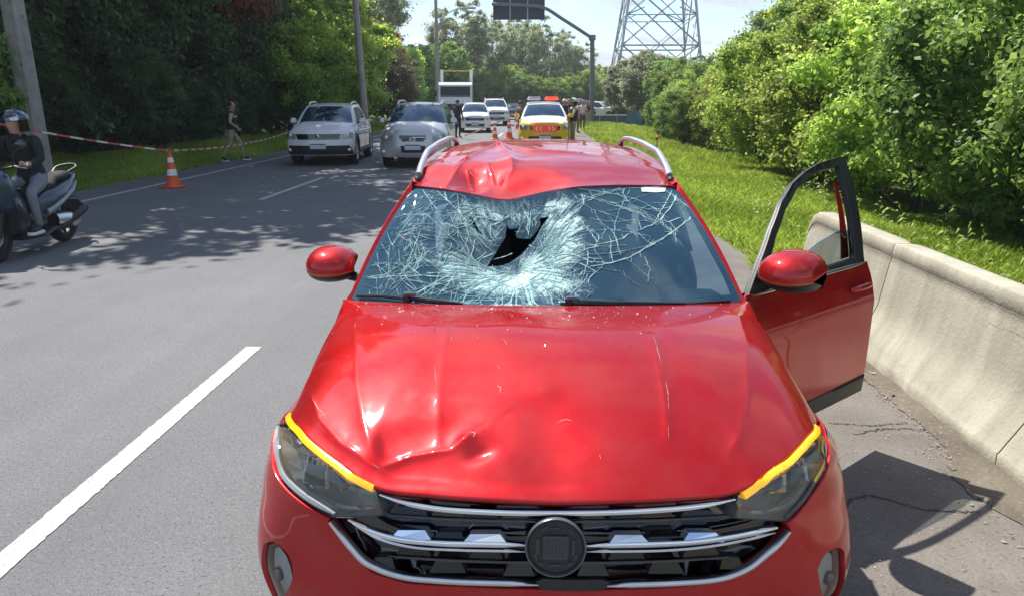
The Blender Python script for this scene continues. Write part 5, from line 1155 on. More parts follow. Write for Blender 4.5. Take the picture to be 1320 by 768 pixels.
# ---- front doors: shell, window frame, glass; the one on the right of the picture stands open
def front_door(sd, phi):
    GD = GH[sd]
    if sd > 0:
        fo_ = GH[sd].fn; sh = lambda v, b_: (lambda P: P+np.c_[(P[:, 2]-.99)*.10, (P[:, 2]-.99)*.05, (P[:, 2]-.99)*.09])(fo_(v, b_)); GD = Surf(sh, 1.2, 4.15, 0, 1, 40, 10); GD.sgn = GH[sd].sgn
    hu, hv = .868, HINGE_V
    Mx = Matrix.Translation((sd*hu, hv, 0)) @ Matrix.Rotation(-sd*phi, 4, 'Z') @ Matrix.Translation((-sd*hu, -hv, 0))
    d = [szc(HINGE_V, .99), szc(HINGE_V, .31), szc(DOOR_V, .31), szc(DOOR_V, .99)]
    root = patch('front_door', BODY, fl(d, sd), M['red'], car, step=.03, flange=.02)
    # waist crease and lower crease are pressed in as slim raised lines
    kids = []
    kids.append(patch('door_cladding', BODY, fl([szc(HINGE_V+.01, .31), szc(DOOR_V-.005, .31), szc(DOOR_V-.005, .40), szc(HINGE_V+.01, .385)], sd), M['black_plastic'], root, step=.04, flange=.01, off=.006))
    # inner panel
    b = MB(); rows = [[(sd*(.80-.02*math.sin(z*9)), v, z) for v in np.linspace(HINGE_V+.005, DOOR_V-.005, 10)] for z in np.linspace(.32, .99, 10)]; b.grid(rows)
    for (v0, v1) in ((HINGE_V+.003, HINGE_V+.003), (DOOR_V-.003, DOOR_V-.003)):
        e = [(sd*(bodyfn(s_of_v(v0), z)[0][0]-.006), v0, z) for z in np.linspace(.32, .985, 8)]; i_ = [(sd*.79, v0, z) for z in np.linspace(.32, .985, 8)]; b.grid([e, i_])
    b.grid([[(sd*(bodyfn(s_of_v(v), .32)[0][0]-.008), v, .315) for v in np.linspace(HINGE_V, DOOR_V, 6)], [(sd*.79, v, .318) for v in np.linspace(HINGE_V, DOOR_V, 6)]])
    kids.append(b.out('door_lining', mat('door_inner', (.06, .012, .014), .5) if sd > 0 else M['dash'], root))
    S = GD
    def g(name, poly, m, flange=.03, off=0, par=None): o = patch(name, S, poly, m, par or root, sc=ghs, step=.03, flange=flange, off=off); return o
    top = [(1.375, .93), (1.7, .925), (2.20, .915)]
    fr_out = [(1.335, -.03), (2.33, -.03), (2.30, .45), (2.27, .975), (2.22, .985), (2.0, .97), (1.75, .925), (1.55, .85), (1.42, .72), (1.36, .50), (1.34, .25)]
    fr_in = [(1.46, .035), (2.24, .035), (2.22, .45), (2.19, .905), (2.0, .905), (1.80, .87), (1.61, .79), (1.48, .64), (1.425, .44), (1.42, .20)]
    fo = patch('window_frame', S, fr_out, M['black_plastic'], root, holes=[fr_in], sc=ghs, step=.03, flange=.012); kids.append(fo)
    kids.append(patch('frame_shell', S, fr_out, M['black_plastic'], root, holes=[fr_in], sc=ghs, step=.05, flange=.014, off=-.014))
    kids.append(patch('frame_inner', S, fr_out, M['dark_trim'], root, holes=[fr_in], sc=ghs, step=.04, flange=0, off=-.028))
    # red inner edge of the rear upright of the frame
    if sd > 0: kids.append(g('frame_edge', [(2.15, .05), (2.235, .05), (2.18, .78), (2.145, .78)], M['red'], .0, -.030))
    win = [(1.46, .02), (2.25, .02), (2.235, .30), (2.08, .33), (1.90, .28), (1.70, .18), (1.55, .07)] if sd > 0 else fr_in
    kids.append(g('window_pane', win, M['glass'] if sd > 0 else M['glass_dark'], .004, -.012))
    kids.append(strip('waist_moulding', BODY, fl([szc(HINGE_V+.05, .982), szc(1.8, .986), szc(DOOR_V-.03, .988)], sd), .008, .006, M['satin'], root, n=20))
    # handle over a flat cup patch, its recess shade painted darker red
    for dv, w in ((0, .19),):
        p = [Vector(BODY.pt(sd*s_of_v(DOOR_V-.24+w*t), .885+.004*t, .008+.026*math.sin(math.pi*t)**.5)[0]) for t in np.linspace(0, 1, 9)]
        kids.append(MB().tube(p, [.010, .014, .016, .016, .016, .016, .015, .014, .010], 8, flat=1.0).out('door_handle', M['red'], root))
    kids.append(patch('handle_cup', BODY, fl([szc(DOOR_V-.22, .865), szc(DOOR_V-.09, .865), szc(DOOR_V-.08, .90), szc(DOOR_V-.20, .905)], sd), M['maroon'], root, step=.02, flange=0, off=.0025))
    kids.append(mirror_at((sd*(.945 if sd > 0 else .925), 1.46, 1.085), sd, root))
    allo = [root]+[k for k in kids]+[c for k in kids for c in k.children]
    for o in allo: o.data.transform(Mx)
    return root
dL = front_door(-1, 0.0)
dR = front_door(1, R(50)); dR['label'] = 'front door standing open towards the barrier'
# ---- inside: tub, dashboard, wheel, seats
b = MB(); b.grid([[(x, v, .30+.0*abs(x)) for v in np.linspace(.9, 3.9, 6)] for x in (-.74, 0, .74)]); b.grid([[(x, .95+.1*t, .30+.68*t) for t in (0, 1)] for x in (-.78, 0, .78)]); b.out('cabin_floor', M['dark_trim'], car)
for sd in (1, -1):
    b = MB()
    if sd < 0: b.grid([[(sd*.78, v, z) for v in (1.2, 2.4, 3.9)] for z in (.28, .98)])
    else: b.grid([[(sd*.78, v, z) for v in (2.40, 3.2, 3.9)] for z in (.28, .98)])
    b.out('side_lining', M['dash'], car)
b = MB(); rows = []
for t, (v, z) in enumerate([(1.02, .93), (1.25, .965), (1.45, .97), (1.60, .95), (1.66, .88), (1.62, .70), (1.55, .55)]): rows.append([(x, v+.06*(x/.75)**2*(v < 1.3), z+.02*math.exp(-((x-.36)/.18)**2)*(1.3 < v < 1.7)) for x in np.linspace(-.76, .76, 21)])
b.grid(rows); b.out('dashboard', M['dash'], car)
SWM = Matrix.Translation((.36, 1.80, .92)) @ Matrix.Rotation(R(-65), 4, 'X')
b = MB(); b.tube([SWM @ Vector((.185*math.cos(t), .185*math.sin(t), 0)) for t in np.linspace(0, 2*math.pi, 33)], .015, 8, cap=False); b.tube([SWM @ Vector((-.18, 0, 0)), SWM @ Vector((.18, 0, 0))], .018, 8); b.tube([SWM @ Vector((0, 0, 0)), SWM @ Vector((0, -.18, 0))], .018, 8); b.ball(tuple(SWM @ Vector((0, 0, 0))), .06, 12, 8, SWM.to_3x3()); b.out('steering_wheel', M['dash'], car)
def seat(x, v, w=.50):
    b = MB(); prof = [(0, .45), (.05, .50), (.40, .52), (.50, .48), (.50, .40)]
    b.box((x, v, .44), (w, .52, .16), bev=.05); s_ = b.out('seat', M['seat'], car)
    b = MB(); b.box((0, 0, .31), (w*.92, .13, .62), bev=.05, taper=.82); Mx = Matrix.Translation((x, v+.24, .48)) @ Matrix.Rotation(R(-18), 4, 'X'); b.v = [tuple(Mx @ Vector(q)) for q in b.v]; b.out('backrest', M['seat'], s_)
    b = MB(); b.box((0, 0, .73), (.26, .10, .17), bev=.04); b.tube([(-.06, 0, .6), (-.06, 0, .68)], .007); b.tube([(.06, 0, .6), (.06, 0, .68)], .007); b.v = [tuple(Mx @ Vector(q)) for q in b.v]; b.out('headrest', M['seat'], s_)
seat(.36, 2.05); seat(-.36, 2.05); seat(0, 3.0, 1.25)
b = MB(); b.box((0, 1.70, 1.33), (.20, .05, .055), bev=.015); b.out('interior_mirror', M['dash'], car)
# ---- wheels
def wheel(parent, x, v, r=.335, w=.215, sd=1, spokes=5, rimmat=None, detail=True, name='wheel'):
    Mx = Matrix.Translation((x, v, r)) @ Matrix.Rotation(R(90)*sd, 4, 'Y')
    n = 40 if detail else 20
    ty = MB().lathe([(r*.66, -w*.46), (r*.86, -w*.5), (r*.965, -w*.46), (r, -w*.36), (r, w*.36), (r*.965, w*.46), (r*.86, w*.5), (r*.66, w*.46)], n, Mx, cap=False).out(name, M['rubber'], parent)
    rm = MB().lathe([(r*.68, w*.47), (r*.655, w*.42), (r*.62, w*.20), (r*.60, -w*.3)], n, Mx, cap=False)
    for k in range(spokes):
        a = 2*math.pi*k/spokes; M2 = Mx @ Matrix.Rotation(a, 4, 'Z')
        for s_ in ((-1, 1) if detail else (0,)):
            rm.add([M2 @ Vector(p) for p in [(r*.12, s_*r*.06-r*.04, w*.36), (r*.12, s_*r*.06+r*.04, w*.36), (r*.66, s_*r*.15+r*.035, w*.42), (r*.66, s_*r*.15-r*.035, w*.42), (r*.12, s_*r*.06-r*.04, w*.22), (r*.12, s_*r*.06+r*.04, w*.22), (r*.66, s_*r*.15+r*.035, w*.30), (r*.66, s_*r*.15-r*.035, w*.30)]],
                   [(0, 1, 2, 3), (0, 4, 5, 1), (1, 5, 6, 2), (2, 6, 7, 3), (3, 7, 4, 0)])
    rm.lathe([(r*.0, w*.40), (r*.16, w*.38), (r*.18, w*.2)], 16, Mx, cap=False); rm.out('rim', rimmat or M['rim'], ty)
    if detail: MB().lathe([(0, w*.02), (r*.55, w*.02), (r*.55, -w*.1)], 24, Mx, cap=False).out('brake_disc', M['satin'], ty)
    return ty
for sd in (1, -1):
    for v in (WF, WR): wheel(car, sd*.765, v, sd=sd)
    for v in (WF, WR):
        b = MB(); b.grid([[(sd*x, v-.40*math.cos(t), .335+.40*math.sin(t)) for t in np.linspace(R(-10), R(190), 16)] for x in (.86, .45)]); b.out('wheel_housing', M['dark_trim'], car)
b = MB(); b.box((0, 2.1, .24), (1.5, 3.7, .06)); b.out('underbody', M['dark_trim'], car, smooth=False)

# ---- chips and scratches on the bonnet, dust and leaves in the cowl
def scratch(px, w, m, S=None):
    S = S or HOOD; a = np.array(tr(S, px)); L = spline(S.pt(a[:, 0], a[:, 1]), 14); N = np.array([0, -.35, .93]); T = np.gradient(L, axis=0); T /= np.linalg.norm(T, axis=1)[:, None]+1e-9; Bn = np.cross(T, N); w *= .55; ww = w*(.2+rng.random(14))[:, None]*np.sin(np.linspace(.15, 3.0, 14))[:, None]; j = rng.normal(0, w*.5, (14, 1))
    b = MB(); b.grid([L+Bn*(ww+j)+N*.0014, L-Bn*(ww-j)+N*.0014]); b.out('scratch', m, hood, kind='stuff')
chip = mat('bare_scratch', (.52, .24, .24), .5)
for px, w in (([(641, 496), (645, 500), (644, 507)], .0022), ([(640, 498), (647, 499)], .0016), ([(718, 545), (727, 541), (738, 542)], .0028), ([(773, 585), (774, 592)], .0018), ([(841, 430), (848, 452), (852, 470)], .0018), ([(858, 490), (861, 510), (862, 530)], .0018), ([(861, 545), (862, 566)], .0010),
              ([(402, 512), (412, 528), (420, 536)], .0022), ([(604, 556), (612, 558), (610, 563)], .0030), ([(648, 436), (655, 446)], .0020), ([(640, 470), (646, 476)], .0010), ([(560, 470), (563, 500)], .0008), ([(930, 400), (945, 404)], .0018), ([(480, 598), (490, 604)], .0018), ([(567, 572), (566, 588)], .0012)): scratch(px, w, chip)
scratch([(608, 553), (613, 562), (609, 570)], .0035, M['maroon'])
for px, w in (([(604, 216), (607, 224), (614, 232)], .0020), ([(612, 218), (616, 224)], .0024), ([(630, 212), (636, 220), (640, 230)], .0018)): scratch(px, w, chip, ROOF)

# crumbs of windshield glass thrown over the rear of the bonnet and the cowl
b = MB()
for k in range(300):
    a_ = float(np.clip(rng.normal(-.15, .38), -.9, .9)); b_ = float(1-abs(rng.normal(0, .16))); b_ = max(.35, min(.985, b_)); p = HOOD.pt(a_, b_)[0]; s_ = rng.uniform(.0010, .0032)
    q = [(rng.normal(0, 1), rng.normal(0, 1)) for _ in range(3)]; b.add([(p[0]+x*s_, p[1]+y*s_, p[2]+.0008) for x, y in q]+[(p[0], p[1], p[2]+.001+s_*1.3)], [(0, 1, 3), (1, 2, 3), (2, 0, 3)])
b.out('glass_crumb', mat('glass_crumb', (.66, .80, .80), .15, spec=1.0), hood, smooth=False, kind='stuff')
# black lower intake and lip, out of the photograph's frame but seen from lower or farther back
li = patch('lower_intake', BODY, [(-.62, .25), (.62, .25), (.70, .37), (-.70, .37)], M['black_plastic'], car, step=.05, flange=.01, off=.004)
for z in (.285, .32): strip('intake_rib', BODY, [(-.60, z), (0, z), (.60, z)], .006, .014, M['dark_trim'], li, n=24)
patch('bumper_lip', BODY, [(-1.05, .165), (1.05, .165), (1.05, .215), (-1.05, .215)], M['black_plastic'], car, step=.06, flange=.01, off=.006)
# ================================================================ the other vehicles
def ws_plain(a, b, top_v, top_z, top_w, bot_v):
    q = np.abs(a); Bt = np.c_[a*.80, bot_v+.13*q**2.2, 1.0-.01*q**2]; Tp = np.c_[a*top_w, top_v+.10*q**2.2, top_z-.03*q**2]; P = Bt+(Tp-Bt)*np.asarray(b)[:, None]
    k = .035*np.sin(np.pi*np.clip(b, 0, 1)); P[:, 1] -= k*.5; P[:, 2] += k; return P
def vehicle(name, label, cat, px, py, Y, rz, m, kw=1.0, kl=1.0, kz=1.0, lift=.0, group=None, X=None, hood_m=None, bump_m=None, clad=True, rails=True, pickup=False, roof_m=None,
            grille=((-.50, .60), (.50, .60), (.56, .74), (-.56, .74)), lamps=None, intake=((-.50, .30), (.50, .30), (.56, .44), (-.56, .44)), detail=True, hoodz=0.0, boxy=0.0, plate=(.0, .50), emblem=None, glassm=None, open_window=False, bars=3):
    x = at_y(px, 129, Y).x if X is None else X
    root = empty(name, (x, Y, 0), rz, label, cat, group); hood_m = hood_m or m; bump_m = bump_m or m; roof_m = roof_m or m
    K = np.array([kw, kl, kz]); T = lambda P: P*K+np.array([0, 0, lift])
    B = Surf(lambda a, b: T(bodyfn(a, b)), -3.2, 3.2, .15, 1.0, 90, 24); B.sgn = BODY.sgn
    st = .07 if detail else .13; g = M['glass_dark'] if glassm is None else glassm
    def A_(vc, a0, a1, r=RW, n=9): return [(s_of_v(vc-r*math.cos(t)), .335+r*math.sin(t)) for t in np.linspace(R(a0), R(a1), n)]
    side = [(0.0, .86), (.5, .86), (1.0, .90), (1.5, .975), (2.4, 1.0), (SMAX-.9, 1.02), (SMAX-.02, 1.0), (SMAX-.02, .22)]
    for sd in (1, -1):
        poly = side+A_(WR, 192, -12)+[(s_of_v(WF+RW+.02), .25)][:0]+A_(WF, 192, -12)+[(s_of_v(.48), .22), (0, .22)]
        f = (lambda L: L if sd > 0 else mir(L))
        patch('body_side', B, f(poly), m, root, step=st, flange=0)
        if clad:
            for vc in (WF, WR): patch('arch_trim', B, f(A_(vc, 195, -12, RW+.05)+A_(vc, -12, 195, RW-.03)), M['black_plastic'], root, step=st, flange=.04, off=.012)
            patch('sill', B, f([szc(WF+RW, .22), szc(WR-RW, .22), szc(WR-RW, .34), szc(WF+RW, .34)]), M['black_plastic'], root, step=.1, flange=.03, off=.008)
        for v in (WF, WR):
            b = MB(); b.grid([[tuple(T(np.array([sd*xx, v-.38*math.cos(t), .335+.38*math.sin(t)]))) for t in np.linspace(R(-10), R(190), 10)] for xx in (.86, .45)]); b.out('wheel_housing', M['dark_trim'], root)
            r_ = .345*kz+lift*.5; wheel(root, sd*.77*kw, v*kl, r=r_, sd=sd, detail=False, spokes=6, w=.235)
        # door lines and handles
        if detail:
            for v in (1.32, 2.32, 3.10 if not pickup else 3.0): patch('door_gap', B, f([szc(v, .36), szc(v+.02, .36), szc(v+.02, .98), szc(v, .98)]), M['dark_trim'], root, step=.15, flange=0, off=.003)
            for v in (2.16, 2.95): patch('door_handle', B, f([szc(v-.10, .86), szc(v+.05, .86), szc(v+.05, .89), szc(v-.10, .89)]), M['chrome'] if clad else m, root, step=.1, flange=.02, off=.025)
    # bonnet
    A, Bq = np.meshgrid(np.linspace(-1, 1, 31), np.linspace(0, 1, 16), indexing='ij'); P = hoodbase(A.ravel(), Bq.ravel())
    P[:, 2] += hoodz*np.sin(np.pi*np.clip(Bq.ravel(), 0, 1)*.5)*(1-np.abs(A.ravel())**4)+.012*np.exp(-((np.abs(A.ravel())-.55)/.08)**2)*np.sin(np.pi*Bq.ravel())
    b = MB(); b.grid(T(P).reshape(31, 16, 3)); b.out('bonnet', hood_m, root, angle=60)
    # cabin
    tv, tz, tw, rear_v, rear_bot = (1.72, 1.44, .60, 3.95, 4.15) if not pickup else (1.66, 1.46, .62, 2.95, 3.12)
    if boxy: tw += .05*boxy; tz += .01
    def gh(v, b_):
        v = np.asarray(v, float); b_ = np.asarray(b_, float); t = (v-1.24)/(rear_bot-1.24); vb = v; vt = tv+.05+(rear_v-tv-.05)*t
        Bt = np.c_[np.interp(v, [1.1, 1.26, 3.2, 3.9, 4.2], [.80, .815, .815, .78 if not boxy else .80, .64 if not boxy else .76]), vb, np.interp(v, [1.1, 4.2], [.975, 1.03])]
        Tp = np.c_[np.interp(vt, [1.6, 3.4, 4.0], [tw, tw, tw-.05]), vt, tz-.02+np.interp(vt, [1.6, 2.3, 3.4, 4.0], [0, .045, .05, -.01])]; P = Bt+(Tp-Bt)*b_[:, None]; P[:, 0] += .02*np.sin(np.pi*np.clip(b_, 0, 1)); return P
    for sd in (1, -1):
        S = Surf(lambda v, b_: T(gh(v, b_)*np.array([sd, 1, 1])), 1.2, rear_bot, 0, 1, 20, 6); n_ = S.nrm(np.array([2.4]), np.array([.5]))[0]; S.sgn = 1.0 if n_[0]*sd > 0 else -1.0
        patch('pillar_panel', S, [(1.22, -.03), (rear_bot, -.03), (rear_bot, 1.0), (1.22, 1.0)], roof_m, root, sc=ghs, step=.12, flange=0)
        e = rear_bot-.18
        patch('side_window', S, [(1.42, .05), (2.24, .05), (2.20, .86), (1.52, .86), (1.44, .45)], M['dark_trim'] if (open_window and sd > 0) else g, root, sc=ghs, step=.12, flange=0, off=.006)
        if pickup: patch('side_window', S, [(2.34, .05), (2.92, .05), (2.80, .84), (2.30, .86)], g, root, sc=ghs, step=.12, flange=0, off=.006)
        else:
            patch('side_window', S, [(2.34, .05), (3.10, .05), (3.10, .84), (2.30, .86)], g, root, sc=ghs, step=.12, flange=0, off=.006); patch('side_window', S, [(3.20, .07), (e-.1, .10), (e-.35, .78), (3.20, .82)], g, root, sc=ghs, step=.12, flange=0, off=.006)
        # mirror
        c = T(np.array([sd*.97, 1.44, 1.06])); mr = MB().tube([c+np.array([-sd*.16, .03, -.07]), c], [.03, .04], 6).out('door_mirror', M['black_plastic'], root); b = MB(); b.box(tuple(c), (.20, .12, .16), bev=.045, taper=.85); b.out('mirror_cap', m, mr)
    A, Bq = np.meshgrid(np.linspace(-1, 1, 17), np.linspace(0, 1, 12), indexing='ij'); v = (tv+.10*np.abs(A)**2.2)+(rear_v-tv-.10*np.abs(A)**2.2)*Bq
    zz = tz+np.interp(v, [1.6, 2.3, 3.4, 4.0], [0, .065, .07, .01])-.035*np.abs(A)**2.6; xx = A*(np.interp(v, [1.6, 3.4, 4.0], [tw, tw, tw-.05])+.004)
    b = MB(); b.grid(T(np.c_[xx.ravel(), v.ravel(), zz.ravel()]).reshape(17, 12, 3)); b.out('roof_panel', roof_m, root)
    W_ = Surf(lambda a, b_: T(ws_plain(np.asarray(a, float), np.asarray(b_, float), tv, tz, tw*.99, 1.06)), -1, 1, 0, 1, 20, 8); n_ = W_.nrm(np.array([0.]), np.array([.5]))[0]; W_.sgn = 1.0 if n_[2] > 0 else -1.0
    patch('windshield', W_, [(-.96, .03), (.96, .03), (.955, .97), (-.955, .97)], glassm or M['glass_sky_blue'], root, sc=(.70, .6), step=.10, flange=0, off=.004)
    b = MB(); b.grid(W_.pt(np.tile(np.linspace(-1, 1, 9), 2), np.repeat([0, 1], 9)).reshape(2, 9, 3)*1.0); 
    for sd in (1, -1): patch('front_pillar', W_, [(sd*.93, 0), (sd*1.02, 0), (sd*1.02, 1), (sd*.93, 1)], roof_m, root, sc=(.70, .6), step=.1, flange=0, off=.007)
    patch('roof_header', W_, [(-1, .94), (1, .94), (1, 1.01), (-1, 1.01)], roof_m, root, sc=(.70, .6), step=.1, flange=0, off=.007)
    b = MB(); b.grid([[tuple(T(np.array([a*.80, 1.0+.13*abs(a)**2.2, .985]))) for a in np.linspace(-1, 1, 9)], [tuple(T(np.array([a*.80, 1.10+.13*abs(a)**2.2, 1.0]))) for a in np.linspace(-1, 1, 9)]]); b.out('cowl', M['black_plastic'], root)
    # inside: dark floor, dashboard and seats read through the glass
    b = MB(); b.box(tuple(T(np.array([0, 1.55, .80]))), (1.45*kw, .55, .30)); b.out('dashboard', M['dash'], root, False)
    b = MB(); b.box(tuple(T(np.array([0, (rear_v+1.4)/2, .35]))), (1.5*kw, (rear_v-1.0)*kl, .1)); b.out('cabin_floor', M['dark_trim'], root, False)
    for sx in (-.37, .37):
        b = MB(); b.box(tuple(T(np.array([sx, 2.35, .90]))), (.46, .16, .60), bev=.05, taper=.8); b.box(tuple(T(np.array([sx, 2.38, 1.27]))), (.26, .10, .17), bev=.04); b.out('seat', M['seat'], root)
    # rear
    b = MB()
    if pickup:
        b.grid([[tuple(T(np.array([sx*.60, 2.95+.17*t, 1.50-.50*t]))) for sx in (-1, 0, 1)] for t in (0, .5, 1)]); b.out('rear_window', g, root)
        b = MB(); b.grid([[tuple(T(np.array([sx*.74, v, .62]))) for sx in (-1, 1)] for v in (3.05, 4.2)]); b.out('load_bed', M['black_plastic'], root)
        for sd in (1, -1):
            b = MB(); b.grid([[tuple(T(np.array([sd*w_, v, z+.0]))) for v in np.linspace(3.02, 4.16, 6)] for w_, z in ((.815, .99), (.80, 1.045), (.74, 1.04), (.74, .62))]); b.out('bed_wall', m, root)
            b = MB(); b.grid([[tuple(T(np.array([sd*.78, v0+dv, z]))) for dv in (0, dd)] for v0, z, dd in ((2.98, 1.42, .10), (3.1, 1.25, .30), (3.2, 1.03, .75))]); b.out('sport_bar', M['black_plastic'], root)
        b = MB(); b.grid([[tuple(T(np.array([sx*.76, 4.18, z]))) for sx in (-1, 1)] for z in (.5, 1.04)]); b.out('tailgate', m, root)
    else:
        b.grid([[tuple(T(np.array([sx*(tw-.04+(.16)*t), rear_v+.2*t, tz+.0-.42*t]))) for sx in (-1, -.5, 0, .5, 1)] for t in (0, .5, 1)]); b.out('rear_window', g, root)
        b = MB(); b.grid([[tuple(T(np.array([sx*.74, rear_bot+.02, z]))) for sx in (-1, 1)] for z in (.5, 1.03)]); b.out('tailgate', m, root)
    b = MB(); b.box(tuple(T(np.array([0, 2.1, .26]))), (1.5*kw, 3.6*kl, .08)); b.out('underbody', M['dark_trim'], root, False)
    # front face; s is the distance from the nose centre along the body
    F = lambda name, poly, mm, off=.004, par=root, fl_=.0: patch(name, B, poly, mm, par, step=.08, flange=fl_, off=off)
    if bump_m is not m: F('front_bumper', [(-1.15, .22), (1.15, .22), (1.15, .62), (.6, .60), (-.6, .60), (-1.15, .62)], bump_m, .006)
    gr = F('grille', list(grille), M['gloss_black'], .008)
    z0, z1 = grille[0][1], grille[2][1]
    if detail:
        for k in range(bars):
            z = z0+(z1-z0)*(k+1)/4; strip('grille_bar', B, [(grille[0][0]*.96, z), (0, z), (grille[1][0]*.96, z)], .008, .018, M['chrome'] if k == 1 and clad else M['black_plastic'], gr, n=14, taper=False)
        if bars: strip('grille_frame', B, [(grille[3][0], z1), (0, z1), (grille[2][0], z1)], .009, .022, M['chrome'], gr, n=14, taper=False)
    if intake: F('lower_intake', list(intake), M['black_plastic'], .010)
    for sd in (1, -1):
        lp = lamps or ((.60, .62), (.98, .66), (1.10, .80), (.90, .80), (.58, .74)); q = [(s*sd, z) for s, z in lp]
        hl = F('headlight', q, M['lamp_refl'], .010); F('lens', shrink(q, .97), M['lens'], .020, hl)
        c = np.array(q).mean(0); p = Vector(B.pt(c[0]*.96, c[1], .012)[0]); MB().ball(p, (.055*kw, .03, .055), 12, 6).out('lamp_bulb', M['white_lamp'], hl)
        fo = B.pt(sd*.80, .36, .012)[0]; MB().ball(tuple(fo), (.06, .025, .045), 10, 6).out('fog_lamp', M['white_lamp'], root)
    p = B.pt(0.0, plate[1], .03)[0]; pl = MB(); pl.box(tuple(p), (.42, .02, .14)); po = pl.out('number_plate', M['plate_grey'], root, False); b = MB(); b.box((p[0], p[1]-.012, p[2]+.053), (.40, .006, .026)); b.out('plate_band', mat('plate_blue', (.03, .07, .30), .4), po, False)
    if emblem is not None:
        p = Vector(B.pt(0.0, (z0+z1)/2, .03)[0]); emblem(p, root)
    if rails:
        for sd in (1, -1):
            pts = [tuple(T(np.array([sd*(tw-.03), vv, tz+np.interp(vv, [1.6, 2.3, 3.4, 4.0], [0, .045, .05, -.01])-.005+.055*min(1, t*6)**.7*min(1, (1-t)*6)**.7]))) for t, vv in zip(np.linspace(0, 1, 12), np.linspace(tv+.15, rear_v-.15, 12))]
            MB().tube(pts, .022, 8).out('roof_rail', M['satin'] if not isinstance(rails, str) else M['white'], root)
    return root
M['glass_sky_blue'] = glass('windshield_glass', (.22, .33, .44), 1.6, .0, .14, (.16, (.05, .15, .30)))  # diffuse blue puts a reflected sky into the glass colour
M['lamp_refl'] = mat('lamp_reflector', (.72, .74, .76), .25, .25, var=.3, vs=25)
def diamond(p, root):
    b = MB(); o = [(0, .095), (.060, 0), (0, -.095), (-.060, 0)]; i_ = [(0, .055), (.030, 0), (0, -.055), (-.030, 0)]
    vs = [(p.x+x, p.y-.012, p.z+z) for x, z in o]+[(p.x+x, p.y-.022, p.z+z) for x, z in i_]+[(p.x+x, p.y+.02, p.z+z) for x, z in i_]; b.add(vs, [(k, (k+1) % 4, 4+(k+1) % 4, 4+k) for k in range(4)]+[(4+k, 4+(k+1) % 4, 8+(k+1) % 4, 8+k) for k in range(4)]); b.out('emblem', M['chrome'], root, False)
def oval_h(p, root):
    b = MB(); b.tube([(p.x+.085*math.cos(t), p.y-.01, p.z+.045*math.sin(t)) for t in np.linspace(0, 2*math.pi, 21)], .008, 5, cap=False)
    for sx in (-1, 1): b.tube([(p.x+sx*.045-.012, p.y-.01, p.z-.032), (p.x+sx*.045+.012, p.y-.01, p.z+.032)], .008, 5)
    b.tube([(p.x-.04, p.y-.01, p.z-.006), (p.x+.04, p.y-.01, p.z+.006)], .007, 5); b.out('emblem', M['chrome'], root)
yaw_of = lambda deg: R(deg)
vehicle('parked_pickup', 'white pickup truck with black wheel arches and roof rails on the far left lane', 'pickup', 406, 129, 19.9, R(5), M['white'], kw=1.03, kl=1.10, kz=1.06, lift=.07, pickup=True, hoodz=.03,
        grille=((-.56, .62), (.56, .62), (.60, .76), (-.60, .76)), intake=((-1.0, .24), (1.0, .24), (.80, .47), (-.80, .47)), lamps=((.60, .63), (.95, .65), (1.06, .79), (.85, .79), (.60, .755)), emblem=diamond, plate=(0, .455), open_window=True, bump_m=None, bars=0)
vehicle('parked_suv', 'silver sport utility car with round-cornered oval grille beside the white pickup', 'car', 530, 129, 19.4, R(3), M['silver'], kw=1.035, kl=1.02, kz=1.10, lift=.05, boxy=.6, hoodz=.03, clad=False, roof_m=M['blue_grey'],
        grille=((-.27, .60), (.27, .60), (.36, .70), (.34, .745), (-.34, .745), (-.36, .70)), intake=((-.30, .34), (.30, .34), (.32, .50), (-.32, .50)), lamps=((.52, .60), (.85, .60), (.98, .72), (.80, .79), (.52, .76)), emblem=oval_h, plate=(0, .47))
vehicle('waiting_car', 'small white car with dark grille stopped in front of the tow truck', 'car', 612, 129, 41, R(5), M['white'], kw=.98, kl=1.0, kz=1.06, lift=.03, detail=True, plate=(0, .42), clad=False)
vehicle('waiting_suv', 'big white sport utility car queued behind the small white car', 'car', 640, 129, 52, R(7), M['white'], kw=1.06, kl=1.12, kz=1.18, lift=.08, boxy=1, detail=True, plate=(0, .45), clad=False)
vehicle('waiting_sedan', 'dark blue car half hidden at the end of the queue', 'car', 661, 129, 68, R(3), M['dark_paint'], kz=.98, detail=False, rails=False, clad=False)
pc = vehicle('police_car', 'white and yellow police car with red chevron board and roof light bar', 'police car', 703, 129, 26.2, R(1.5), M['yellow'], kw=1.035, kl=1.02, kz=1.09, lift=.07, hood_m=M['white'], roof_m=M['white'], bump_m=M['yellow'], hoodz=.03, rails=False,
             grille=((-.50, .62), (.50, .62), (.54, .75), (-.54, .75)), intake=((-.62, .28), (.62, .28), (.55, .42), (-.55, .42)), plate=(0, .40), lamps=((.60, .63), (.95, .65), (1.06, .79), (.85, .79), (.60, .755)))
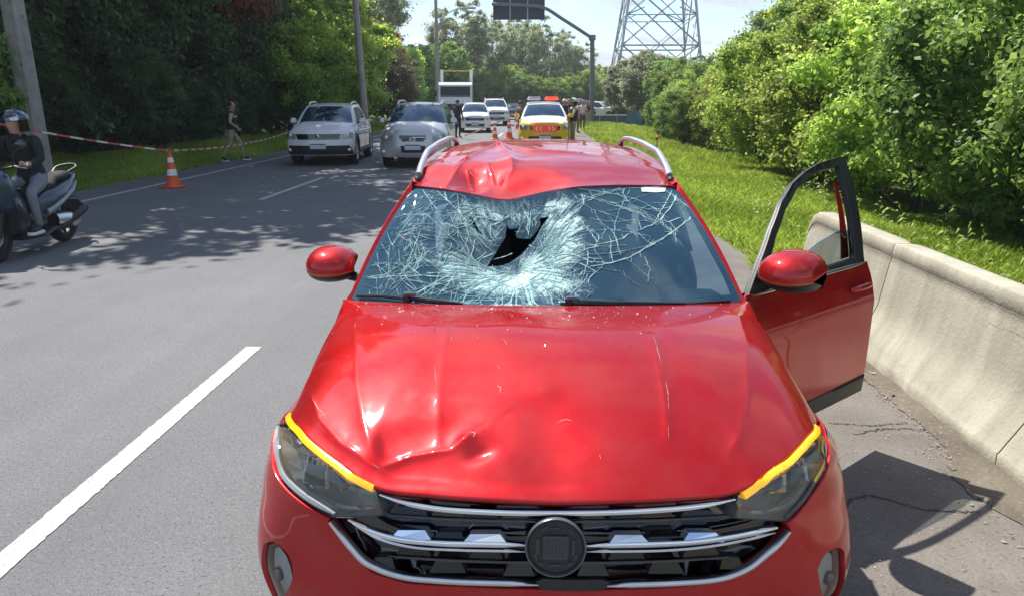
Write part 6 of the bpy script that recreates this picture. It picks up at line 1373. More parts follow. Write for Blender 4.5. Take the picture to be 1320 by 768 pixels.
# chevron board on its nose
redm = mat('reflective_red_glow', (.75, .03, .01), .35, emis=(1, .08, .02), emstr=.12); orm = mat('reflective_pale', (.85, .62, .50), .35)  # faint emission put into the red; the board is no lamp
nose = (0, -.035, .80)
b = MB(); b.box((0, -.05, .80), (.86, .03, .22)); b.out('chevron_board', redm, pc, False)
for sx in (-1, 1):
    for k in range(2):
        x = sx*(.14+.14*k); b = MB(); q = [(x-sx*.05, .87), (x+sx*.01, .87), (x+sx*.07, .80), (x+sx*.01, .73), (x-sx*.05, .73), (x+sx*.01, .80)]
        vs = [(a, -.068, z) for a, z in q]+[(a, -.05, z) for a, z in q]; b.add(vs, [(0, 1, 2, 5), (5, 2, 3, 4)]+[(i, (i+1) % 6, 6+(i+1) % 6, 6+i) for i in range(6)]); b.out('chevron', orm, pc, False)
for x, w_, m_ in ((-.36, .54, mat('beacon_clear', (.62, .55, .58), .2, coat=1.0)), (.30, .56, mat('beacon_red', (.75, .05, .02), .2, coat=1.0, emis=(1, .08, .02), emstr=.5))):
    b = MB(); b.box((x, 2.15, 1.83), (w_, .28, .14), bev=.05, taper=.85); b.out('light_bar', m_, pc)
b = MB(); b.box((0, 2.15, 1.745), (1.15, .22, .05)); b.out('light_bar_base', M['black_plastic'], pc, False)
# tow truck with a cab and two tall white posts behind it
Yt = 50.0; tw_ = empty('tow_truck', (at_y(587, 129, Yt).x, Yt, 0), R(4), 'white tow truck cab with a tall white frame behind it', 'truck')
b = MB(); prof_ = [(-.0, .55), (-.05, 1.2), (.02, 1.75), (.30, 2.75), (.55, 2.92), (1.9, 2.95), (1.95, .55)]
def slab(prof2, w, name, m, par, bev=.0):
    b = MB(); n = len(prof2); vs = [(-w/2, y, z) for y, z in prof2]+[(w/2, y, z) for y, z in prof2]; b.add(vs, [tuple(range(n))[::-1], tuple(range(n, 2*n))]+[(i, (i+1) % n, n+(i+1) % n, n+i) for i in range(n)]); return b.out(name, m, par, False)
cab = slab(prof_, 2.25, 'cab', M['white'], tw_)
slab([(.085, 2.00), (.065, 2.02), (.25, 2.62), (.28, 2.60)], 1.96, 'windshield', M['glass_sky_blue'], tw_); slab([(.06, 1.98), (.055, 1.98), (.24, 2.64), (.27, 2.64)], 2.00, 'glass_back', M['dark_trim'], tw_)
for sx in (-1, 1):
    b = MB(); b.box((sx*1.13, .95, 2.1), (.02, .9, .75)); b.out('side_window', M['glass_dark'], tw_, False)
    b = MB(); b.box((sx*1.32, .2, 2.2), (.16, .10, .45), bev=.03); b.out('door_mirror', M['black_plastic'], tw_); b = MB(); b.box((sx*.85, -.06, .95), (.36, .06, .22), bev=.03); b.out('headlight', M['white_lamp'], tw_)
    for y in (.75, 5.0): wheel(tw_, sx*.98, y, r=.45, sd=sx, detail=False, w=.28)
    b = MB(); b.box((sx*1.02, 2.5, 2.35), (.20, .16, 2.9)); b.out('frame_post', M['white'], tw_, False); b = MB(); b.box((sx*1.14, 4.2, 1.05), (.06, 4.6, .25)); b.out('bed_rail', M['white'], tw_, False)
b = MB(); b.box((0, 2.5, 3.72), (2.0, .08, .07)); b.out('frame_beam', mat('beam_yellow', (.6, .45, .12), .5), tw_, False)
b = MB(); b.box((.92, 2.2, 2.72), (.30, .2, .5)); b.out('marker_panel', mat('marker_red', (.55, .10, .04), .5), tw_, False)
b = MB(); b.box((0, -.07, .62), (2.15, .12, .32), bev=.04); b.out('front_bumper', M['white'], tw_); b = MB(); b.box((0, -.055, 1.30), (1.5, .03, .42)); b.out('grille', M['gloss_black'], tw_, False)
b = MB(); b.box((0, 3.8, .92), (2.2, 5.2, .12)); b.out('flatbed', M['galv'], tw_, False); b = MB(); b.box((0, 3.6, .6), (.8, 5.4, .25)); b.out('chassis', M['dark_trim'], tw_, False)
# cars, a van and a wall on the other carriageway beyond the grass
def ocar(px, Y, m, label, deg, **k): return vehicle('distant_car', label, 'car', px, 129, Y, R(deg), m, detail=False, rails=False, clad=False, **k)
ocar(776, 72, M['white'], 'white car on the other carriageway just right of the grey mast', 60); ocar(800, 70, M['white'], 'white car above the blue wall between two pylon legs', 75, kz=1.1); ocar(822, 76, M['silver'], 'silver car above the right end of the blue wall', 80, kz=1.1)
ocar(757, 62, M['maroon'], 'dark red car behind the officers at the grey mast', 20, kz=1.25, kw=1.1)
wl = empty('low_wall', (at_y(797, 129, 60).x, 60, 0), R(4), 'low dark blue panel fence beyond the grass under the pylon', 'fence')
for k in range(6):
    b = MB(); b.box((-3.6+1.42*k, 0, -.0), (1.38, .08, 1.1)); b.out('fence_panel', mat('wall_blue', (.045, .075, .105), .6), wl, False); b = MB(); b.box((-4.3+1.42*k, -.03, .0), (.08, .14, 1.2)); b.out('fence_post', M['galv'], wl, False)
b = MB(); b.box((0, 0, .60), (8.8, .16, .08)); b.out('fence_rail', M['white'], wl, False)
b = empty('blue_tarpaulin', (at_y(818, 129, 57).x, 57, 0), 0, 'blue tarpaulin hanging at the end of the low fence', 'tarpaulin'); q = MB(); rows = [[(x, .06*math.sin(x*9+z*3), z*(1-.1*abs(x))) for x in np.linspace(-.55, .55, 16)] for z in np.linspace(0, 1.0, 6)]; q.grid(rows); q.grid([[(p[0], p[1]+.03, p[2]) for p in r] for r in rows]); q.out('sheet', mat('tarp_blue', (.06, .16, .26), .6), b)
# ---- cones and tape
M['cone'] = mat('cone_orange', (.80, .11, .03), .45, var=.08); M['band'] = mat('reflective_band', (.80, .80, .78), .3)
def cone(x, y, label, s=1.0, group=None):
    o = empty('traffic_cone', (x, y, .004), rng.uniform(-.3, .3), label, 'traffic cone', group); o.scale = (s, s, s)
    b = MB(); b.box((0, 0, .02), (.38, .38, .035), bev=.03); b.out('base', M['cone'], o)
    rz_ = lambda z: .135-.105*(z-.035)/.70
    for z0, z1, m_, nm in ((.035, .25, 'cone', 'cone_body'), (.25, .38, 'band', 'reflective_collar'), (.38, .52, 'cone', 'cone_body'), (.52, .62, 'band', 'reflective_collar'), (.62, .74, 'cone', 'cone_body')):
        e = .004 if m_ == 'band' else 0; b = MB(); b.lathe([(rz_(z0)+e, z0), (rz_(z1)+e, z1)], 24, cap=(z1 > .7)); b.out(nm, M[m_], o)
    return o
cp = gpt(224, 242); cone(cp.x, cp.y, 'orange and white traffic cone holding up the red and white tape on the left')
c1 = gpt(638, 180); c2 = gpt(657.5, 178); c3 = gpt(667, 167)
cone(c1.x, c1.y, 'small leftmost cone of the three in front of the police car'); cone(c2.x, c2.y-1, 'tall orange cone in the middle of the three beside the police car', 1.25); cone(c3.x, c3.y, 'farthest of the three cones beside the police car', 1.15)
c4 = at_y(849, 190, 9.5)
def tape(name, label, pts, w=.036, twist=2.0, n=90, cat='barrier tape'):
    L = spline(pts, n); b1, b2 = MB(), MB(); o = empty(name, tuple(pts[0]), 0, label, cat); c0 = np.array(pts[0]); T = np.gradient(L, axis=0); ln = np.r_[0, np.cumsum(np.linalg.norm(np.diff(L, axis=0), axis=1))]
    def row(i): a = .25*math.sin(ln[i]*twist)+.3*math.sin(ln[i]*.7); return np.array([math.sin(a)*.4, math.sin(a)*.4, math.cos(a)])*w/2
    for k in range(n-1):
        b = b1 if int(ln[k]/.22) % 2 else b2; r0, r1 = row(k), row(k+1); b.add([L[k]-r0-c0, L[k+1]-r1-c0, L[k+1]+r1-c0, L[k]+r0-c0], [(0, 1, 2, 3)])
    b1.out('white_stripe', M['tape_w'], o, True, kind='stuff'); b2.out('red_stripe', M['tape_r'], o, True, kind='stuff'); return o
M['tape_w'] = mat('tape_white', (.66, .60, .57), .4); M['tape_r'] = mat('tape_red', (.50, .09, .07), .4)
ct = np.array([cp.x, cp.y, .76])
def hang(a, b_, sag, n=7): a, b_ = np.array(a, float), np.array(b_, float); return [tuple(a+(b_-a)*t-np.array([0, 0, sag*4*t*(1-t)])) for t in np.linspace(0, 1, n)]
w0 = at_y(-40, 152, 12.6); tape('barrier_tape', 'red and white tape running from the concrete pole to the cone on the left', hang((w0.x, w0.y, w0.z), ct, .05), n=120)
w1 = at_y(372, 171, 24); tape('barrier_tape', 'red and white tape from the left cone past the walking officer', hang(ct, (w1.x, w1.y, w1.z), .12), n=150)
b = MB(); b.tube([ct-np.array([0, 0, .05]), ct+np.array([0, 0, .03])], .035, 8); tagp(b.out('tape_knot', M['tape_r'], None), 'knot of red tape on the tip of the left cone', 'tape knot')
a = at_y(356, 154, 23.5); c = at_y(371, 163, 23.0); tape('barrier_tape', 'short end of pale tape hanging beside the pickup mirror', [(a.x, a.y, a.z), ((a.x+c.x)/2, (a.y+c.y)/2, (a.z+c.z)/2+.01), (c.x, c.y, c.z)], .05, n=12)
tape('barrier_tape', 'tape stretched low between the cones beside the police car', hang((c1.x-1.2, c1.y-2, .25), (c3.x, c3.y, .95), .02), .06, n=40)
# rubbish or toy coloured things in the grass behind the roof rail
g0 = gpt(846, 196); o = empty('small_flag', (g0.x, g0.y, gz(g0.x, g0.y)), 0, 'small red and white marker standing in the verge behind the roof rail', 'marker')
MB().tube([(0, 0, 0), (0, 0, .50)], .02, 6).out('stick', M['galv'], o); MB().ball((0, 0, .5), (.06, .06, .09), 8, 6).out('tip', M['tape_r'], o); b = MB(); b.box((-.14, 0, .24), (.26, .08, .10), bev=.02); b.out('cloth', mat('cyan_cloth', (.30, .62, .68), .6), o); b = MB(); b.box((.03, 0, .14), (.12, .08, .20), bev=.03); b.out('lower_cap', M['tape_r'], o)
# ================================================================ people
M['skin'] = mat('skin', (.42, .24, .17), .5, var=.06, sub=.0); M['black_cloth'] = mat('black_cloth', (.012, .013, .016), .85, bump=.3, bs=60)
M['navy_cloth'] = mat('navy_cloth', (.018, .022, .045), .85, bump=.3, bs=60); M['khaki'] = mat('khaki_cloth', (.34, .29, .20), .85, bump=.3, bs=60, var=.15); M['tan_cloth'] = mat('tan_shirt', (.46, .38, .26), .85, bump=.3, bs=60)
M['grey_denim'] = mat('grey_jeans', (.20, .225, .26), .8, bump=.4, bs=70, var=.18); M['hair'] = mat('dark_hair', (.02, .014, .010), .6, bump=.5, bs=120); M['white_cloth'] = mat('white_cloth', (.62, .60, .58), .8); M['pink_cloth'] = mat('pink_cloth', (.62, .36, .38), .8)
M['shoe'] = mat('black_shoe', (.015, .015, .017), .5); M['sole'] = mat('white_sole', (.72, .72, .70), .6); M['brown_cloth'] = mat('brown_cloth', (.16, .11, .07), .85)
def helmetmat():
    m, t, b, o = nodes('helmet_print'); setp(b, rough=.15, coat=1.0); tc = t.nodes.new('ShaderNodeTexCoord'); n = t.nodes.new('ShaderNodeTexNoise'); n.inputs['Scale'].default_value = 11; n.inputs['Detail'].default_value = 1; t.links.new(tc.outputs['Object'], n.inputs['Vector'])
    r = t.nodes.new('ShaderNodeValToRGB'); r.color_ramp.interpolation = 'CONSTANT'; r.color_ramp.elements[0].color = (.02, .03, .06, 1); r.color_ramp.elements[1].position = .48; r.color_ramp.elements[1].color = (.08, .16, .32, 1); e = r.color_ramp.elements.new(.56); e.color = (.60, .62, .66, 1)
    t.links.new(n.outputs[0], r.inputs[0]); t.links.new(r.outputs[0], b.inputs['Base Color']); return m
M['helmet_print'] = helmetmat()
def figure(name, label, loc, rz, J, mats, H=1.75, fingers=False, group=None, sub=2, hat=None, hatm=None, vest=None, cat='person', look=0.0, shoes='shoe'):
    """J: joint name -> point in the figure's own frame (facing -y); one skinned surface, materials by region"""
    o = empty(name, loc, rz, label, cat, group)
    base = dict(pelvis=(0, 0, .95), waist=(0, 0, 1.08), chest=(0, 0, 1.28), neck=(0, 0, 1.46), head=(0, -.01, 1.56), top=(0, -.01, 1.66),
                shL=(.17, 0, 1.40), shR=(-.17, 0, 1.40), elL=(.25, .02, 1.12), elR=(-.25, .02, 1.12), wrL=(.27, -.06, .88), wrR=(-.27, -.06, .88),
                hipL=(.09, 0, .90), hipR=(-.09, 0, .90), knL=(.10, -.02, .50), knR=(-.10, -.02, .50), anL=(.10, .02, .09), anR=(-.10, .02, .09), toL=(.12, -.15, .04), toR=(-.12, -.15, .04))
    base.update(J)
    rad = dict(pelvis=.135, waist=.125, chest=.150, neck=.052, head=.060, top=.045, shL=.068, shR=.068, elL=.046, elR=.046, wrL=.031, wrR=.031, hipL=.095, hipR=.095, knL=.062, knR=.062, anL=.044, anR=.044, toL=.036, toR=.036)
    P = {k: Vector(base[k]) for k in rad}
    E = [('pelvis', 'waist', 'top_'), ('waist', 'chest', 'top_'), ('chest', 'neck', 'top_'), ('neck', 'head', 'skin'), ('head', 'top', 'skin')]
    for s in 'LR': E += [('chest', 'sh'+s, 'top_'), ('sh'+s, 'el'+s, 'sleeve'), ('el'+s, 'wr'+s, 'fore'), ('pelvis', 'hip'+s, 'legs'), ('hip'+s, 'kn'+s, 'legs'), ('kn'+s, 'an'+s, 'legs'), ('an'+s, 'to'+s, 'shoe')]
    names = list(P); V = [P[k] for k in names]; RR = [rad[k] for k in names]; EE = [(names.index(a), names.index(b)) for a, b, _ in E]; reg = [(P[a], P[b], rad[a], rad[b], m) for a, b, m in E]
    for s in 'LR':                       # palm, five fingers of different length, thumb from the side of the palm
        w, e = P['wr'+s], P['el'+s]; d = (w-e).normalized(); hd = Vector(J.get('hand'+s, d)).normalized(); side = Vector(J.get('side'+s, hd.cross(Vector((1, 0, 0))))).normalized(); nrm = hd.cross(side).normalized()
        pm = w+hd*.055; i0 = len(V); V.append(pm); RR.append(.034); EE.append((names.index('wr'+s), i0)); reg.append((w, w+hd*.09, .03, .03, 'skin'))
        if fingers:
            curl = J.get('curl'+s, .35)
            for k, (off, ln) in enumerate(((-.030, .070), (-.010, .080), (.010, .076), (.029, .060))):
                a = w+hd*.088+side*off; b_ = a+(hd*math.cos(curl)+nrm*math.sin(curl))*ln*.5; c = b_+(hd*math.cos(curl*2.3)+nrm*math.sin(curl*2.3))*ln*.5
                j = len(V); V += [a, b_, c]; RR += [.0125, .0095, .0078]; EE += [(i0, j), (j, j+1), (j+1, j+2)]; reg.append((a, c, .01, .01, 'skin'))
            a = w+hd*.035-side*.036; b_ = a+hd*.030-side*.018+nrm*.008; c = b_+hd*.026+nrm*.012; j = len(V); V += [a, b_, c]; RR += [.014, .0105, .0085]; EE += [(i0, j), (j, j+1), (j+1, j+2)]; reg.append((a, c, .01, .01, 'skin'))
        else:
            j = len(V); V.append(w+hd*.13); RR.append(.022); EE.append((i0, j))
    me = bpy.data.meshes.new('sk'); me.from_pydata([tuple(v) for v in V], EE, []); so = bpy.data.objects.new('sk', me); C.objects.link(so)
    so.modifiers.new('s', 'SKIN').use_smooth_shade = True
    for i, d in enumerate(me.skin_vertices[0].data): d.radius = (RR[i], RR[i]); d.use_root = (i == 0)
    me.skin_vertices[0].data[names.index('chest')].radius = (.165, .120); me.skin_vertices[0].data[names.index('pelvis')].radius = (.145, .115)
    so.modifiers.new('u', 'SUBSURF').levels = sub; so.modifiers['u'].render_levels = sub
    bpy.context.view_layer.update(); dg = bpy.context.evaluated_depsgraph_get(); bm_ = bpy.data.meshes.new_from_object(so.evaluated_get(dg)); bpy.data.objects.remove(so)
    order = ['top_', 'sleeve', 'fore', 'legs', 'skin', 'shoe']; bm_.materials.clear(); mm = dict(mats); mm.setdefault('skin', 'skin'); mm.setdefault('shoe', shoes)
    for k in order: bm_.materials.append(M[mm[k]])
    n = len(bm_.polygons); cen = np.zeros(n*3); bm_.polygons.foreach_get('center', cen); cen = cen.reshape(-1, 3); best = np.full(n, 9e9); mi = np.zeros(n, int)
    for a, b_, ra, rb, m_ in reg:
        a_, d = np.array(a), np.array(b_)-np.array(a); t = np.clip(((cen-a_)@d)/(d@d+1e-9), 0, 1); q = np.linalg.norm(cen-(a_+t[:, None]*d), axis=1)/(ra+(rb-ra)*t); k = q < best; best = np.where(k, q, best); mi = np.where(k, order.index(m_), mi)
    bm_.polygons.foreach_set('material_index', mi.astype(np.int32)); bm_.polygons.foreach_set('use_smooth', np.ones(n, bool)); bm_.name = 'body'
    body = link('body', bm_, None, o)
    # head: face, ears, hair or hat
    hc = (P['head']+P['top'])/2; Rz = Matrix.Rotation(look, 4, 'Z'); HM = Matrix.Translation(hc) @ Rz
    b = MB(); rows = []
    for i in range(15):
        t = i/14; z = .125-.25*t; w = .078*math.sqrt(max(0, 1-((z-.02)/.122)**2))**.9 if z > .02 else .078*(1-.42*((.02-z)/.145)**1.6); d_ = .100*math.sqrt(max(0, 1-((z-.015)/.125)**2))**.8 if z > .015 else .100*(1-.30*((.015-z)/.14)**1.8)
        row = []
        for k in range(20):
            a = 2*math.pi*k/20; x, y = w*math.cos(a), -d_*math.sin(a); fr = max(0, math.sin(a))**6
            if fr > .2: y -= .018*fr*math.exp(-((z+.020)/.022)**2)*(abs(math.cos(a)) < .25)+.006*fr*math.exp(-((z+.062)/.012)**2); y += .008*math.exp(-((abs(x)-.032)/.014)**2-((z-.012)/.012)**2)
            row.append(HM @ Vector((x, y, z)))
        rows.append(row+[row[0]])
    b.grid(rows); hd_ = b.out('head', M['skin'], body, angle=180)
    for sx in (-1, 1):
        MB().ball(HM @ Vector((sx*.078, .005, -.005)), (.012, .020, .032), 8, 6).out('ear', M['skin'], hd_); MB().ball(HM @ Vector((sx*.031, -.088, .012)), (.012, .007, .007), 8, 6).out('eye', M['ink'], hd_)
    MB().ball(HM @ Vector((0, -.094, -.062)), (.024, .006, .006), 8, 5).out('mouth', mat('lips', (.30, .11, .09), .5), hd_)
    if hat is None or hat == 'hair':
        b = MB(); b.grid([[HM @ Vector((.086*math.sin(t)*math.cos(a), .108*math.sin(t)*math.sin(a)+.012, .020+.118*math.cos(t))) for a in np.linspace(-.55, math.pi+.55, 16)] for t in np.linspace(.01, 1.75, 9)]); b.grid([[HM @ Vector((.086*math.sin(t)*math.cos(a), .108*math.sin(t)*math.sin(a)+.012, .020+.118*math.cos(t))) for a in np.linspace(math.pi+.5, 2*math.pi-.5, 10)] for t in np.linspace(.01, 1.12, 6)]); b.out('hair', M['hair'], body, angle=180)
    elif hat == 'cap':
        b = MB(); b.grid([[HM @ Vector((.088*math.sin(t)*math.cos(a), .110*math.sin(t)*math.sin(a), .035+.098*math.cos(t))) for a in np.linspace(0, 2*math.pi, 20)] for t in np.linspace(.01, 1.57, 7)]); b.add([HM @ Vector(p) for p in ((-.06, -.09, .045), (.06, -.09, .045), (.045, -.17, .035), (-.045, -.17, .035), (-.06, -.09, .035), (.06, -.09, .035), (.045, -.17, .028), (-.045, -.17, .028))], [(0, 1, 2, 3), (4, 7, 6, 5), (3, 2, 6, 7)]); b.out('cap', M[hatm], body, angle=60)
    elif hat == 'helmet':
        b = MB(); b.grid([[HM @ Vector((.128*math.sin(t)*math.cos(a), .148*math.sin(t)*math.sin(a)+.015, .030+.130*math.cos(t))) for a in np.linspace(0, 2*math.pi, 24)] for t in np.linspace(.01, 1.62, 9)])
        he = b.out('helmet', M[hatm], body, angle=180)
        b = MB(); b.grid([[HM @ Vector((.128*math.cos(a), .148*math.sin(a)+.015, z)) for a in np.linspace(-.35, math.pi+.35, 18)] for z in (.030, -.04, -.105)]); b.out('helmet_side', M['gloss_black'], he, angle=180)
        b = MB(); b.grid([[HM @ Vector((.135*math.sin(t)*math.cos(a), .160*math.sin(t)*math.sin(a)+.008, .045+.120*math.cos(t))) for a in np.linspace(math.pi+.35, 2*math.pi-.35, 14)] for t in np.linspace(.75, 1.35, 5)]); b.out('visor', M['glass_dark'], he, angle=180)
    if vest:
        vm, band = vest; b = MB(); rows = []
        for i in range(9):
            t = i/8; p = P['pelvis'].lerp(P['waist'], t*3) if t < .33 else P['waist'].lerp(P['chest'], (t-.33)/.4) if t < .73 else P['chest'].lerp(P['neck'], (t-.73)/.45); w = (.150, .148, .150, .158, .168, .176, .178, .165, .120)[i]; ax = (P['chest']-P['pelvis']).normalized()
            rows.append([p+Vector((w*math.cos(a), w*.80*math.sin(a), 0)) for a in np.linspace(0, 2*math.pi, 21)])
        rows = [[p.lerp(sum(r[:-1], Vector())/20, -.16) for p in r] for r in rows]
        b.grid(rows); ve = b.out('vest', M[vm], body, angle=180)
        if band: b = MB(); b.grid([[p+Vector((0, -.0, 0))+(p-P['chest'].lerp(P['neck'], .2)).normalized()*.006 for p in r[2:9]] if False else [r[k]+(r[k]-P['chest']).normalized()*.006 for k in range(11, 20)] for r in rows[6:8]]); b.out('back_lettering_patch', M[band], ve)
    if fingers:
        for s in 'LR':
            a, t_ = P['an'+s], P['to'+s]; d = (t_-a); d.z = 0; d.normalize(); b = MB(); c = (a+t_)/2; ang = math.atan2(d.y, d.x); b.box((c.x, c.y, min(a.z, t_.z)-.025), (.27, .095, .035), rot=ang, bev=.03); b.out('shoe_sole', M['sole'], body)
    return o
# the officer walking along the shaded verge, seen from behind and the side
p = gpt(302, 208); walkJ = dict(pelvis=(0, 0, .93), hipL=(.09, 0, .90), hipR=(-.09, 0, .90), knL=(.10, -.24, .53), anL=(.10, -.30, .10), toL=(.12, -.46, .06), knR=(-.10, .08, .50), anR=(-.10, .34, .14), toR=(-.12, .22, .04),
    waist=(0, -.02, 1.06), chest=(0, -.03, 1.27), neck=(0, -.05, 1.45), head=(0, -.07, 1.55), top=(0, -.07, 1.65), shL=(.17, -.03, 1.40), shR=(-.17, -.03, 1.40), elL=(.24, .10, 1.16), wrL=(.20, -.12, 1.06), elR=(-.24, .04, 1.14), wrR=(-.22, -.16, .98), curlL=.5, curlR=.5)
M['vest_print'] = mat('vest_print', (.45, .36, .03), .6)
figure('person', 'officer in black vest and khaki trousers walking under the dark trees on the left', (p.x, p.y, .0), R(118), walkJ, dict(top_='black_cloth', sleeve='tan_cloth', fore='skin', legs='khaki'), fingers=True, vest=('black_cloth', 'vest_print'), look=-.5)
def stand(px, py, Y, rz, label, mats, H=1.75, **k):
    x = at_y(px, py, Y).x; s = k.pop('s', 1.0); J = k.pop('J', {}); o = figure('person', label, (x, Y, k.pop('z', 0)), rz, J, mats, sub=1, **k); o.scale = (s, s, s); return o
stand(590, 150, 35, R(150), 'person in dark blue clothes standing between the silver car and the white cars', dict(top_='navy_cloth', sleeve='navy_cloth', fore='navy_cloth', legs='black_cloth'), J=dict(elL=(.30, -.10, 1.15), wrL=(.18, -.30, 1.10)), s=1.03)
stand(673, 140, 33, R(200), 'person in brown jacket bending beside the police car on its left', dict(top_='brown_cloth', sleeve='brown_cloth', fore='skin', legs='black_cloth'), J=dict(chest=(0, -.12, 1.24), neck=(0, -.18, 1.40), head=(0, -.23, 1.49), top=(0, -.25, 1.58), shL=(.17, -.14, 1.36), shR=(-.17, -.14, 1.36)), s=1.05)
stand(739, 150, 28.5, R(-70), 'officer in khaki uniform and pale helmet standing right of the police car', dict(top_='tan_cloth', sleeve='tan_cloth', fore='skin', legs='khaki'), hat='helmet', hatm='white_cloth', vest=('black_cloth', None), J=dict(elL=(.28, -.12, 1.16), wrL=(.10, -.30, 1.12)), s=1.05)
stand(727, 150, 33, R(30), 'officer with white cap just behind the police car roof', dict(top_='black_cloth', sleeve='tan_cloth', fore='skin', legs='khaki'), hat='cap', hatm='white_cloth', s=1.05)
stand(733, 150, 38, R(-20), 'dark haired person between the two officers at the police car', dict(top_='black_cloth', sleeve='black_cloth', fore='skin', legs='black_cloth'), s=1.05)
stand(745, 150, 41, R(80), 'person in pink shirt standing next to the grey mast', dict(top_='pink_cloth', sleeve='pink_cloth', fore='skin', legs='brown_cloth'), hat='cap', hatm='pink_cloth')
stand(751, 150, 46, R(10), 'person in white shirt behind the pink shirted one', dict(top_='white_cloth', sleeve='white_cloth', fore='skin', legs='navy_cloth'))
stand(757, 150, 50, R(-40), 'person in dark red shirt left of the grey mast', dict(top_='maroon', sleeve='maroon', fore='skin', legs='khaki'))
stand(791, 140, 66, R(40), 'bystander in orange brown shirt above the low fence', dict(top_='brown_cloth', sleeve='tan_cloth', fore='skin', legs='navy_cloth'), s=1.05)
# ---- scooter and rider, rolling towards the camera; own frame: forward is -y
SP = gpt(84, 311); f0 = gpt(-8, 331)
SCR = R(3); wb = 1.32
so = Vector((SP.x, SP.y, 0)); fw = Vector((math.sin(SCR), -math.cos(SCR), 0)); mid = so+fw*(wb/2)
sc = empty('motor_scooter', (mid.x, mid.y, 0), SCR, 'dark blue and black maxi scooter ridden along the left lane', 'motor scooter')
M['sc_blue'] = paint('scooter_blue', (.035, .060, .10), .4, .35, .08); M['sc_dark'] = paint('scooter_dark', (.025, .028, .034), .2, .4, .08)
for y, nm in ((-wb/2, 'front_wheel'), (wb/2, 'rear_wheel')):
    Mx = Matrix.Translation((0, y, .29)) @ Matrix.Rotation(R(90), 4, 'Y'); t = MB().lathe([(.19, -.05), (.255, -.062), (.285, -.035), (.29, 0), (.285, .035), (.255, .062), (.19, .05)], 32, Mx, cap=False).out(nm, M['rubber'], sc)
    b = MB(); b.lathe([(.19, -.045), (.175, -.03), (.175, .03), (.19, .045)], 28, Mx, cap=False); b.lathe([(0, -.05), (.05, -.05), (.05, .05), (0, .05)], 14, Mx, cap=False)
    for k in range(5):
        a = 2*math.pi*k/5; b.tube([Mx @ Vector((.04*math.cos(a), .04*math.sin(a), 0)), Mx @ Vector((.18*math.cos(a+.2), .18*math.sin(a+.2), 0))], .018, 6)
    b.out('rim', M['black_plastic'], t); MB().lathe([(.06, .052), (.11, .052), (.11, .058), (.06, .058)], 20, Mx, cap=False).out('brake_disc', M['satin'], t)
def sweep(name, prof, m, par, n=14, angle=60):
    """prof: (y, z_low, z_high, half width) sections from front to back, rounded cross-section"""
    b = MB(); rows = []
    for y, z0, z1, w in prof:
        c, h = (z0+z1)/2, (z1-z0)/2; rows.append([(w*math.copysign(abs(math.cos(a))**.6, math.cos(a)), y, c+h*math.copysign(abs(math.sin(a))**.7, math.sin(a))) for a in np.linspace(0, 2*math.pi, n+1)])
    b.grid(rows); b.f.append(tuple(range(n))); k = len(b.v)-(n+1); b.f.append(tuple(range(k, k+n))[::-1]); return b.out(name, m, par, angle=angle)
ff = -wb/2
sweep('front_fairing', [(ff-.12, .72, .84, .06), (ff-.06, .62, .95, .15), (ff+.06, .55, 1.04, .20), (ff+.18, .50, 1.05, .21), (ff+.27, .48, .98, .19)], M['sc_blue'], sc)
sweep('leg_shield', [(ff+.18, .28, .80, .22), (ff+.30, .24, .80, .24), (ff+.38, .24, .66, .22)], M['sc_dark'], sc)
sweep('front_mudguard', [(ff-.28, .34, .42, .05), (ff-.12, .46, .58, .08), (ff+.05, .52, .64, .09), (ff+.22, .42, .52, .07)], M['sc_dark'], sc)
for sx in (-1, 1): MB().tube([(sx*.085, ff, .29), (sx*.085, ff+.16, .68)], .025, 8).out('fork', M['black_plastic'], sc)
b = MB(); b.ball((0, ff-.075, .80), (.13, .05, .07), 14, 8); b.out('headlight', M['lamp_refl'], sc)
b = MB(); b.grid([[(x, ff+.0-.02+.12*t+.10*(x/.16)**2, 1.0+.26*t) for x in np.linspace(-.16*(1-.3*t), .16*(1-.3*t), 7)] for t in np.linspace(0, 1, 5)]); b.out('windscreen', M['glass_dark'], sc)
sweep('floor_tunnel', [(ff+.32, .24, .56, .15), (ff+.55, .24, .50, .17), (ff+.75, .24, .58, .18)], M['sc_dark'], sc); sweep('footboard', [(ff+.30, .20, .27, .25), (ff+.60, .19, .25, .26), (ff+.85, .22, .30, .23)], M['black_plastic'], sc)
sweep('rear_body', [(ff+.62, .30, .66, .17), (ff+.85, .36, .74, .21), (ff+1.10, .48, .76, .21), (ff+1.35, .60, .80, .17), (ff+1.62, .74, .86, .09), (ff+1.72, .80, .86, .04)], M['sc_blue'], sc)
sweep('side_panel', [(ff+.75, .40, .52, .222), (ff+1.05, .50, .60, .232), (ff+1.40, .62, .70, .185), (ff+1.62, .72, .77, .10)], mat('side_silver', (.30, .32, .34), .4, .4), sc)
sweep('saddle', [(ff+.60, .66, .76, .11), (ff+.80, .68, .79, .16), (ff+1.02, .70, .81, .17), (ff+1.12, .76, .88, .15), (ff+1.45, .80, .90, .13), (ff+1.55, .82, .88, .08)], M['black_cloth'], sc)
MB().tube(spline([(-.10, ff+1.45, .88), (-.12, ff+1.62, .94), (0, ff+1.72, .96), (.12, ff+1.62, .94), (.10, ff+1.45, .88)], 16), .014, 6).out('grab_rail', M['black_plastic'], sc)
sweep('engine_case', [(ff+.95, .26, .42, .10), (ff+1.15, .22, .42, .13), (ff+1.38, .22, .38, .12)], M['satin'], sc).location.x = .10
MB().tube(spline([(.16, ff+.80, .24), (.19, ff+1.05, .25), (.20, ff+1.25, .33), (.20, ff+1.52, .42)], 12), [.025]*4+[.045]*3+[.058]*5, 12).out('exhaust', M['black_plastic'], sc)
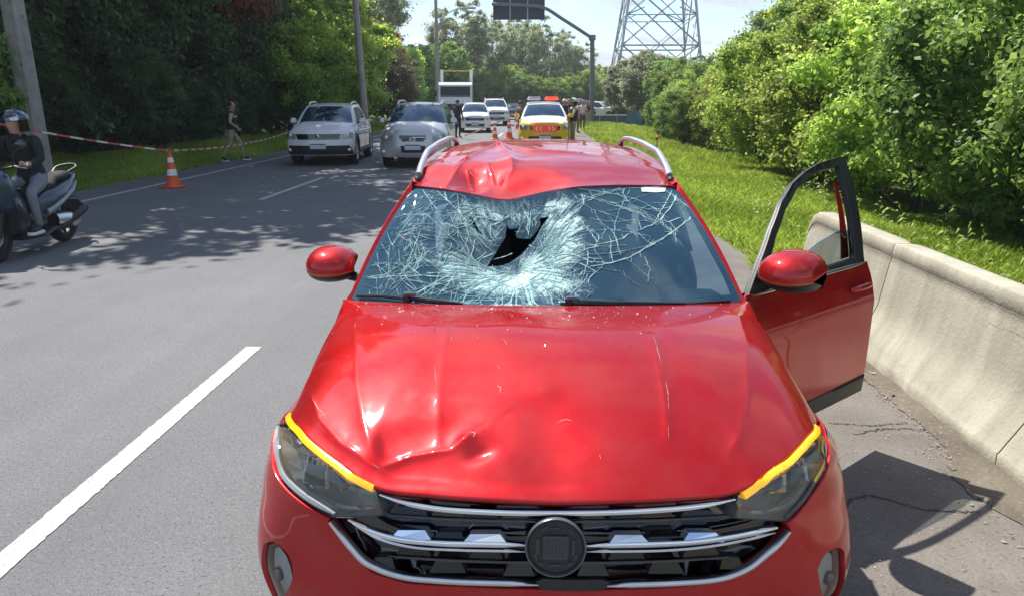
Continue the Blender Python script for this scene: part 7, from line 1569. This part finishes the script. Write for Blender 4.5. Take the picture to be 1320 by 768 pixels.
b = MB(); b.lathe([(0, 0), (.075, 0), (.085, .02), (.08, .05), (.0, .055)], 20, Matrix.Translation((.175, ff+1.24, .30)) @ Matrix.Rotation(R(90), 4, 'Y'), cap=False); b.out('engine_cover', mat('cover_pale', (.48, .50, .52), .35, .3), sc)
sweep('rear_mudguard', [(ff+1.42, .50, .56, .07), (ff+1.60, .46, .56, .09), (ff+1.74, .34, .42, .09)], M['black_plastic'], sc)
MB().tube([(.0, ff+1.05, .50), (.13, ff+1.30, .30)], .03, 8).out('shock_absorber', M['black_plastic'], sc)
MB().tube(spline([(-.34, ff+.36, 1.03), (-.22, ff+.27, 1.05), (0, ff+.22, 1.01), (.22, ff+.27, 1.05), (.34, ff+.36, 1.03)], 16), .014, 8).out('handlebar', M['black_plastic'], sc)
for sx in (-1, 1):
    MB().tube([(sx*.24, ff+.285, 1.045), (sx*.345, ff+.365, 1.03)], .021, 10).out('grip', M['rubber'], sc); MB().tube([(sx*.23, ff+.26, 1.05), (sx*.33, ff+.30, 1.03)], .007, 6).out('brake_lever', M['satin'], sc)
    mm_ = MB().tube(spline([(sx*.20, ff+.26, 1.05), (sx*.25, ff+.22, 1.18), (sx*.31, ff+.24, 1.26)], 6), .009, 6).out('mirror_arm', M['black_plastic'], sc); b = MB(); b.ball((sx*.33, ff+.24, 1.30), (.075, .022, .05), 12, 8); b.out('mirror', M['gloss_black'], mm_)
yy = ff
rideJ = dict(pelvis=(0, yy+.90, .86), waist=(0, yy+.86, 1.00), chest=(0, yy+.80, 1.20), neck=(0, yy+.76, 1.39), head=(0, yy+.74, 1.48), top=(0, yy+.73, 1.57),
    shL=(.18, yy+.78, 1.34), shR=(-.18, yy+.78, 1.34), elL=(.31, yy+.62, 1.10), elR=(-.31, yy+.62, 1.10), wrL=(.30, yy+.40, 1.075), wrR=(-.30, yy+.40, 1.075),
    handL=(-.05, -1, -.28), handR=(.05, -1, -.28), sideL=(1, 0, 0), sideR=(-1, 0, 0), curlL=-1.0 if False else .9, curlR=.9,
    hipL=(.11, yy+.86, .82), hipR=(-.11, yy+.86, .82), knL=(.23, yy+.44, .74), knR=(-.21, yy+.44, .74), anL=(.22, yy+.52, .33), anR=(-.20, yy+.52, .33), toL=(.23, yy+.33, .295), toR=(-.21, yy+.33, .295))
figure('person', 'rider in black jacket, grey jeans and patterned open face helmet on the scooter', (mid.x, mid.y, 0), SCR, rideJ, dict(top_='black_cloth', sleeve='black_cloth', fore='black_cloth', legs='grey_denim'), fingers=True, hat='helmet', hatm='helmet_print', look=R(-25))

# ---- the summer air between the camera and the far trees
hzm = bpy.data.materials.new('haze_air'); hzm.use_nodes = True; ht = hzm.node_tree; ht.nodes.clear()
pv = ht.nodes.new('ShaderNodeVolumePrincipled'); pv.inputs['Color'].default_value = (.86, .93, 1, 1); pv.inputs['Density'].default_value = .0007; pv.inputs['Anisotropy'].default_value = .3
ho = ht.nodes.new('ShaderNodeOutputMaterial'); ht.links.new(pv.outputs[0], ho.inputs[1])
b = MB(); b.box((0, 1100, 23.5), (1900, 2860, 51)); hb = b.out('haze', hzm, None, False, kind='stuff')
scn.cycles.volume_bounces = 0

# ---- things of a row are told apart by their place in it, counted from the camera
_rows = {}
for o in C.objects:
    if o.parent is None and o.get('label'): _rows.setdefault(o['label'], []).append(o)
_ord = ['nearest', 'second', 'third', 'fourth', 'fifth', 'sixth', 'seventh', 'eighth', 'ninth', 'tenth', 'eleventh', 'twelfth', 'thirteenth', 'fourteenth', 'fifteenth', 'sixteenth', 'seventeenth', 'eighteenth', 'nineteenth', 'twentieth']
for lab, os_ in _rows.items():
    if len(os_) > 1 and len(os_) <= 20:
        across = 'end of the road' in lab or 'road disappears' in lab or 'sky beyond' in lab
        os_.sort(key=lambda o: (o.location.x/o.location.y if across else o.location.y))
        for i, o in enumerate(os_): o['label'] = lab+((', leftmost' if i == 0 else ', %s from the left' % _ord[i]) if across else (', nearest to the camera' if i == 0 else ', %s from the camera' % _ord[i]))
